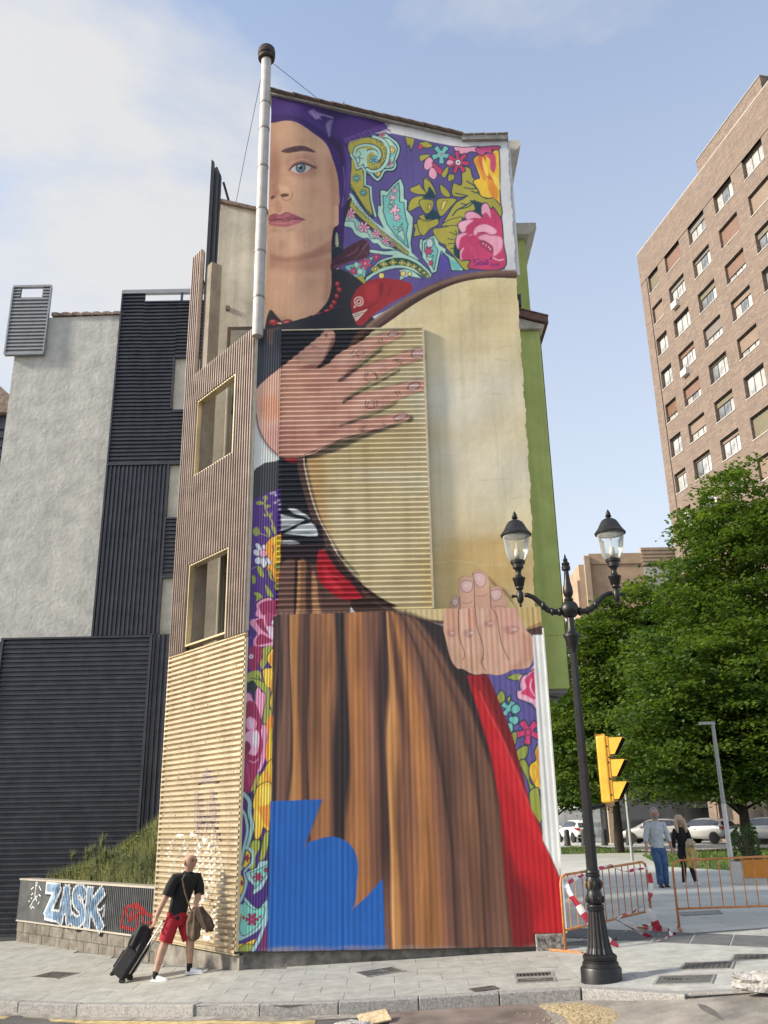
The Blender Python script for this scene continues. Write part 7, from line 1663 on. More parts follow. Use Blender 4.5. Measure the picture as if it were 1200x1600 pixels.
bp(MB().box((-3.14, 17.25, 4.4), (-2.6, 17.32, 6.05)).build('door', mat('red_door', (.12, .03, .022), .6, var=.2), None)); bp(MB().box((-3.0, 17.22, 8.9), (-2.6, 17.3, 9.3)).build('vent_opening', void, None)); bp(MB().tube([(-3.2, 17.23, 9.9), (-2.6, 17.23, 10.9)], .012, 5).build('cable', trimD, None))
o = empty('steel_fin', (-3.75, 17.0, 3.5)); tag(o, 'dark ridged steel fin standing above the beige wall', 'fin'); SFI = Matrix.Translation((3.75, -17.0, -3.5))
def fpart(b, n, m):
    q = b.build(n, m, None); q.parent = o; q.matrix_parent_inverse = SFI
fpart(MB().prism([(-3.86, 3.5), (-3.62, 3.5), (-3.62, 15.85), (-3.72, 16.1), (-3.79, 16.05), (-3.80, 16.25), (-3.86, 16.3)], 17.0, 17.10), 'fin_plate', stl); fpart(MB().box((-3.80, 16.95, 3.5), (-3.77, 17.0, 16.0)), 'ridge', stl); fpart(MB().box((-3.70, 16.95, 3.5), (-3.66, 17.0, 15.9)), 'ridge', stl); fpart(MB().tube([(-3.62, 17.3, 15.9), (-3.42, 17.8, 15.2)], .03, 6), 'brace', stl); fpart(MB().tube([(-3.95, 17.1, 13.2), (-3.64, 16.95, 11.9)], .03, 6), 'brace', stl)
# ============================ LEFT BUILDING ============================
LY = 20.5
lb = empty('clad_townhouse', (-7, LY, -.55)); tag(lb, 'pale rendered block with dark navy ridged metal cladding left of the mural', 'building'); LI = Matrix.Translation((7, -LY, .55))
def lp(o): o.parent = lb; o.matrix_parent_inverse = LI; return o
stucco = mat('grey_stucco', (.45, .455, .43), .92, var=.10, vs=2.6, bump=.65, bs=11, c2=(.52, .52, .49), stain=.14, streak=.22)
navy = mat('navy_sheet', (.040, .043, .056), .38, .35, var=.15, vs=3, c2=(.055, .058, .072), streak=.2); greyst = mat('grey_sheet', (.30, .31, .32), .42, .5, var=.1, vs=3)
lp(MB().prism([(-9.47, -.7), (-4.6, -.7), (-4.6, 14.3), (-6.7, 14.36), (-9.47, 14.30)], LY, LY+6).build('rendered_wall', stucco, None))
def lc(x0, x1, z0, z1, along, m=navy, name='ridged_sheet', dep=.045, pit=.105, y=LY-.05):
    q = corr(x1-x0, z1-z0, along, pit, dep).build(name, m, None); lp(q); q.matrix_basis = Matrix.Translation((x0, y, z0)); return q
def ltrim(x0, x1, z0, z1, m=navy, y0=LY-.115, y1=LY-.0): return lp(MB().box((x0, y0, z0), (x1, y1, z1)).build('trim', m, None))
lc(-6.76, -6.19, 10.1, 15.02, 'x'); lc(-6.19, -5.31, 10.1, 14.69, 'x'); lc(-5.31, -4.6, 13.05, 14.69, 'x'); lc(-5.31, -4.6, 10.1, 11.57, 'x')
ltrim(-6.80, -4.6, 14.94, 15.05, greyst); ltrim(-6.80, -6.76, 5.8, 14.94); ltrim(-5.24, -5.20, 14.69, 14.94); ltrim(-6.19, -4.6, 14.66, 14.70); ltrim(-5.33, -5.29, 11.57, 13.05); ltrim(-6.76, -4.6, 10.06, 10.12); ltrim(-5.31, -4.6, 13.02, 13.06)
lc(-6.72, -5.30, 5.83, 10.05, 'z'); ltrim(-5.30, -5.25, 5.85, 10.05); lc(-5.25, -4.6, 7.22, 8.66, 'x'); ltrim(-5.25, -4.6, 8.64, 8.68); ltrim(-5.25, -4.6, 7.18, 7.22)
lc(-9.66, -8.70, 13.21, 14.90, 'x', greyst, 'parapet_sheet', y=LY-.08); lc(-9.66, -9.47, 14.90, 15.18, 'x', greyst, 'parapet_sheet', y=LY-.08); lc(-8.90, -8.70, 14.90, 15.18, 'x', greyst, 'parapet_sheet', y=LY-.08)
ltrim(-9.68, -8.68, 15.18, 15.24, greyst, LY-.14, LY-.04); ltrim(-9.70, -9.66, 13.2, 15.18, greyst, LY-.14, LY-.04); ltrim(-8.70, -8.67, 13.2, 15.18, greyst, LY-.14, LY-.04); ltrim(-9.68, -8.68, 13.17, 13.21, greyst, LY-.14, LY-.04)
lc(-8.77, -5.42, -.45, 5.76, 'x', y=LY-.12); lc(-9.6, -8.83, -.45, 5.72, 'z', y=LY-.12); lc(-5.36, -4.6, .2, 5.83, 'z', y=LY-.12)
ltrim(-8.83, -8.77, -.45, 5.8, navy, LY-.2, LY-.1); ltrim(-5.42, -5.36, -.45, 5.83, navy, LY-.2, LY-.1); ltrim(-8.77, -5.42, 5.76, 5.80, navy, LY-.2, LY-.1)
for k in range(7):
    q = MB().prism([(-8.62+k*.27, 14.36+.003*k), (-8.33+k*.27, 14.35), (-8.33+k*.27, 14.40), (-8.5+k*.27, 14.45), (-8.62+k*.27, 14.44)], LY-.06, LY+.4).build('coping_tile', tilem, None); lp(q)
# brown roofed neighbour at the far left
nb_ = empty('brown_roofed_house', (-12, 21.5, -.55)); tag(nb_, 'edge of a dark clad house with brown roof at the left margin', 'building')
q = MB().box((-4, .0, 0), (2.35, 4, 12.6)).build('wall', navy, nb_); q2 = MB().prism([(-4, 13.3), (1.9, 13.3), (2.5, 12.75), (2.5, 12.55), (-4, 12.55)], -.2, 4).build('roof', tilem, nb_)
for k in range(40): MB().box((1.2, -.05, 2+k*.26), (2.36, 0, 2.16+k*.26)).build('ridge', navy, nb_)
# ============================ GRAFFITI PLANTER ============================
PA = R(46)
pe = Vector((-3.93, 16.60, 0)); PD = Vector((-math.sin(PA), math.cos(PA), 0)); Lp = 5.35
pln = empty('planter_wall', (pe.x, pe.y, -.5)); tag(pln, 'long low dark ridged planter wall with blue and white graffiti on a concrete base', 'planter'); PI_ = Matrix.Translation((-pe.x, -pe.y, .5))
PM = Matrix.Translation((pe.x, pe.y, 0)) @ Matrix.Rotation(R(90)+PA, 4, 'Z')
def pp(b, n, m, smooth=False):
    q = b.build(n, m, None, smooth); q.parent = pln; q.matrix_parent_inverse = PI_; q.matrix_basis = PM; return q
chm = mat('charcoal_sheet', (.075, .08, .085), .5, .3, var=.2, vs=4, c2=(.10, .105, .11)); capst = mat('planter_capping', (.42, .39, .33), .6, .3, var=.15, vs=5)
pp(flip(MB().add([(p[0], p[1], p[2]-.12) for p in corr(3.75, .76, 'z', .066, .02).v], corr(3.75, .76, 'z', .066, .02).f)), 'ridged_front', chm); pp(MB().box((3.75, -.05, -.12), (Lp, .018, .64)), 'plain_front', chm)
pp(MB().box((0, -.25, .64), (Lp, .04, .675)), 'capping', capst); pp(MB().box((0, -.05, -.15), (Lp, .03, -.12)), 'lower_trim', capst)
cbase = mat('block_concrete', (.15, .135, .11), .95, var=.3, vs=4, bump=.6, bs=18, c2=(.22, .2, .17), stain=.6, streak=.4)
pp(MB().box((0, -.25, -.85), (Lp, -.02, -.15)), 'footing', cbase)
for r_ in range(2):
    x_ = .0 if r_ == 0 else .28; k = 0
    while x_ < Lp-.1:
        w_ = min(.56, Lp-x_); q = pp(MB().box((x_+.006, -.03, -.155-.2*(r_+1)+.005), (x_+w_-.006, -.002-.004*random.Random(k+r_*40).random(), -.158-.2*r_)), 'concrete_block', cbase); bevel(q, .008); x_ += .56; k += 1
soilm = mat('soil', (.09, .07, .045), .95, var=.4, vs=10)
pp(MB().box((0, -2.2, -.1), (Lp, -.25, .56)), 'soil_bed', soilm)
# lettering ZASK: bulky blue letters in white outline, sprayed over the ridges
gb_ = mat('graffiti_blue', (.13, .22, .33), .7, var=.35, vs=7, c2=(.2, .3, .42)); gw_ = mat('graffiti_white', (.66, .68, .68), .7, var=.15, vs=9); gk_ = mat('graffiti_black', (.015, .015, .018), .7, var=.2); gr_ = mat('graffiti_red', (.36, .025, .03), .7, var=.3, vs=12)
def pr_y(x):
    n = int(round(3.75/.066)); p = 3.75/n
    return (.02*float(np.interp((x/p) % 1, [0, .1, .5, .6, 1], [0, 1, 1, 0, 0])) if x < 3.75 else .018)+.002
def graf(poly, m, lift, name):
    """polygon painted on the ridged front: cut into thin upright strips that hug the ridges"""
    P = smooth_curve(np.array(poly, float), True) if len(poly) > 8 else np.array(poly, float)
    b = MB(); x0, x1 = P[:, 0].min(), P[:, 0].max(); n = max(int((x1-x0)/.0068), 2); xs_ = np.linspace(x0+1e-4, x1-1e-4, n+1)
    def spans(x):
        c = []
        for i in range(len(P)):
            (ax, az), (bx, bz) = P[i], P[(i+1) % len(P)]
            if (ax <= x) != (bx <= x): c.append(az+(x-ax)*(bz-az)/(bx-ax))
        c.sort(); return list(zip(c[::2], c[1::2]))
    for xa, xb in zip(xs_[:-1], xs_[1:]):
        for z0, z1 in spans((xa+xb)/2): b.add([(xa, pr_y(xa)+lift, z0), (xb, pr_y(xb)+lift, z0), (xb, pr_y(xb)+lift, z1), (xa, pr_y(xa)+lift, z1)], [(3, 2, 1, 0)])
    return pp(b, name, m)
# the wall's x runs right to left seen from the street, so u = distance from the left
def uz(pts): return [(4.55-u, z) for u, z in pts]
def px2(pts):   # strokes measured on the front: zoom units -> metres along the wall
    return [(4.06-(x-240)*.00560-max(0, x-240)*0, .585-(y-515)*.00262-(x-240)*.00005) for x, y in pts]
LET = [[[(.06, .53), (.44, .53), (.12, .05), (.50, .03)]], [[(.60, -.03), (.76, .52), (.93, -.03)], [(.68, .18), (.88, .18)]],
       [[(1.36, .46), (1.22, .54), (1.08, .46), (1.12, .32), (1.32, .20), (1.36, .06), (1.20, -.03), (1.03, .02)]], [[(1.56, .53), (1.54, -.05)], [(1.94, .52), (1.60, .24)], [(1.64, .28), (1.98, -.06)]]]
def ribbon(pts, w):
    """outline of a bulky letter limb"""
    P = smooth_curve(np.array(pts, float), False) if len(pts) > 4 else np.array(pts, float)
    out_ = []
    for a, b in zip(P[:-1], P[1:]):
        d = b-a; d = d/np.hypot(*d); n_ = np.array([-d[1], d[0]]); a2, b2 = a-d*w*.34, b+d*w*.34
        out_.append([tuple(a2+n_*w/2), tuple(b2+n_*w/2), tuple(b2-n_*w/2), tuple(a2-n_*w/2)])
    return out_
def letter(strokes, w, m, lift, name):
    for st in strokes:
        for k, q in enumerate(ribbon(st, w)): graf([(4.16-u*1.13, z) for u, z in q], m, lift+.00005*k, name)
for Lt in LET: letter([[(u+.05, z-.03) for u, z in st] for st in Lt], .25, gk_, .0005, 'graffiti_shadow')
for Lt in LET: letter(Lt, .235, gw_, .0022, 'graffiti_outline')
for Lt in LET: letter(Lt, .15, gb_, .0042, 'graffiti_letter')
def gline(pts, w, m, name='graffiti_line'):
    Q = px2(pts); 
    for (ax, az), (bx, bz) in zip(Q[:-1], Q[1:]):
        d = Vector((bx-ax, bz-az)); nn = Vector((-d.y, d.x)).normalized()*w/2
        graf([(ax+nn.x, az+nn.y), (bx+nn.x, bz+nn.y), (bx-nn.x, bz-nn.y), (ax-nn.x, az-nn.y)], m, .005, name)
gline([(590, 640), (615, 650), (640, 610), (635, 690)], .03, gw_)
for a in ([(745, 735), (770, 610), (800, 700), (820, 600)], [(820, 600), (950, 660)], [(950, 660), (850, 745), (745, 735)], [(775, 610), (840, 585), (900, 640)], [(790, 700), (870, 620), (890, 760)], [(850, 745), (840, 640)]): gline(a, .055, gr_, 'red_tag')
for a in ([(135, 510), (150, 505), (148, 530), (135, 525)], [(142, 530), (140, 600), (160, 640)], [(105, 560), (125, 540)], [(165, 530), (185, 560)], [(110, 600), (125, 585)], [(160, 600), (130, 640), (110, 690)], [(95, 650), (105, 640)], [(170, 660), (180, 640)], [(120, 700), (130, 680), (145, 690)], [(170, 590), (185, 600)], [(110, 620), (120, 625)]): gline(a, .022, gw_, 'white_tag')
# ============================ GREEN HOUSE ============================
gm = mat('green_render', (.42, .50, .15), .9, var=.08, vs=2, bump=.15, bs=30, c2=(.47, .55, .18), stain=.1, streak=.3)
gh = empty('green_house', (2.9, 15.2, -.2)); tag(gh, 'narrow green rendered house standing behind the right edge of the mural', 'building'); GI = Matrix.Translation((-2.9, -15.2, .2))
def gp(o): o.parent = gh; o.matrix_parent_inverse = GI; return o
gp(MB().box((2.42, 15.2, 3.72), (3.06, 16.3, 10.55)).build('wall', gm, None)); gp(MB().box((2.40, 15.6, 10.5), (3.00, 18.0, 12.95)).build('upper_wall', gm, None))
gp(MB().prism([(2.4, 12.93), (3.06, 12.93), (3.22, 13.06), (3.22, 13.2), (2.4, 13.2)], 15.42, 18.0).build('cornice', evm, None))
gp(MB().prism([(2.5, 10.86), (3.22, 10.64), (3.22, 10.78), (2.5, 11.0)], 15.06, 16.5).build('tiled_coping', mat('brown_tile', (.15, .075, .055), .7, var=.3, vs=8), None)); gp(MB().prism([(2.5, 10.56), (3.10, 10.56), (3.16, 10.64), (2.5, 10.84)], 15.12, 16.4).build('coping_bed', evm, None))
for k in range(3): gp(MB().prism([(2.55+.225*k, 10.99-.069*k), (2.78+.225*k, 10.925-.069*k), (2.78+.225*k, 10.95-.069*k), (2.55+.225*k, 11.02-.069*k)], 15.05, 15.6).build('coping_tile', bpy.data.materials['brown_tile'], None))
gp(MB().box((2.4, 15.19, 4.62), (3.07, 16.3, 4.65)).build('band', gm, None)); gp(MB().box((2.42, 15.25, 3.66), (3.03, 16.3, 3.72)).build('soffit', mat('soffit_grey', (.2, .2, .19), .8, var=.2), None))
gp(MB().tube([(2.6, 15.3, 3.62), (2.9, 15.5, 3.6), (3.0, 16.2, 3.6)], .02, 6).build('soffit_pipe', trimD, None)); gp(MB().tube([(3.075, 15.25, 3.8), (3.075, 15.25, 10.5)], .01, 5).build('cable', trimD, None))
gp(MB().box((2.56, 15.0, 11.0), (2.72, 15.2, 11.25)).build('lamp_bracket', trimD, None))
gp(MB().box((2.50, 16.1, 2.2), (2.62, 16.3, 3.7)).build('down_pipe_box', mat('pale_grey_box', (.35, .36, .36), .7), None))
gp(MB().box((2.45, 16.0, 2.32), (2.66, 16.2, 2.62)).build('floodlight', mat('flood_grey', (.2, .21, .22), .6), None))
# ============================ BRICK TOWER ============================
TA = R(11.0); TY = 62.0
tp = Vector((20.89, TY, 0)); TM = Matrix.Translation(tp) @ Matrix.Rotation(R(-90)+TA, 4, 'Z')   # local x comes towards the camera
tw = empty('brick_tower_block', (tp.x, tp.y, 0)); tag(tw, 'tall brown brick apartment tower with rows of shuttered windows behind the trees', 'building'); TI = Matrix.Translation((-tp.x, -tp.y, 0))
brk = mat('brown_brick', (.205, .16, .13), .9, var=.22, vs=14, bump=.3, bs=12, c2=(.275, .215, .175), stain=.2, streak=.3)
def brick_tint(m, w, h):
    t = m.node_tree; p = t.nodes['Principled BSDF']; src = p.inputs['Base Color'].links[0].from_socket
    co = t.nodes.new('ShaderNodeTexCoord'); mpp = t.nodes.new('ShaderNodeMapping'); mpp.inputs['Rotation'].default_value = (R(90), 0, 0); b = t.nodes.new('ShaderNodeTexBrick')
    b.inputs['Scale'].default_value = 1; b.inputs['Brick Width'].default_value = w; b.inputs['Row Height'].default_value = h; b.inputs['Mortar Size'].default_value = .012
    b.inputs['Color1'].default_value = (1.1, 1.06, 1.02, 1); b.inputs['Color2'].default_value = (.72, .72, .74, 1); b.inputs['Mortar'].default_value = (.75, .75, .78, 1)
    t.links.new(co.outputs['Object'], mpp.inputs[0]); t.links.new(mpp.outputs[0], b.inputs['Vector'])
    a = t.nodes.new('ShaderNodeMix'); a.data_type = 'RGBA'; a.blend_type = 'MULTIPLY'; a.inputs[0].default_value = .8
    t.links.new(src, a.inputs[6]); t.links.new(b.outputs[0], a.inputs[7]); t.links.new(a.outputs[2], p.inputs['Base Color'])
brick_tint(brk, .5, .16)
def tpart(b, name, m, x=0, z=0, parent=None):
    o = b.build(name, m, None); o.parent = parent or tw
    if parent is None: o.matrix_parent_inverse = TI; o.matrix_basis = TM @ Matrix.Translation((x, 0, z))
    else: o.location = (x, 0, z)
    return o
# in this frame the visible face looks to local -y  (to the left of the street)
ZT = 44.75; FH = 2.78; DW = .36; WL = 26.0
cols_ = [(1.25, 2.85)]+[(3.95+3.52*k, 6.15+3.52*k) for k in range(6)]
rows_ = []
z = ZT-2.95-1.5
for k in range(15): rows_.append((z-FH*k, z-FH*k+1.5))
# wall as piers and spandrels so that the openings are real
xsplit = [0]+[v for c in cols_ for v in c]+[WL]
for i in range(0, len(xsplit)-1, 2): tpart(MB().box((xsplit[i], 0, 0), (xsplit[i+1], DW, ZT-2.95)), 'brick_pier', brk)
for (a, b) in cols_:
    zz = [0]+[v for r in rows_[::-1] for v in r]+[ZT-2.95]
    for i in range(0, len(zz)-1, 2): tpart(MB().box((a, .0, zz[i]), (b, DW, zz[i+1])), 'brick_spandrel', brk)
tpart(MB().box((0, 0, ZT-2.88), (WL, DW, ZT)), 'parapet', brk); tpart(MB().box((0, .06, ZT-2.95), (WL, DW, ZT-2.88)), 'shadow_gap', void); tpart(MB().box((0, DW, 0), (WL, 14, ZT-.1)), 'tower_core', mat('tower_core', (.05, .045, .04), .9))
tpart(MB().box((0, .0, ZT), (WL, .3, ZT+.06)), 'coping', mat('pale_coping', (.5, .48, .45), .7)); tpart(MB().box((9.7, .05, ZT+.06), (17.6, 9, ZT+1.15)), 'penthouse', brk); tpart(MB().box((9.65, 0.0, ZT+1.15), (17.65, 9, ZT+1.2)), 'penthouse_coping', bpy.data.materials['pale_coping']); tpart(MB().box((17.62, .6, ZT+.06), (18.6, 5, ZT+1.0)), 'roof_cabin', stl)
tpart(MB().box((1.0, -.01, 0), (1.1, .02, ZT-3.0)), 'expansion_joint', void)
shm = [mat('shutter_'+n, c, .6, var=.12, vs=3) for n, c in (('olive', (.17, .15, .095)), ('tan', (.24, .175, .13)), ('rust', (.20, .115, .08)), ('grey', (.19, .17, .15)))]
dkf = mat('grey_window_frame', (.16, .15, .14), .6, var=.1); alum = mat('white_window_frame', (.62, .62, .60), .5, var=.08); tgl = mat('window_glass_curtain', (.36, .37, .37), .12, var=.5, vs=.6, c2=(.52, .53, .52), spec=.8); tgl2 = mat('window_glass_dim', (.14, .15, .16), .1, var=.5, vs=.6, c2=(.24, .25, .26), spec=.9); tgl3 = mat('window_glass_net', (.42, .42, .40), .2, var=.2, vs=3, spec=.7); sill = mat('window_sill', (.55, .53, .50), .7, var=.1); wood = mat('brown_blind', (.16, .085, .045), .6, var=.3)
rw = random.Random(12)
for ci, (a, b) in enumerate(cols_):
    for ri, (z0, z1) in enumerate(rows_):
        if ci >= 6 and ri < 2: continue
        if z0 < 15: continue
        w = b-a; h = z1-z0
        win = tpart(MB().box((0, .30, 0), (w, .34, h)), 'window', dkf, a, z0)
        n = 2 if ci == 0 else 3
        drop = rw.choice([0, .15, .2, .3, .55, .65, .9, 1.0, .12, .25, .1]); 
        for k in range(n):
            q = MB().box((.06+k*(w-.02)/n, .26, .07), ((k+1)*(w-.02)/n-.05, .30, h-.07)).build('pane', rw.choice((tgl, tgl, tgl2, tgl3)), win)
        if drop > .02:
            q = MB().box((.03, .18, h*(1-drop)), (w-.03, .215, h)).build('shutter', rw.choice(shm) if rw.random() > .05 else wood, win)
        MB().box((-.03, -.04, -.05), (w+.03, .30, 0)).build('sill', sill, win)
        if rw.random() < .06: MB().box((w*.2, -.3, -.6), (w*.55, .0, -.12)).build('air_conditioner', alum, win)
        MB().box((0, .10, h-.10), (w, .17, h)).build('shutter_box', void, win)  # black strip painted in for the shade under the window head
# ============================ BEIGE OFFICE BLOCK ============================
bb = empty('beige_office_block', (17, 62, 0)); tag(bb, 'low tan clad office block half hidden behind the trees and lamp', 'building')
tan = mat('tan_cladding', (.36, .26, .18), .85, var=.1, vs=1, c2=(.42, .31, .22)); lw = mat('louvre_cladding', (.36, .28, .21), .8, var=.15, vs=3); dgl = mat('dark_office_glass', (.10, .11, .12), .1, var=.4, vs=.5, spec=.8); pgl = mat('pale_blind_glass', (.45, .47, .48), .15, var=.15, vs=.5, spec=.8)
MB().box((-2.7, 2, 5), (22, 18, 19.4)).build('core', tan, bb); MB().box((-2.6, 2.3, 0), (22, 18, 5)).build('ground_floor', dgl, bb)
MB().box((-2.3, 1.7, 0), (-1.9, 2, 20)).build('corner_pier', lw, bb); MB().box((2.0, 1.9, 19.2), (22, 2.4, 20.6)).build('louvre_band', lw, bb)
for k in range(5): MB().box((2.0, 1.84, 19.25+k*.28), (22, 1.92, 19.42+k*.28)).build('louvre', lw, bb)
MB().box((-1.9, 1.9, 19.4), (2.0, 2.6, 20.2)).build('stepped_parapet', tan, bb)
for r_ in range(5):
    zb = 17.0-r_*3.4
    MB().box((2.0, 1.86, zb-1.2), (22, 1.98, zb)).build('spandrel_band', dgl, bb)
    for k in range(9): 
        w_ = MB().box((2.1+k*2.1, 1.90, zb), (4.05+k*2.1, 1.97, zb+2.1)).build('window', pgl if (k*7+r_*3) % 5 < 2 else dgl, bb); MB().box((4.05+k*2.1, 1.84, zb), (4.2+k*2.1, 1.98, zb+2.1)).build('mullion', trimD, bb)
# its left wing runs back along the street
bw = MB().box((-2.7, 2.0, 0), (-2.66, 40, 18.6)); 
bwr = empty('tan_street_wing', (14.1, 64, 0), R(6)); tag(bwr, 'tan terrace wing with tall pale window strips left of the office block', 'building')
MB().box((0, 0, 5), (9, 45, 18.2)).build('core', tan, bwr); MB().box((.2, .2, 0), (9, 45, 5)).build('ground_floor', dgl, bwr)
for k in range(14):
    for r_ in range(3): MB().box((-.06, 1+k*3, 12.8-r_*5.2), (.02, 3.4+k*3, 16.0-r_*5.2)).build('window', pgl, bwr)
for k in range(5): MB().box((-.3, 1.5+k*8, 16.9), (.0, 2.5+k*8, 17.7)).build('air_conditioner', lw, bwr)
# low dark pavilion and shopfronts under the trees
lowb = empty('glass_pavilion', (19.8, 72, 0)); tag(lowb, 'low dark glass pavilion behind the parked cars under the trees', 'building')
MB().box((0, 0, 0), (14, 8, 3.2)).build('core', mat('pavilion_stone', (.20, .17, .15), .85, var=.2, vs=1), lowb)
for k in range(7): MB().box((.3+k*1.35, -.08, 1.8), (1.5+k*1.35, 0, 4.2)).build('glass_panel', dgl, lowb); MB().box((1.5+k*1.35, -.12, 1.6), (1.62+k*1.35, .02, 4.2)).build('mullion', trimD, lowb)
MB().box((4.6, -1.8, 2.5), (9.4, .2, 2.68)).build('canopy', capst, lowb); MB().box((-.2, -.15, 1.55), (14, .05, 1.75)).build('sill_band', capst, lowb)
shp = empty('shop_row', (28.5, 74, 0)); tag(shp, 'row of shaded shopfronts with awnings at the far right under the leaves', 'building')
MB().box((0, 0, 0), (40, 10, 9)).build('core', mat('shop_wall', (.28, .22, .18), .85, var=.2, vs=1), shp); MB().box((0, -2.2, 3.4), (40, 0, 3.7)).build('awning', trimD, shp)
for k in range(10): MB().box((.5+k*3.6, -.1, .3), (3.4+k*3.6, 0, 3.2)).build('shop_window', dgl, shp); MB().box((.6+k*3.6, -.12, 4.6), (2.4+k*3.6, 0, 7.4)).build('window', pgl, shp)
for k in range(4): MB().box((1.2+k*5, -.13, 2.2), (2.2+k*5, -.1, 2.9)).build('poster', mat('poster_%d' % k, [(.5, .48, .3), (.4, .42, .45), (.5, .4, .2), (.35, .4, .35)][k], .6), shp)
far = empty('far_terrace', (-6, 130, 0)); tag(far, 'pale terrace of houses closing the street beyond the plaza', 'building')
MB().box((0, 0, 0), (90, 10, 11)).build('core', mat('far_wall', (.42, .36, .30), .9, var=.15, vs=.2), far)
for k in range(24):
    for r_ in range(3): MB().box((1+k*3.6, -.1, 1.2+r_*3.2), (2.6+k*3.6, 0, 3.2+r_*3.2)).build('window', dgl, far)
wf = empty('plank_fence', (17.35, 70, 0)); tag(wf, 'sunlit tan plank fence beyond the hedge', 'fence')
for k in range(9): MB().box((.25*k, -.03, .1), (.25*k+.225, .03, 2.85+.02*(k % 3))).build('plank', mat('fence_plank', (.50, .36, .22), .8, var=.2, vs=4) if k == 0 else bpy.data.materials['fence_plank'], wf)
# lawns, street and pavement edges of the plaza
grassm = mat('lawn_base', (.045, .085, .02), .95, var=.4, vs=3, c2=(.07, .12, .03))
def flat(name, pts, m, lift): return MB().slab(pts, lambda X, Y: gx(X)+lift, .03).build(name, m)
lawnA = [(9.3, 33), (10.5, 29.6), (12.5, 29.3), (30, 27), (45, 40), (40, 50), (16.5, 47), (11, 42)]
lawnB = [(7.2, 46.5), (12.5, 45.5), (12.0, 56), (7.2, 57)]
tag(flat('lawn_soil', lawnA, grassm, .012), kind='structure'); tag(flat('lawn_soil', lawnB, grassm, .012), kind='structure')
tag(flat('street', [(3, 57.5), (90, 50), (90, 68), (3, 75)], asph, .006), kind='structure')
kp = mat('path_edge', (.36, .34, .31), .8, var=.1)
tag(flat('street_kerb', [(3, 57.2), (90, 49.7), (90, 50), (3, 57.5)], kp, .12), kind='structure')
def tufts(name, poly, n, hmin, hmax, m, zf, seed, label):
    rr = random.Random(seed); P = np.array(poly); b = MB(); x0, x1, y0, y1 = P[:, 0].min(), P[:, 0].max(), P[:, 1].min(), P[:, 1].max(); k = 0
    while k < n:
        x, y = rr.uniform(x0, x1), rr.uniform(y0, y1); ins = False
        for i in range(len(P)):
            (ax, ay), (bx, by) = P[i], P[(i+1) % len(P)]
            if (ay > y) != (by > y) and x < ax+(y-ay)*(bx-ax)/(by-ay): ins = not ins
        if not ins: k += .2; continue
        h = rr.uniform(hmin, hmax); a = rr.uniform(0, 6.28); w = .012+.12*h*.2; z = zf(x, y); dx, dy = math.cos(a)*w, math.sin(a)*w; lx, ly = rr.uniform(-.5, .5)*h, rr.uniform(-.5, .5)*h
        b.add([(x-dx, y-dy, z), (x+dx, y+dy, z), (x+lx, y+ly, z+h)], [(0, 1, 2)]); k += 1
    o = b.build(name, m); tag(o, label, 'grass', kind='stuff'); return o
gr1 = mat('grass_blade', (.06, .12, .02), .8, var=.5, vs=2, c2=(.11, .17, .035), space='Object')
tufts('grass', [(9.3, 33), (10.5, 29.6), (12.5, 29.3), (22, 28.2), (22, 46), (16.5, 47), (11, 42)], 16000, .05, .14, gr1, lambda x, y: gx(x)+.012, 2, 'mown lawn of the plaza behind the couple')
tufts('grass', lawnB, 3000, .05, .14, gr1, lambda x, y: gx(x)+.012, 6, 'strip of lawn beside the dark bollards')
# ============================ TREES ============================
def leaf_mat(name, c, c2, tr):
    m = bpy.data.materials.new(name); m.use_nodes = True; t = m.node_tree; p = t.nodes['Principled BSDF']
    co = t.nodes.new('ShaderNodeTexCoord'); n = t.nodes.new('ShaderNodeTexNoise'); n.inputs['Scale'].default_value = .9; n.inputs['Detail'].default_value = 9; t.links.new(co.outputs['Object'], n.inputs['Vector'])
    r = t.nodes.new('ShaderNodeMapRange'); r.inputs[1].default_value = .35; r.inputs[2].default_value = .65; t.links.new(n.outputs[0], r.inputs[0])
    a = t.nodes.new('ShaderNodeMix'); a.data_type = 'RGBA'; a.inputs[6].default_value = c+(1,); a.inputs[7].default_value = c2+(1,); t.links.new(r.outputs[0], a.inputs[0])
    t.links.new(a.outputs[2], p.inputs['Base Color']); p.inputs['Roughness'].default_value = .5
    tl = t.nodes.new('ShaderNodeBsdfTranslucent'); mul = t.nodes.new('ShaderNodeMix'); mul.data_type = 'RGBA'; mul.blend_type = 'MULTIPLY'; mul.inputs[0].default_value = 1; mul.inputs[7].default_value = (1.6, 1.7, .7, 1); t.links.new(a.outputs[2], mul.inputs[6]); t.links.new(mul.outputs[2], tl.inputs[0])
    mx = t.nodes.new('ShaderNodeMixShader'); mx.inputs[0].default_value = tr; t.links.new(p.outputs[0], mx.inputs[1]); t.links.new(tl.outputs[0], mx.inputs[2]); t.links.new(mx.outputs[0], t.nodes['Material Output'].inputs[0])
    return m
leafm = leaf_mat('linden_leaf', (.035, .08, .013), (.135, .195, .032), .4); bark = mat('dark_bark', (.045, .036, .03), .95, var=.4, vs=8, bump=1, bs=20)
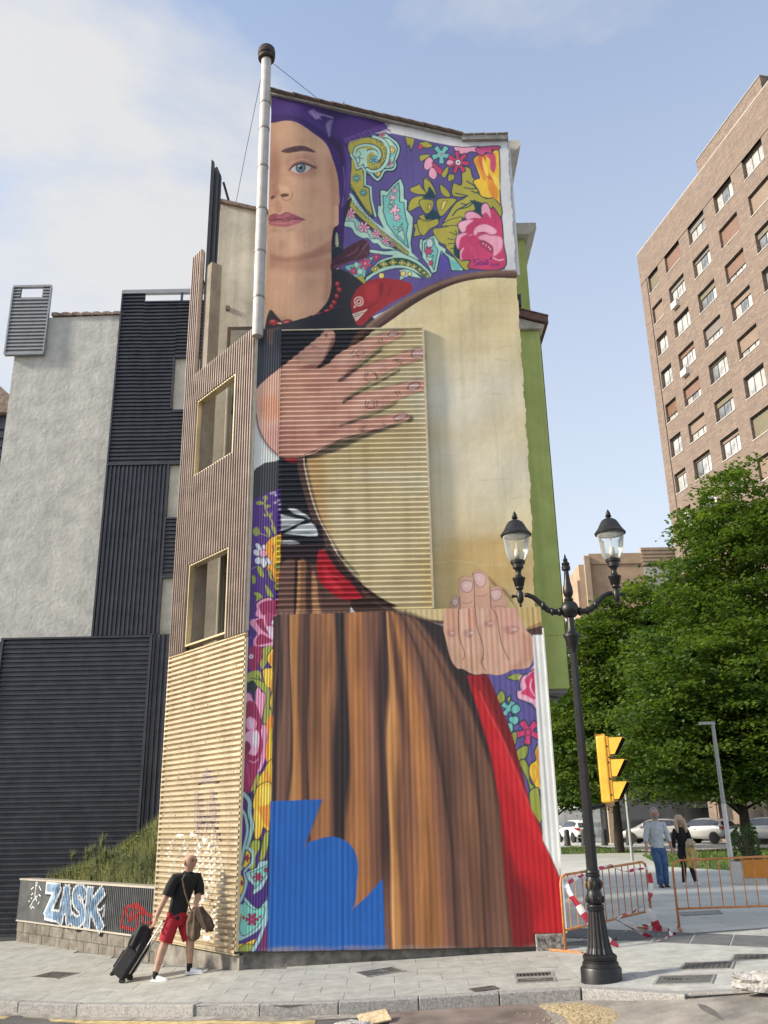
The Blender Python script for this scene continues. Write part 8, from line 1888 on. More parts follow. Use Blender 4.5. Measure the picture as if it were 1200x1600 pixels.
def leaves_mesh(name, C, size, m, parent, seed, flat=1.15):
    """C: (n,3) leaf centres; pointed folded leaves"""
    rs_ = np.random.RandomState(seed); n = len(C); s = size*rs_.uniform(.6, 1.25, (n, 1))
    nrm = rs_.normal(size=(n, 3)); nrm[:, 2] = np.abs(nrm[:, 2])+flat; nrm /= np.linalg.norm(nrm, axis=1)[:, None]
    d = rs_.normal(size=(n, 3)); d -= (d*nrm).sum(1)[:, None]*nrm; d /= np.linalg.norm(d, axis=1)[:, None]; e = np.cross(nrm, d)
    P = np.stack([C-d*s*.5, C+e*s*.36+nrm*s*.08-d*s*.05, C+d*s*.55, C-e*s*.36+nrm*s*.08-d*s*.05], 1)
    me = bpy.data.meshes.new(name); me.vertices.add(n*4); me.vertices.foreach_set('co', P.reshape(-1).astype(np.float32))
    me.loops.add(n*4); me.loops.foreach_set('vertex_index', np.arange(n*4, dtype=np.int32)); me.polygons.add(n); me.polygons.foreach_set('loop_start', np.arange(0, n*4, 4, dtype=np.int32)); me.update(calc_edges=True)
    me.materials.append(m); o = bpy.data.objects.new(name, me); col.objects.link(o); o.parent = parent; return o
def tree(name, label, x, y, H, crowns, trunk_r, nclump, nleaf, size, seed, group=None, z0=None, first=2.2):
    z0 = gx(min(x, 12)) if z0 is None else z0
    t = empty(name, (x, y, z0)); tag(t, label, 'tree', group); rs_ = np.random.RandomState(seed); rr = random.Random(seed)
    tr = MB(); tr.tube([(0, 0, -.1), (.05, .03, H*.15), (-.05, .05, H*.35), (.1, 0, H*.6), (0, .1, H*.88)], [trunk_r*1.35, trunk_r, trunk_r*.85, trunk_r*.5, trunk_r*.12], 10)
    cl = []
    tot = sum(c[3]*c[4]*c[5] for c in crowns)
    for (cx, cy, cz, rx, ry, rz) in crowns:
        k = int(nclump*rx*ry*rz/tot)+4
        while k > 0:
            p = rs_.normal(size=3); p /= np.linalg.norm(p); r_ = rs_.uniform(.25, 1.12)**.5
            q = np.array([cx+p[0]*rx*r_, cy+p[1]*ry*r_, cz+p[2]*rz*r_])
            if q[2] < first: q[2] = first+rs_.uniform(0, .6)
            cl.append(q); k -= 1
    cl = np.array(cl)
    for i in range(0, len(cl), max(len(cl)//46, 1)):
        q = cl[i]; h0 = max(min(q[2]*.62, H*.75), H*.16); m_ = (q*.5+np.array([0, 0, h0])*.5)+np.array([0, 0, .25])
        tr.tube([(0.02, .02, h0*.9), tuple(m_), tuple(q)], [trunk_r*.34, trunk_r*.17, .012], 5)
    tr.build('trunk', bark, t, True)
    C = []
    for q in cl:
        w = rs_.uniform(.4, 1.05); n = int(nleaf*w*2.6); sp = rs_.normal(size=(n, 3))*np.array([w*.55, w*.55, w*.13]); sp[:, 2] -= .22*(sp[:, 0]**2+sp[:, 1]**2)/w
        C.append(q+sp)
    C = np.vstack(C); C = C[C[:, 2] > first-.5]
    leaves_mesh('crown', C, size, leafm, t, seed)
    return t
G_ = 'trees on the plaza'
tree('linden_tree', 'tallest leafy tree at the right edge with layered bright green sprays', 16.2, 40, 17, [(0.9, 0, 10.5, 4.4, 4.0, 6.3), (-2.8, -1, 9.0, 2.6, 3, 3.8), (-1.5, -2, 5.0, 4.6, 3.6, 2.9), (3, 0, 7, 4, 4, 5), (.5, -1, 14, 2.2, 2.2, 3.0)], .22, 1400, 52, .2, 4, G_)
tree('linden_tree', 'leafy tree behind the double lantern, its crown touching the tan office block', 11.0, 46, 12.5, [(.3, 0, 7.6, 3.2, 3.4, 4.4), (-1.4, -1, 5.0, 2.8, 2.6, 3.0), (2.4, -.5, 6.4, 3.0, 3, 4.2), (1, -1, 10.2, 2.2, 2, 2.6), (3.2, 0, 10.6, 2.4, 2, 3)], .18, 940, 50, .21, 9, G_)
tree('linden_tree', 'dark trunked tree in the lawn whose low crown hangs over the parked cars', 13.6, 36.5, 10.5, [(0, 0, 6.0, 3.6, 3.2, 3.6), (-2.6, -.4, 4.4, 2.6, 2.2, 2.0), (2.6, 0, 5.0, 3.0, 2.6, 2.8), (0, -.6, 3.4, 3.6, 2.2, 1.3)], .18, 720, 50, .19, 15, G_)
tree('linden_tree', 'tree between the green house and the lamp post, half hidden', 8.9, 52, 11, [(0, 0, 6.4, 2.8, 3, 3.8), (1.8, 0, 5.0, 2.6, 2.6, 2.6), (-1.2, -1, 4.2, 1.8, 2, 1.8), (.6, -.5, 3.4, 3, 2.2, 1.3)], .17, 600, 48, .215, 22, G_)
# hedge, shrubs
def shrub(name, label, x, y, sx, sy, sz, n, size, m, seed, cat='shrub', z0=0.08):
    t = empty(name, (x, y, z0)); tag(t, label, cat); rs_ = np.random.RandomState(seed)
    P = rs_.normal(size=(n, 3)); P /= np.linalg.norm(P, axis=1)[:, None]; P *= (rs_.uniform(.5, 1, (n, 1)))**.4; P = np.sign(P)*np.abs(P)**.8; P *= 1+.12*np.sin(P[:, :1]*7+seed)
    P = P*np.array([sx, sy, sz*.5])+np.array([0, 0, sz*.52])
    leaves_mesh('foliage', P, size, m, t, seed, .3); st = MB(); 
    for k in range(7): st.tube([(rs_.uniform(-.3, .3)*sx, rs_.uniform(-.3, .3)*sy, -.05), (rs_.uniform(-.7, .7)*sx, rs_.uniform(-.7, .7)*sy, sz*.75)], .02, 5)
    st.build('stems', bark, t); return t
lemon = leaf_mat('hedge_leaf', (.14, .20, .03), (.26, .30, .06), .35)
shrub('hedge', 'clipped yellow green hedge in front of the plank fence', 16.6, 66, 1.6, .8, 1.9, 6000, .12, lemon, 3); shrub('shrub', 'loose pale bush above the white car beside the mural', 15.2, 76, 2.0, 1.4, 3.6, 5000, .2, lemon, 8); shrub('shrub', 'dark rounded bush left of the plank fence', 15.1, 65, .9, .8, 1.9, 3000, .14, leafm, 13)
shrub('young_shrub', 'young slender shrub in the lawn behind the orange planter', 10.2, 27.5, .42, .36, 1.3, 700, .11, leaf_mat('shrub_leaf', (.05, .085, .025), (.08, .12, .04), .3), 17)
# planting above the graffiti wall: a grassy bank rising to the right
def bank(u): return float(np.interp(u, [0, .6, 1.3, 2.2, 3.2, 4.2, 4.8], [2.5, 2.6, 2.45, 1.95, 1.45, 1.1, .8]))
bankm = leaf_mat('bank_leaf', (.022, .038, .010), (.10, .115, .03), .25)
rs_ = np.random.RandomState(31); vb = empty('ivy_bank', (pe.x, pe.y, .6)); tag(vb, 'unkempt grassy green bank growing above the graffiti planter', 'plants'); VI_ = Matrix.Translation((-pe.x, -pe.y, -.6))
core = MB(); U_ = np.linspace(0, 4.75, 30)
prev = None
pts_ = []
for u in U_:
    for k in range(8):
        s_ = k/7; pts_.append((u, -.28-1.7*s_, .6+(bank(u)-.75)*min(1, s_*1.4)**.8*.88))
core.add(pts_, [((i*8+k), (i*8+k+1), ((i+1)*8+k+1), ((i+1)*8+k)) for i in range(29) for k in range(7)])
q = core.build('bank_soil', soilm, None); q.parent = vb; q.matrix_parent_inverse = VI_; q.matrix_basis = PM
n = 16000; uu = rs_.uniform(0.02, 4.7, n); ss = rs_.uniform(0, 1, n)**.8; bz = np.array([bank(u) for u in uu])
lump = .16*np.sin(uu*4.1+ss*5)*np.cos(uu*2.3-ss*7)
Pz = .62+(bz-.75)*np.minimum(1, ss*1.4)**.8+rs_.uniform(-.1, .12, n)+lump*np.minimum(1, ss*2); Py = -.26-1.7*ss
LP = np.stack([uu, Py, Pz], 1)
q = leaves_mesh('foliage', LP, .075, bankm, vb, 5, .2); q.matrix_parent_inverse = VI_; q.matrix_basis = PM
bl = MB(); rr = random.Random(8)
for k in range(5200):
    u = rr.uniform(.9, 4.75) if k % 4 else rr.uniform(.05, 2); s_ = rr.random()**1.3*.9; z = .6+(bank(u)-.75)*min(1, s_*1.4)**.8; h = rr.uniform(.1, .34); a = rr.uniform(0, 6.28); y = -.24-1.7*s_
    lx, ly = rr.uniform(-.4, .4)*h, rr.uniform(-.1, .5)*h*.6
    bl.add([(u-.006, y, z), (u+.006, y, z), (u+lx, y+ly, z+h)], [(0, 1, 2)])
for (u, h) in ((3.05, .62), (3.4, .4), (3.62, .34), (4.2, .3), (2.9, .35)):
    for k in range(60): 
        zz = rr.uniform(.3, 1)*h; bl.add([(u-.01, -.5, .95+zz*.6), (u+.01, -.5, .95+zz*.6), (u+rr.uniform(-.12, .12), -.5+rr.uniform(-.1, .1), 1.0+zz)], [(0, 1, 2)])
q = bl.build('grass_blades', mat('bank_blade', (.03, .05, .012), .8, var=.4, vs=2.5, c2=(.12, .13, .03)), None); q.parent = vb; q.matrix_parent_inverse = VI_; q.matrix_basis = PM; q['kind'] = 'stuff'
# ============================ LAMP POST ============================
blackp = mat('black_cast_iron', (.005, .005, .0065), .42, .0, var=.3, vs=12, c2=(.010, .0095, .0105), stain=.0); brz = mat('worn_bronze', (.20, .15, .08), .5, .5, var=.5, vs=30)
LX, LYp = 2.52, 12.07; LZ = G(LX, LYp)
lamp = empty('lamp_post', (LX, LYp, LZ)); tag(lamp, 'ornate black cast iron lamp post with two clear lanterns on curved arms', 'street lamp')
MB().lathe([(-.05, .25), (.0, .25), (.02, .245), (.13, .245), (.15, .235), (.155, .22), (.20, .215), (.21, .20), (.225, .20)], 32, (0, 0, 0)).build('plinth', blackp, lamp, 30)
MB().lathe([(.222, .19), (.24, .205), (.27, .205), (.29, .185), (.30, .165)], 28).build('base_ring', blackp, lamp, 40)
fl = MB(); seg = 32; prof_ = [(.30, .165), (.36, .145), (.45, .130), (.60, .112), (.77, .095)]
vv = []
for h, r_ in prof_:
    for k in range(seg*2): vv.append((r_*(1-.09*(k % 4 < 2))*math.cos(math.pi*k/seg), r_*(1-.09*(k % 4 < 2))*math.sin(math.pi*k/seg), h))
n2 = seg*2; fl.add(vv, [(i*n2+k, i*n2+(k+1) % n2, (i+1)*n2+(k+1) % n2, (i+1)*n2+k) for i in range(len(prof_)-1) for k in range(n2)]); fl.build('fluted_base', blackp, lamp)
MB().lathe([(.765, .085), (.775, .105), (.795, .11), (.80, .10), (.815, .10), (.825, .108), (.84, .10), (.845, .08)], 24).build('collar', blackp, lamp, 40)
MB().lathe([(.84, .075), (.87, .098), (.93, .10), (.99, .085), (1.0, .082), (1.06, .092), (1.12, .09), (1.16, .078)], 24).build('leaf_vase', blackp, lamp, 50)
for k in range(8):
    a = k*math.pi/4; MB().ball((.093*math.cos(a), .093*math.sin(a), 1.07), .022, .022, .05, 6, 5).build('leaf', brz if k in (4, 5) else blackp, lamp); MB().ball((.098*math.cos(a+.39), .098*math.sin(a+.39), .9), .026, .026, .045, 6, 5).build('leaf', blackp, lamp)
MB().lathe([(1.155, .07), (1.165, .09), (1.18, .092), (1.195, .08), (1.21, .09), (1.235, .085), (1.245, .07)], 24).build('collar', blackp, lamp, 40)
MB().lathe([(1.24, .072), (1.5, .07), (3.9, .047), (3.98, .046)], 8).build('shaft', blackp, lamp)
MB().lathe([(3.97, .05), (4.0, .055), (4.03, .06), (4.08, .08), (4.17, .10), (4.18, .115), (4.22, .115), (4.24, .075), (4.30, .05), (4.46, .05)], 20).build('capital', blackp, lamp, 30)
MB().ball((0, 0, 4.56), .125, .125, .13, 24, 16).build('globe', blackp, lamp, True)
MB().lathe([(4.68, .06), (4.70, .065), (4.73, .04), (4.75, .055), (4.80, .072), (4.86, .066), (4.95, .045), (5.08, .034), (5.11, .034), (5.12, .06), (5.17, .062), (5.18, .045), (5.20, .055), (5.22, .055), (5.235, .03), (5.27, .034), (5.29, .018), (5.35, .006)], 16).build('finial', blackp, lamp, 40)
lgl = glass_mat('lantern_glass', (.93, .95, .94), .06); white = mat('reflector_white', (.7, .68, .62), .4, var=.1)
def lantern(sx):
    px_ = .665*sx; dz = .0
    am = MB(); P = [(.10*sx, 0, 4.53), (.22*sx, 0, 4.53), (.30*sx, 0, 4.56), (.40*sx, 0, 4.66), (.48*sx, 0, 4.74), (.56*sx, 0, 4.775), (.60*sx, 0, 4.775)]
    Q = smooth_curve(np.array(P), False) if False else P
    am.tube(P, [.042, .042, .04, .037, .035, .033, .033], 12)
    arm = am.build('arm', blackp, lamp, True)
    for (a, z, r_) in ((.14, 4.53, .06), (.24, 4.535, .056), (.36, 4.62, .062)): MB().ball((a*sx, 0, z), r_*.6, r_, r_, 12, 8).build('arm_ring', blackp, arm, True)
    h = MB().lathe([(4.60, .004), (4.63, .02), (4.65, .012), (4.67, .03), (4.70, .045), (4.76, .05), (4.81, .045), (4.84, .028), (4.86, .05), (4.87, .055), (4.89, .05), (4.90, .062), (4.99, .082), (5.0, .09), (5.02, .09), (5.03, .06), (5.06, .04), (5.10, .036), (5.14, .05), (5.16, .075), (5.22, .08), (5.225, .10), (5.26, .105), (5.27, .09)], 18, (px_, 0, 0)).build('lantern_stem', blackp, lamp, 40)
    MB().tube([(px_, 0, 4.76), (px_+.10*sx, 0, 4.76)], .018, 8).build('side_knob', blackp, h); MB().ball((px_+.1*sx, 0, 4.76), .026).build('side_knob', blackp, h, True)
    lt = MB().lathe([(5.265, .085), (5.28, .105), (5.33, .14), (5.40, .155), (5.5, .168), (5.58, .178), (5.63, .185)], 24, (px_, 0, 0)).build('glass_bowl', lgl, lamp, True)
    MB().lathe([(5.28, .012), (5.60, .010)], 8, (px_, 0, 0)).build('lamp_rod', white, lt); MB().lathe([(5.30, .03), (5.36, .045), (5.44, .03)], 10, (px_, 0, 0)).build('bulb', white, lt, True)
    ht = MB().lathe([(5.625, .17), (5.635, .215), (5.65, .218), (5.67, .20), (5.72, .165), (5.78, .135), (5.83, .105), (5.86, .06), (5.865, .03), (5.88, .022), (5.89, .04), (5.905, .045), (5.915, .03), (5.93, .036), (5.96, .026), (6.0, .004)], 28, (px_, 0, 0)).build('lantern_hood', mat('hood_grey', (.014, .015, .019), .45, .1, var=.2, vs=5) if sx < 0 else bpy.data.materials['hood_grey'], lamp, 50)
    MB().lathe([(5.60, .05), (5.628, .168)], 24, (px_, 0, 0)).build('reflector', white, ht, True)
lantern(-1); lantern(1)
# ============================ TRAFFIC LIGHT ON ITS BRACKET ============================
ylw = mat('signal_yellow', (.72, .38, .03), .45, var=.08, vs=5, c2=(.78, .44, .045)); lensd = mat('signal_black', (.01, .01, .01), .5, var=0)
tl = empty('traffic_light', (2.84, 12.1, 1.83), R(-27)); tag(tl, 'yellow traffic signal seen from the side, bracketed to the lamp post', 'traffic light')
bevel(MB().box((-.10, -.115, 0), (.04, .115, .84)).build('housing', ylw, tl), .03, 3); MB().box((-.12, -.04, .80), (.0, .04, .865)).build('top_cap', ylw, tl)
for k in range(3):
    z0 = .02+.275*k
    v_ = MB(); n_ = 12; pts = []
    bez = MB().box((.044, -.108, z0), (.065, .108, z0+.255)).build('signal_face', mat('signal_face_ochre', (.5, .26, .02), .5) if k == 0 else bpy.data.materials['signal_face_ochre'], tl)
    MB().lathe([(.064, .085), (.07, .085)], 20, (0, 0, z0+.13), 'X').build('lens', lensd, bez)
    z1 = z0+.235; vs_ = MB()
    vi_ = MB()
    for q_, W_, e_ in ((vs_, .098, 0), (vi_, .091, .004)):
        for sd_ in (-1, 1): q_.add([(.065, sd_*W_, z0+.03), (.065, sd_*W_, z1-e_*2), (.25, sd_*W_, z1-e_*2), (.13, sd_*W_, z0+.03)], [(0, 1, 2, 3)])
        q_.add([(.065, -W_, z1-e_*2), (.065, W_, z1-e_*2), (.25, W_, z1-e_*2), (.25, -W_, z1-e_*2)], [(0, 1, 2, 3)])
    vi_.build('visor_lining', lensd, tl)
    o = vs_.build('visor', ylw, tl); sm = o.modifiers.new('thick', 'SOLIDIFY'); sm.thickness = .005; sm.offset = 0
    MB().box((.066, -.10, z0+.03), (.072, .10, z1-.01)).build('dark_recess', lensd, tl)
o = MB().box((-.10, -.11, .555), (.045, .11, .575)).build('housing_seam', mat('signal_seam', (.30, .16, .02), .6), tl)
for k in range(4): MB().ball((.042, -.108, .1+.2*k), .012).build('bolt', lensd, tl)
MB().tube([(-.30, -.10, -.06), (-.1, -.02, -.03), (0, 0, .01)], .028, 8).build('bracket', blackp, tl); MB().box((-.06, -.05, -.03), (.03, .05, .01)).build('foot', mat('signal_foot', (.45, .3, .2), .6), tl)
# ============================ BARRIERS AND TAPE ============================
orange = mat('barrier_orange', (.46, .17, .05), .55, var=.25, vs=9, c2=(.54, .23, .08), stain=.3)
def barrier(label, A, B, h=1.02, tilt=0.0, feet=True, panel=False, nbars=13, leg=.28):
    A, B = Vector(A), Vector(B); d = B-A; Lb = d.length
    t = empty('crowd_barrier', (A.x, A.y, G(A.x, A.y)), math.atan2(d.y, d.x)); tag(t, label, 'barrier', 'orange steel crowd barriers')
    zb = G(B.x, B.y)-G(A.x, A.y); rs = .019
    za = lambda x: zb*x/Lb
    r_ = .12; ol = [(0, 0, 0), (0, 0, h-r_), (.03, 0, h-.035), (r_, 0, h), (Lb-r_, 0, h+zb), (Lb-.03, 0, h-.035+zb), (Lb, 0, h-r_+zb), (Lb, 0, zb)]
    MB().tube(ol, rs, 8).build('frame', orange, t, True)
    MB().tube([(0, 0, leg), (Lb, 0, leg+zb)], rs*.9, 8).build('lower_rail', orange, t, True)
    for k in range(nbars):
        x = Lb*(k+1)/(nbars+1); MB().tube([(x, 0, leg+za(x)), (x, 0, h+za(x))], .009, 6).build('bar', orange, t)
    for x in (0, Lb):
        MB().box((x-.02, -.28, za(x)-.0), (x+.02, .28, za(x)+.028)).build('foot', orange, t)
    if panel: MB().box((Lb*.44, -.014, h*.55), (Lb*.62, .012, h*.95)).build('sign_plate', mat('orange_plate', (.66, .24, .03), .5, var=.08), t)
    return t
b1 = barrier('orange crowd barrier wrapped in red and white tape behind the lamp post', (2.48, 14.18), (4.2, 15.85), nbars=12)
b2 = barrier('orange crowd barrier running out of the right of the picture', (4.57, 15.65), (7.0, 15.1), nbars=13, leg=.30)
wt = mat('tape_white', (.78, .75, .74), .5, var=.06); rd = mat('tape_red', (.50, .03, .06), .5, var=.1)
def tape(label, pts, w=.07, seed=0, tw_=2.0):
    P = smooth_curve(np.array(pts, float), False); D = [P[0]]
    for a, b in zip(P[:-1], P[1:]):
        n = max(int(np.linalg.norm(b-a)/.02), 1)
        for k in range(1, n+1): D.append(a+(b-a)*k/n)
    D = np.array(D); b = MB(); vv = []; rr = random.Random(seed); ph = rr.uniform(0, 6)
    L_ = len(D)
    for i, p in enumerate(D):
        t = Vector(D[min(i+1, L_-1)]-D[max(i-1, 0)]).normalized(); u = t.cross(Vector((.3, 1, .2))).normalized(); v = t.cross(u)
        a = ph+tw_*math.sin(i*.03+seed)+.4*math.sin(i*.21); ww = w*(.35+.65*abs(math.sin(i*.045+seed*2))**.5)
        n_ = u*math.cos(a)+v*math.sin(a)
        vv += [Vector(p)+n_*ww/2, Vector(p)-n_*ww/2]
    b.add(vv, [(2*i, 2*i+1, 2*i+3, 2*i+2) for i in range(L_-1)])
    o = b.build('barrier_tape', wt); o.data.materials.append(rd)
    for i, pl_ in enumerate(o.data.polygons): pl_.material_index = 1 if (i//6) % 2 else 0
    tag(o, label, 'tape', 'red and white warning tape on the barrier'); return o
def bpnt(s_, z, off=0):   # point on barrier 1
    A, B = Vector((2.48, 14.18)), Vector((4.2, 15.85)); p = A+(B-A)*s_; nn = Vector((.7, -.72))*off
    return (p.x+nn.x, p.y+nn.y, G(p.x, p.y)+z)
tape('tape wound along the top rail of the barrier behind the lamp post', [bpnt(.0, .86, .04), bpnt(.12, .93, .03), bpnt(.3, 1.0, .04), bpnt(.42, 1.03, .03), bpnt(.55, 1.05, .03), bpnt(.62, .98, .03), bpnt(.72, .93, .04), bpnt(.86, .93, .03), bpnt(1, .92, .03)], .06, 1)
tape('tape hanging loose from the left end of the barrier to the ground', [bpnt(.02, .88, .05), bpnt(.03, .76, .1), bpnt(.07, .6, .16), bpnt(.10, .42, .24), bpnt(.14, .25, .35), bpnt(.20, .10, .45), bpnt(.26, .015, .5)], .10, 2, .8)
tape('tape laid along the lower rail and up the right post of the barrier', [bpnt(.55, .27, .05), bpnt(.62, .32, .05), bpnt(.75, .33, .05), bpnt(.88, .40, .05), bpnt(.98, .50, .04), bpnt(1.0, .62, .04), bpnt(1.01, .74, .04), bpnt(1.0, .86, .04)], .085, 3, .7)
tape('tape dangling to the paving in the middle of the barrier', [bpnt(.5, .30, .08), bpnt(.57, .17, .22), bpnt(.64, .06, .36), bpnt(.68, .015, .42)], .07, 4, .8)
tape('tape bunched in a loose heap under the right end of the barrier', [bpnt(.92, .32, .06), bpnt(.93, .18, .14), bpnt(.94, .05, .2), bpnt(.9, .012, .42), bpnt(.8, .012, .62), bpnt(.66, .012, .72), bpnt(.5, .01, .78)], .12, 5, .9)
tape('short tape tail curled around the right foot of the barrier', [bpnt(.97, .30, .04), bpnt(.98, .1, .05), bpnt(1.02, .04, .12), bpnt(1.08, .05, -.1), bpnt(1.03, .03, -.2), bpnt(.96, .012, .1), bpnt(.93, .012, .34)], .09, 6, .9)
# ============================ POLES, PLANTER BOX, BOLLARDS ============================
gpole = mat('grey_pole', (.34, .35, .34), .5, .3, var=.1, vs=4); wpole = mat('white_pole', (.62, .62, .58), .5, var=.08)
p1 = empty('lamp_column', (8.70, 24.6, .05)); tag(p1, 'slim grey column with white lower half and short top arm behind the planter', 'street lamp')
MB().lathe([(0, .075), (.02, .065), (1.9, .06)], 14).build('white_shaft', wpole, p1, 40); MB().lathe([(1.9, .055), (3.95, .045)], 14).build('grey_shaft', gpole, p1, 40); MB().box((-.36, -.05, 3.92), (.05, .05, 3.99)).build('top_arm', gpole, p1)
p2 = empty('sign_post', (9.45, 37.6, .06)); tag(p2, 'thin bare steel post in the lawn edge left of the couple', 'post'); MB().lathe([(0, .06), (4.85, .05)], 12).build('shaft', gpole, p2, 40); MB().lathe([(4.85, .055), (4.9, .03)], 12).build('cap', gpole, p2)
pbx = empty('planter_box', (8.95, 24.0, .05), R(-4)); tag(pbx, 'white planter box with an orange front plate behind the right barrier', 'planter')
MB().box((-.38, -.02, 0), (1.7, .5, .52)).build('box', mat('planter_white', (.55, .54, .50), .6, var=.1, vs=4), pbx); MB().box((-.18, -.05, .14), (.62, -.025, .56)).build('front_plate', mat('plate_orange', (.62, .22, .02), .5, var=.08), pbx); MB().box((-.36, 0, .50), (1.68, .48, .53)).build('soil', soilm, pbx)
cu_ = [(10.9, 58.8), (11.9, 58.6), (13.05, 58.2), (13.75, 57.9), (14.4, 57.6), (15.6, 57.0), (10.2, 59.1), (23.0, 49.2), (25.2, 48.6)]
nm = ['first dark bollard beside the white strip of the mural', 'bollard in front of the white car, right of the first one', 'bollard right of the lamp post, in front of the hedge', 'bollard below the traffic light', 'bollard left of the thin steel post', 'bollard right of the thin steel post by the silver car', 'bollard half hidden by the edge of the mural', 'bollard before the right silver car', 'bollard at the right margin before the last car']
bol = mat('bollard_iron', (.03, .03, .032), .6, var=.2, vs=6)
for (x_, y_), lb_ in zip(cu_, nm):
    o = MB().lathe([(0, .22), (.08, .22), (.1, .19), (.72, .16), (.8, .17), (.9, .15), (.95, .06)], 12).build('bollard', bol, None, 40); o.location = (x_, y_, .09); tag(o, lb_, 'bollard', 'dark bollards along the street')
# ============================ CARS ============================
tyre = mat('tyre_rubber', (.02, .02, .02), .9, var=.2); rim = mat('alloy_rim', (.5, .5, .5), .35, .7, var=.1); cgl = mat('car_glass', (.025, .03, .035), .08, var=.3, vs=.6, spec=.9); red_l = mat('tail_light', (.36, .02, .02), .25, var=.1); plate = mat('number_plate', (.7, .7, .68), .5, var=.05); dkp = mat('car_trim', (.03, .03, .032), .6)
wl = MB().lathe([(-.10, .20), (-.10, .31), (-.07, .33), (.07, .33), (.10, .31), (.10, .20)], 20, (0, 0, 0), 'Y').mesh('tyre', tyre, 40)
def rim_mesh():
    b = MB().lathe([(-.06, .20), (.02, .20)], 20, (0, 0, 0), 'Y')
    for k in range(5):
        a = k*2*math.pi/5; b.box((-.035, .02, 0), (.035, .05, .2), Matrix.Rotation(a, 4, 'Y'))
    return b.mesh('rim', rim)
rmm = rim_mesh()
def car(name, label, x, y, rz, paint, Lc=4.1, Wc=1.74, H=1.48, style='hatch'):
    """x forward; lofted from cross sections: sill, belt, roof"""
    t = empty(name, (x, y, .095), rz); tag(t, label, 'car', 'cars parked across the plaza')
    hl = Lc/2
    # stations along x: (x, belt z, roof z, half width at belt, half width of roof)
    st = [(-hl, .86, .86, .74, .70), (-hl+.10, .93, .95, .82, .66), (-hl+.42, .98, H-.16, .86, .60), (-hl+.85, .98, H-.03, .87, .60), (-hl+1.5, .97, H, .87, .60), (-hl+2.2, .95, H-.03, .87, .60), (-hl+2.6, .94, H-.14, .87, .58), (hl-.95, .92, .94, .86, .62), (hl-.45, .84, .86, .83, .60), (hl-.12, .70, .72, .76, .56), (hl, .58, .6, .62, .5)]
    ring = []
    for (sx, bz, rz_, bw_, rw_) in st:
        k = Wc/1.74; bw_ *= k; rw_ *= k; lo = .24 if abs(sx) < hl-.15 else .34
        ring.append([(sx, -bw_*.93, lo), (sx, -bw_, .45), (sx, -bw_*1.0, bz-.12), (sx, -bw_*.96, bz), (sx, -rw_*1.04, rz_-.045), (sx, -rw_*.8, rz_), (sx, rw_*.8, rz_), (sx, rw_*1.04, rz_-.045), (sx, bw_*.96, bz), (sx, bw_*1.0, bz-.12), (sx, bw_, .45), (sx, bw_*.93, lo)])
    vv = [p for r_ in ring for p in r_]; n = 12
    ff = [(i*n+k, i*n+(k+1) % n, (i+1)*n+(k+1) % n, (i+1)*n+k) for i in range(len(ring)-1) for k in range(n)]+[tuple(range(n))[::-1], tuple((len(ring)-1)*n+k for k in range(n))]
    body = MB().add(vv, [f[::-1] for f in ff]).build('body', paint, t, 50); sb_ = body.modifiers.new('sub', 'SUBSURF'); sb_.levels = 1; sb_.render_levels = 1
    def glass(i0, i1, side, nm_='side_window', f0=.10, f1=.9):
        q = []
        for i, fr in ((i0, f0), (i1, f0), (i1, f1), (i0, f1)):
            a, b = Vector(ring[i][3]), Vector(ring[i][4]); p = a+(b-a)*fr; p.y -= .012; p.y *= side; q.append(tuple(p))
        MB().add(q, [(0, 1, 2, 3) if side > 0 else (3, 2, 1, 0)]).build(nm_, cgl, t)
    for sd_ in (1, -1):
        glass(2, 3, sd_, f0=.16); glass(3, 4, sd_); glass(4, 5, sd_); glass(5, 6, sd_, f0=.12)
        MB().box((-hl+1.95, sd_*.86*Wc/1.74-.012, .8), (-hl+2.1, sd_*.86*Wc/1.74+.014, .835)).build('door_handle', dkp, t); MB().box((hl-1.5, sd_*.9-.05, .98), (hl-1.32, sd_*.9+.08, 1.1)).build('wing_mirror', paint, t)
        tlx = MB().add([(-hl+.02, sd_*.50, .80), (-hl+.04, sd_*.76, .80), (-hl+.30, sd_*.845, .86), (-hl+.30, sd_*.845, .98), (-hl+.09, sd_*.78, .97), (-hl+.04, sd_*.52, .92)], [(0, 1, 4, 5), (1, 2, 3, 4)] if sd_ < 0 else [(5, 4, 1, 0), (4, 3, 2, 1)]).build('tail_light', red_l, t); tlx.location.x = -.035; tlx.location.y = .01*sd_
        MB().add([(hl-.02, sd_*.42, .60), (hl-.14, sd_*.72, .64), (hl-.36, sd_*.80, .76), (hl-.3, sd_*.60, .76)], [(0, 1, 2, 3)]).build('headlight', plate, t)
        for ax in (-hl+.72, hl-.78):
            w = inst('wheel', wl, t, (ax, sd_*(.80*Wc/1.74), .31), (0, 0, 0 if sd_ > 0 else math.pi)); w.scale = (.95, 1, .95); inst('rim', rmm, w, (0, .045, 0))
            MB().lathe([(-.02, .36), (.02, .36)], 20, (ax, sd_*.855*Wc/1.74, .33), 'Y').build('wheel_arch', dkp, t)
    # rear and front screens
    a, b = ring[1], ring[2]; f = lambda p, q, k: tuple(Vector(p)+(Vector(q)-Vector(p))*k)
    q = [f(a[4], b[4], .12), f(a[7], b[7], .12), f(a[7], b[7], .92), f(a[4], b[4], .92)]; q = [(p[0]-.03, p[1]*.9, p[2]+.02) for p in q]
    MB().add(q, [(0, 3, 2, 1)]).build('rear_window', cgl, t)
    a, b = ring[7], ring[6]; q = [f(a[4], b[4], .06), f(a[7], b[7], .06), f(a[7], b[7], .95), f(a[4], b[4], .95)]; q = [(p[0]+.02, p[1]*.92, p[2]+.025) for p in q]
    MB().add(q, [(0, 1, 2, 3)]).build('windscreen', cgl, t)
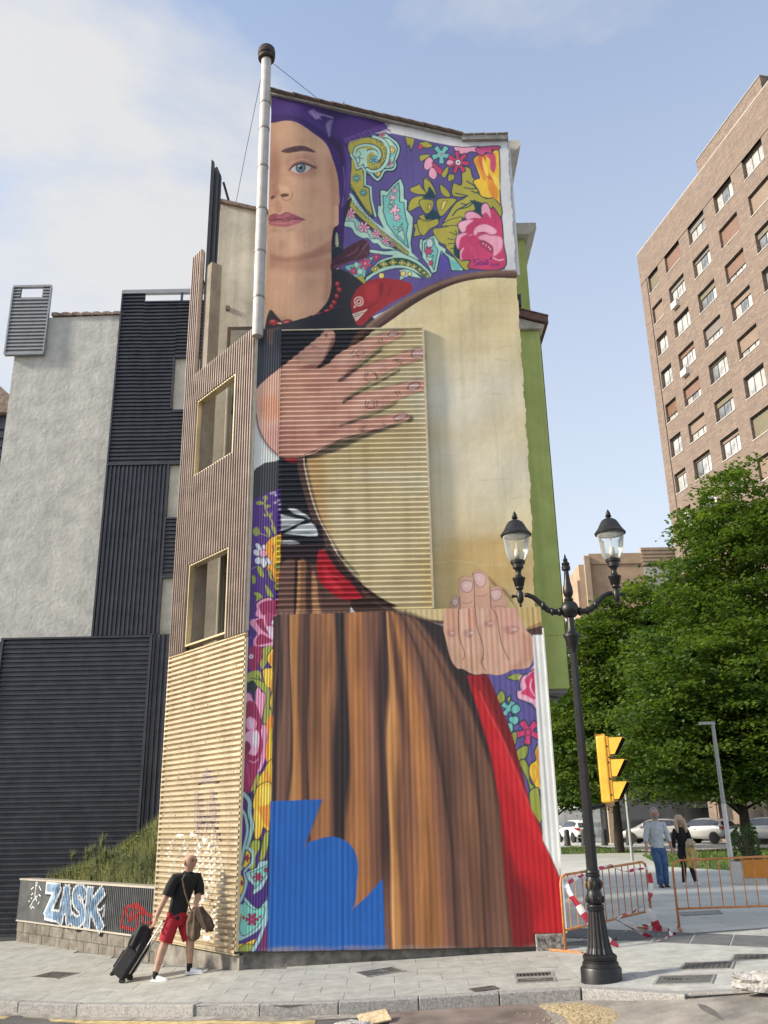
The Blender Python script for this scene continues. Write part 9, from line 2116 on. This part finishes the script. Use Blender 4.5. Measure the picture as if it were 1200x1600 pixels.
    MB().box((-hl-.035, -.26, .62), (-hl+.02, .26, .74)).build('number_plate', plate, t); MB().box((-hl-.03, -.72, .34), (-hl+.08, .72, .5)).build('rear_bumper_trim', dkp, t); MB().box((hl-.06, -.5, .38), (hl+.01, .5, .5)).build('grille', dkp, t)
    return t
silver = mat('silver_paint', (.46, .46, .45), .3, .35, var=.05, coat=.6); wpaint = mat('white_car_paint', (.72, .72, .70), .3, var=.04, coat=.6); wpaint2 = mat('pearl_paint', (.60, .60, .58), .3, .2, var=.04, coat=.6)
car('parked_car', 'white hatchback seen from behind next to the mural', 13.2, 67.5, R(102), wpaint, 3.9, 1.66, 1.5)
car('parked_car', 'silver car behind the man in the pale shirt, only its side showing', 17.0, 61.2, R(150), silver, 4.2)
car('parked_car', 'silver hatchback with red tail light right of the woman', 19.3, 58.5, R(124), silver, 4.0)
car('parked_car', 'white hatchback with wide red tail light left of the shrub', 21.5, 55.0, R(124), wpaint2, 4.2)
car('parked_car', 'pale car cut off by the right edge of the picture', 25.0, 52.2, R(124), wpaint, 4.1)
# ============================ PEOPLE ============================
def skin_mesh(name, joints, edges, m, parent, root=0, sub=2):
    """one continuous surface grown over a posed skeleton; joints: (x, y, z, rx, ry)"""
    me = bpy.data.meshes.new(name+'_skeleton'); me.from_pydata([j[:3] for j in joints], edges, []); me.update()
    o = bpy.data.objects.new(name, me); col.objects.link(o)
    md = o.modifiers.new('skin', 'SKIN'); md.use_smooth_shade = True; md.branch_smoothing = .6
    bm = bmesh.new(); bm.from_mesh(me); ly = bm.verts.layers.skin.verify()
    bm.verts.ensure_lookup_table()
    for v, j in zip(bm.verts, joints):      # the surface rounds off at loose ends: lengthen them
        if len(v.link_edges) == 1 and j[3] > .04:
            q = v.link_edges[0].other_vert(v); v.co += (v.co-q.co).normalized()*j[3]*.45
    for v, j in zip(bm.verts, joints):
        k = 1.16; v[ly].radius = (j[3]*k, (j[4] if len(j) > 4 else j[3])*k); v[ly].use_root = (v.index == root)
    bm.to_mesh(me); bm.free()
    s_ = o.modifiers.new('sub', 'SUBSURF'); s_.levels = sub; s_.render_levels = sub
    dg = bpy.context.evaluated_depsgraph_get(); dg.update()
    new = bpy.data.meshes.new_from_object(o.evaluated_get(dg)); new.name = name
    o.modifiers.clear(); o.data = new; new.materials.clear(); new.materials.append(m)
    new.polygons.foreach_set('use_smooth', [True]*len(new.polygons))
    o.parent = parent; return o
def hand_joints(J, E, wrist, aim, side, curl=.6, s=1.0):
    """palm and five fingers from wrist index; aim = hand direction, side = thumb direction"""
    a = Vector(aim).normalized(); t = Vector(side); t = (t-a*t.dot(a)).normalized(); nrm = a.cross(t)
    w = Vector(J[wrist][:3]); J.append(tuple(w+a*.045*s)+(.030*s, .022*s)); pm = len(J)-1; E.append((wrist, pm))
    for k, (o_, l_) in enumerate(((.030, .062), (.010, .072), (-.010, .068), (-.028, .052))):
        b = w+a*.088*s+t*o_*s; c = b+a*l_*.5*s+nrm*.018*curl*s; d = c+a*l_*.35*s+nrm*.035*curl*s
        i = len(J); J.append(tuple(b)+(.0095*s,)); J.append(tuple(c)+(.0088*s,)); J.append(tuple(d)+(.0075*s,)); E += [(pm, i), (i, i+1), (i+1, i+2)]
    b = w+a*.04*s+t*.042*s; c = b+a*.04*s+t*.014*s+nrm*.012*s; i = len(J); J.append(tuple(b)+(.0115*s,)); J.append(tuple(c)+(.0095*s,)); E += [(pm, i), (i, i+1)]
def head_features(parent, c, face, s, skinm, hairm=None):
    """face: unit direction the head looks; eyes at half the head height"""
    s = s*1.2; f = Vector(face).normalized(); sd = Vector((0, 0, 1)).cross(f).normalized(); c = Vector(c); eye = mat('eye_dark', (.03, .025, .02), .3) if 'eye_dark' not in bpy.data.materials else bpy.data.materials['eye_dark']
    n_ = MB(); b = c+f*.098*s; n_.add([b+Vector((0, 0, .03))*s+f*-.004, b+sd*.016*s+Vector((0, 0, -.012))*s, b-sd*.016*s+Vector((0, 0, -.012))*s, b+f*.026*s+Vector((0, 0, -.008))*s, b+Vector((0, 0, -.02))*s], [(0, 3, 1), (0, 2, 3), (1, 3, 4), (3, 2, 4)]); n_.build('nose', skinm, parent, True)
    for k in (-1, 1):
        e = c+f*.088*s+sd*.032*k*s+Vector((0, 0, .018))*s; MB().ball(tuple(e), .011*s, .011*s, .008*s, 8, 6).build('eye', eye, parent)
        r_ = c+sd*.083*k*s-f*.006*s; MB().ball(tuple(r_), .014*s, .024*s, .034*s, 8, 6).build('ear', skinm, parent, True)
        MB().tube([tuple(c+f*.094*s+sd*.018*k*s+Vector((0, 0, .036))*s), tuple(c+f*.085*s+sd*.05*k*s+Vector((0, 0, .036))*s)], .005*s, 5).build('brow', hairm or eye, parent)
    MB().tube([tuple(c+f*.088*s+sd*.024*s+Vector((0, 0, -.045))*s), tuple(c+f*.096*s+Vector((0, 0, -.046))*s), tuple(c+f*.088*s-sd*.024*s+Vector((0, 0, -.045))*s)], .006*s, 6).build('mouth', mat('lips', (.28, .12, .1), .6) if 'lips' not in bpy.data.materials else bpy.data.materials['lips'], parent)
sk1 = mat('skin_tan', (.40, .235, .165), .6, var=.1, vs=9, c2=(.45, .27, .19)); sk2 = mat('skin_pale', (.45, .29, .21), .6, var=.1, vs=9)
def shoe(name, heel, toe, m, sole, parent, w=.045):
    h, t = Vector(heel), Vector(toe); d = (t-h); sd = Vector((-d.y, d.x, 0)).normalized()*w; b = MB(); vv = []
    for k, (f, hh, ww) in enumerate(((-.08, .075, .7), (.15, .085, .85), (.4, .075, .9), (.62, .05, 1.05), (.88, .04, .95), (1.02, .02, .5))):
        p = h+d*f
        vv += [p-sd*ww, p+sd*ww, p+sd*ww*.7+Vector((0, 0, hh)), p-sd*ww*.7+Vector((0, 0, hh))]
    b.add(vv, [(i*4+k, i*4+(k+1) % 4, i*4+4+(k+1) % 4, i*4+4+k) for i in range(5) for k in range(4)]+[(3, 2, 1, 0), (20, 21, 22, 23)])
    o = b.build(name, m, parent, True); s_ = o.modifiers.new('sub', 'SUBSURF'); s_.levels = 2; s_.render_levels = 2
    q = MB(); vv = []
    for f, ww in ((-.09, .75), (.3, .95), (.65, 1.08), (.95, .9), (1.05, .5)):
        p = h+d*f; vv += [p-sd*ww+Vector((0, 0, -.012)), p+sd*ww+Vector((0, 0, -.012)), p+sd*ww+Vector((0, 0, .012)), p-sd*ww+Vector((0, 0, .012))]
    q.add(vv, [(i*4+k, i*4+(k+1) % 4, i*4+4+(k+1) % 4, i*4+4+k) for i in range(4) for k in range(4)]+[(3, 2, 1, 0), (16, 17, 18, 19)]); q.build('sole', sole, o)
    return o
# ---- man with the suitcase
mx_, my_ = -3.17, 14.66; mz_ = G(mx_, my_)
man = empty('person', (mx_, my_, mz_)); tag(man, 'bald man in black t-shirt and red shorts walking past the gold sheet', 'person')
zr = G(mx_-.3, my_)-mz_; zl = G(mx_+.2, my_)-mz_
J = [(-.03, 0, .86, .085, .07), (-.01, 0, 1.02, .08, .065), (.03, .01, 1.22, .095, .07), (.07, .01, 1.36, .075, .06), (.08, .0, 1.44, .052, .052), (.10, -.01, 1.50, .058, .062), (.112, -.012, 1.545, .088, .09), (.110, -.01, 1.60, .098, .10), (.105, -.005, 1.65, .082, .085),
     (-.08, -.09, 1.35, .045, .045), (-.20, -.15, 1.10, .043, .043), (-.325, -.16, .82, .028, .028),
     (.20, .10, 1.35, .045, .045), (.255, .03, 1.10, .043, .043), (.24, -.12, .96, .028, .028),
     (-.10, -.07, .80, .058, .058), (-.19, -.08, .47, .056, .058), (-.235, -.08, .33, .056, .056), (-.30, -.08, .10+zr, .036, .036),
     (.05, .07, .80, .058, .058), (.16, .05, .48, .056, .058), (.16, .05, .33, .055, .055), (.165, .05, .12+zl, .036, .036)]
E = [(0, 1), (1, 2), (2, 3), (3, 4), (4, 5), (5, 6), (6, 7), (7, 8), (3, 9), (9, 10), (10, 11), (3, 12), (12, 13), (13, 14), (0, 15), (15, 16), (16, 17), (17, 18), (0, 19), (19, 20), (20, 21), (21, 22)]
hand_joints(J, E, 11, (-.1, -.02, -.35), (.6, -.6, 0), 1.0); hand_joints(J, E, 14, (-.08, -.16, -.18), (.2, -.5, .5), 1.1)
bd_ = skin_mesh('body', J, E, sk1, man); head_features(man, (.112, -.012, 1.575), (.78, -.62, 0), .98, sk1)
blk = mat('black_cotton', (.010, .010, .011), .9, var=.3, vs=8, bump=.2, bs=20); redc = mat('red_shorts', (.34, .012, .025), .85, var=.2, vs=9, bump=.2, bs=20)
def garment(name, rings, limbs, m, parent):
    """cloth body: a stack of oval rings, closed at both ends, with tapering sleeves or legs set into it"""
    b = MB(); n = 20; vv = []
    for i, (x, y, z, rx, ry) in enumerate(rings):
        for k in range(n):
            a = 2*math.pi*k/n; f = 1+.03*math.sin(a*3+i*1.3)+.025*math.sin(a*5-i*.9); vv.append((x+rx*f*math.cos(a), y+ry*f*math.sin(a), z))
    r_ = len(rings); b.add(vv, [(i*n+k, i*n+(k+1) % n, (i+1)*n+(k+1) % n, (i+1)*n+k) for i in range(r_-1) for k in range(n)]+[tuple(range(n))[::-1], tuple((r_-1)*n+k for k in range(n))])
    for pts, rad in limbs: b.tube(pts, rad, 14)
    o = b.build(name, m, parent, 60); return o
garment('t_shirt', [(-.06, 0, .78, .145, .13), (-.05, 0, .86, .142, .125), (-.02, 0, 1.0, .142, .12), (.02, .005, 1.14, .155, .122), (.05, .01, 1.27, .168, .125), (.065, .01, 1.36, .155, .112), (.075, .008, 1.41, .125, .092), (.08, .005, 1.44, .075, .07), (.08, 0, 1.455, .062, .06)],
        [([(.03, -.05, 1.36), (-.08, -.10, 1.355), (-.135, -.13, 1.25), (-.185, -.15, 1.12)], [.07, .082, .078, .076]), ([(.10, .06, 1.36), (.21, .11, 1.355), (.245, .09, 1.25), (.262, .05, 1.12)], [.07, .082, .078, .076])], blk, man)
garment('shorts', [(-.05, 0, .70, .13, .12), (-.05, 0, .78, .155, .13), (-.05, 0, .88, .15, .125)], [([(-.09, -.06, .80), (-.13, -.075, .66), (-.18, -.08, .49)], [.10, .108, .104]), ([(.03, .06, .80), (.08, .07, .66), (.145, .055, .50)], [.10, .108, .104])], redc, man)
wsh = mat('white_canvas', (.74, .74, .76), .7, var=.06); wso = mat('white_sole', (.66, .66, .64), .7, var=.05)
sock = mat('black_sock', (.012, .012, .012), .9)
MB().tube([(-.305, -.08, .04+zr), (-.30, -.08, .135+zr)], [.042, .042], 10).build('sock', sock, man, True); MB().tube([(.165, .05, .05+zl), (.165, .05, .155+zl)], [.042, .042], 10).build('sock', sock, man, True)
shoe('shoe', (-.335, -.075, .014+zr), (-.10, -.13, .014+zr), wsh, wso, man); shoe('shoe', (.13, .055, .016+zl), (.39, .0, .035+zl), wsh, wso, man)
# shoulder bag and jacket carried in front
bagm = mat('brown_leather', (.085, .055, .035), .75, var=.35, vs=12, bump=.6, bs=18, c2=(.12, .08, .05))
bag = empty('shoulder_bag', (mx_+.30, my_-.2, mz_+.75)); tag(bag, 'brown leather bag with a jacket slung over it, hanging at the walking man\'s hip', 'bag')
def cloth(name, c, sx, sy, sz, seed, m, parent, lean=0.0, taper=.6):
    b = MB(); n, r_ = 28, 12; vv = []
    for i in range(r_+1):
        t = i/r_; z = sz*(.5-t); w = taper+(1-taper)*min(1, t*2.2)
        if i == r_: w *= .85
        for k in range(n):
            a = 2*math.pi*k/n; f = 1+.2*math.sin(a*5+seed+t*2)+.1*math.sin(a*9+seed*3-t*4)+.12*math.sin(a*2+t*3); vv.append((c[0]+sx*w*f*math.cos(a)+lean*t, c[1]+sy*w*f*math.sin(a), c[2]+z+.03*math.sin(a*2+seed)*t))
    b.add(vv, [(i*n+k, (i+1)*n+k, (i+1)*n+(k+1) % n, i*n+(k+1) % n) for i in range(r_) for k in range(n)]+[tuple(range(n)), tuple(r_*n+k for k in range(n))[::-1]])
    return b.build(name, m, parent, True)
cloth('bag_body', (-.05, 0, -.02), .088, .05, .40, 1.0, bagm, bag, .0); cloth('jacket', (.02, -.02, .06), .085, .05, .32, 2.3, mat('brown_jacket', (.07, .045, .03), .9, var=.3, vs=9, bump=.5, bs=16), bag, .16, .55)
MB().tube([(-.1, 0, .16), (-.2, -.03, .42), (-.24, -.06, .60), (-.215, -.02, .66)], .014, 6).build('strap', bagm, bag)
# suitcase with a backpack strapped on
sblk = mat('black_nylon', (.012, .012, .016), .75, var=.3, vs=14, bump=.3, bs=40); alus = mat('handle_alloy', (.6, .6, .6), .35, .7)
sx_, sy_ = -4.02, 14.98; szz = G(sx_, sy_)
suit = empty('suitcase', (sx_, sy_, szz), R(-10)); tag(suit, 'black wheeled suitcase pulled by the walking man', 'suitcase')
SR = Matrix.Translation((0, 0, .05)) @ Matrix.Rotation(R(34), 4, 'Y')
o = MB().box((-.20, -.17, 0), (.03, .17, .44)).build('case', sblk, suit); o.matrix_basis = SR; bevel(o, .035, 3)
o = MB().box((-.225, -.14, .06), (-.20, .14, .34)).build('front_pocket', sblk, suit); o.matrix_basis = SR; bevel(o, .02, 2)
for s_ in (-1, 1):
    o = MB().tube([(.045, .09*s_, .12), (.045, .09*s_, .98)], .010, 8).build('handle_rod', alus, suit); o.matrix_basis = SR
    o = MB().lathe([(-.02, .035), (-.018, .045), (.018, .045), (.02, .035)], 14, (.02, .13*s_, 0), 'Y').build('wheel', tyre, suit); o.matrix_basis = SR
o = MB().tube([(.045, -.09, .98), (.045, .09, .98)], .014, 8).build('handle_grip', sblk, suit); o.matrix_basis = SR
o = MB().box((-.19, -.16, -.04), (-.15, .16, 0)).build('kick_stand', sblk, suit); o.matrix_basis = SR
bpk = empty('backpack', (sx_, sy_, szz+.4), R(-10)); tag(bpk, 'lumpy black backpack strapped on top of the rolling suitcase', 'backpack')
o = cloth('pack_body', (0, 0, 0), .12, .15, .46, 4.2, sblk, bpk, 0, .75); o.matrix_basis = Matrix.Translation((.20, 0, .16)) @ Matrix.Rotation(R(24), 4, 'Y')
o = cloth('pack_pocket', (0, 0, 0), .06, .12, .26, 5.2, sblk, bpk, 0, .7); o.matrix_basis = Matrix.Translation((.10, 0, .12)) @ Matrix.Rotation(R(24), 4, 'Y')
o = MB().tube([(.33, -.05, .36), (.38, 0, .42), (.34, .05, .38)], .012, 6).build('carry_loop', sblk, bpk)
# ---- couple walking hand in hand
def walker(name, label, x, y, h, arms, legs, top, bottom, shoes_m, skinm, hair, jeans_r=1.0, long_sleeve=.55, face=(-.15, -1, 0), female=False):
    z = gx(x)+.0; s = h/1.72; t = empty(name, (x, y, z)); tag(t, label, 'person')
    S = lambda a: tuple(v*s for v in a)
    bw_ = .88 if female else 1.0
    J = [(0, 0, .92, .085*bw_, .07), (0, 0, 1.08, .08*bw_, .065), (0, 0, 1.26, .095*bw_, .07), (0, 0, 1.38, .07*bw_, .055), (0, 0, 1.47, .052, .052), (0, -.01, 1.53, .056, .06), (0, -.015, 1.575, .082, .09), (0, -.01, 1.63, .092, .098), (0, 0, 1.685, .076, .08)]
    E = [(i, i+1) for i in range(8)]
    for sd_, (el, wr) in zip((-1, 1), arms):
        k = len(J); J += [(sd_*.16*bw_, 0, 1.37, .042, .042), el+(.04,), wr+(.028,)]; E += [(3, k), (k, k+1), (k+1, k+2)]
    hw = [len(J)-4, len(J)-1]
    for sd_, (kn, an) in zip((-1, 1), legs):
        k = len(J); J += [(sd_*.085, 0, .84, .055, .055), kn+(.05,), an+(.036,)]; E += [(0, k), (k, k+1), (k+1, k+2)]
    hand_joints(J, E, hw[0], (0, -.05, -1), (0, -1, 0), .8); hand_joints(J, E, hw[1], (0, -.05, -1), (0, -1, 0), .8)
    J = [S(j[:3])+S(j[3:]) for j in J]
    skin_mesh('body', J, E, skinm, t)
    head_features(t, S((0, -.015, 1.60)), face, s*.95, skinm, hair)
    Q = lambda *p: tuple(v*s for v in p)
    sl = []
    for sd_, (el, wr) in zip((-1, 1), arms):
        m_ = tuple(np.array(el)+(np.array(wr)-np.array(el))*long_sleeve); sl.append(([Q(sd_*.08, 0, 1.37), Q(sd_*.175*bw_, 0, 1.375), Q(*(.5*(np.array((sd_*.185*bw_, 0, 1.37))+np.array(el)))), Q(*el), Q(*m_)], [.066*s, .074*s, .068*s, .062*s, .052*s]))
    garment('shirt', [Q(0, 0, .86, .155*bw_, .13), Q(0, 0, .96, .15*bw_, .125), Q(0, 0, 1.08, .142*bw_, .118), Q(0, 0, 1.24, .172*bw_, .126), Q(0, 0, 1.35, .17*bw_, .115), Q(0, 0, 1.42, .12*bw_, .09), Q(0, 0, 1.46, .066, .064), Q(0, 0, 1.475, .058, .058)], sl, top, t)
    lg = []
    for sd_, (kn, an) in zip((-1, 1), legs): lg.append(([Q(sd_*.06, 0, .86), Q(sd_*.085, 0, .76), Q(*kn), Q(an[0], an[1], an[2]-.03)], [.09*jeans_r*s, .096*jeans_r*s, .078*jeans_r*s, .068*jeans_r*s]))
    garment('trousers', [Q(0, 0, .76, .12, .11), Q(0, 0, .82, .142, .12), Q(0, 0, .92, .14, .118)], lg, bottom, t)
    for kn, an in legs: shoe('shoe', S((an[0], an[1]+.05, max(an[2]-.085, .012))), S((an[0]*1.05, an[1]-.19, max(an[2]-.10, .012))), shoes_m, wso if female else dkp, t, .042)
    return t, s
denim = mat('blue_denim', (.035, .085, .19), .9, var=.3, vs=9, c2=(.06, .12, .25), bump=.2, bs=20); shirtm = mat('pale_check_shirt', (.42, .45, .48), .9, var=.1, vs=14, c2=(.5, .53, .56), bump=.2, bs=18); ghair = mat('grey_hair', (.26, .25, .24), .9, var=.3, vs=40); bhair = mat('blond_hair', (.46, .36, .22), .7, var=.3, vs=30); dsh = mat('dark_shoe', (.03, .03, .035), .6)
m1, s1 = walker('person', 'man in pale grey shirt and blue jeans walking hand in hand', 6.62, 23.7, 1.80, [((-.27, -.02, 1.12), (-.30, -.10, .86)), ((.26, .02, 1.12), (.30, -.06, .86))], [((-.06, -.10, .48), (-.04, -.02, .10)), ((.10, -.02, .48), (.12, .10, .10))], shirtm, denim, dsh, sk1, ghair, 1.12, .5)
MB().ball((0, .055*s1, 1.675*s1), (.112*s1), .105*s1, .10*s1, 14, 10).build('hair', ghair, m1, True)
MB().ball((0, -.06*s1, 1.545*s1), .06*s1, .055*s1, .05*s1, 10, 8).build('beard', ghair, m1, True)
m2, s2 = walker('person', 'blond woman in dark clothes walking beside the man in jeans', 7.35, 24.1, 1.60, [((-.23, -.02, 1.12), (-.26, -.06, .92)), ((.20, -.08, 1.12), (.10, -.22, 1.02))], [((-.05, -.08, .48), (-.06, .02, .10)), ((.12, -.12, .50), (.20, -.16, .13))], blk, mat('navy_leggings', (.018, .018, .03), .9, var=.2), wsh, sk2, bhair, .86, .9, female=True)
MB().ball((0, .06*s2, 1.68*s2), .122*s2, .112*s2, .11*s2, 14, 10).build('hair', bhair, m2, True)
for sd_ in (-1, 1):
    MB().tube([(sd_*.08*s2, -.0, 1.68*s2), (sd_*.115*s2, -.02, 1.55*s2), (sd_*.12*s2, -.06, 1.42*s2), (sd_*.11*s2, -.10, 1.32*s2)], [.055*s2, .06*s2, .052*s2, .025*s2], 8).build('hair_lock', bhair, m2, True)
jk = empty('carried_coat', (7.45, 23.75, .72)); tag(jk, 'yellow and beige coat hanging over the blond woman\'s arm', 'coat')
cloth('coat', (-.02, .05, .05), .12, .07, .60, 3.1, mat('beige_coat', (.36, .30, .18), .9, var=.3, vs=6, c2=(.5, .36, .1), bump=.4, bs=14), jk, .06, .5)
cloth('coat_fold', (.0, .0, .32), .09, .06, .18, 5.0, mat('cream_fold', (.42, .36, .24), .9, var=.2), jk, 0, .7)
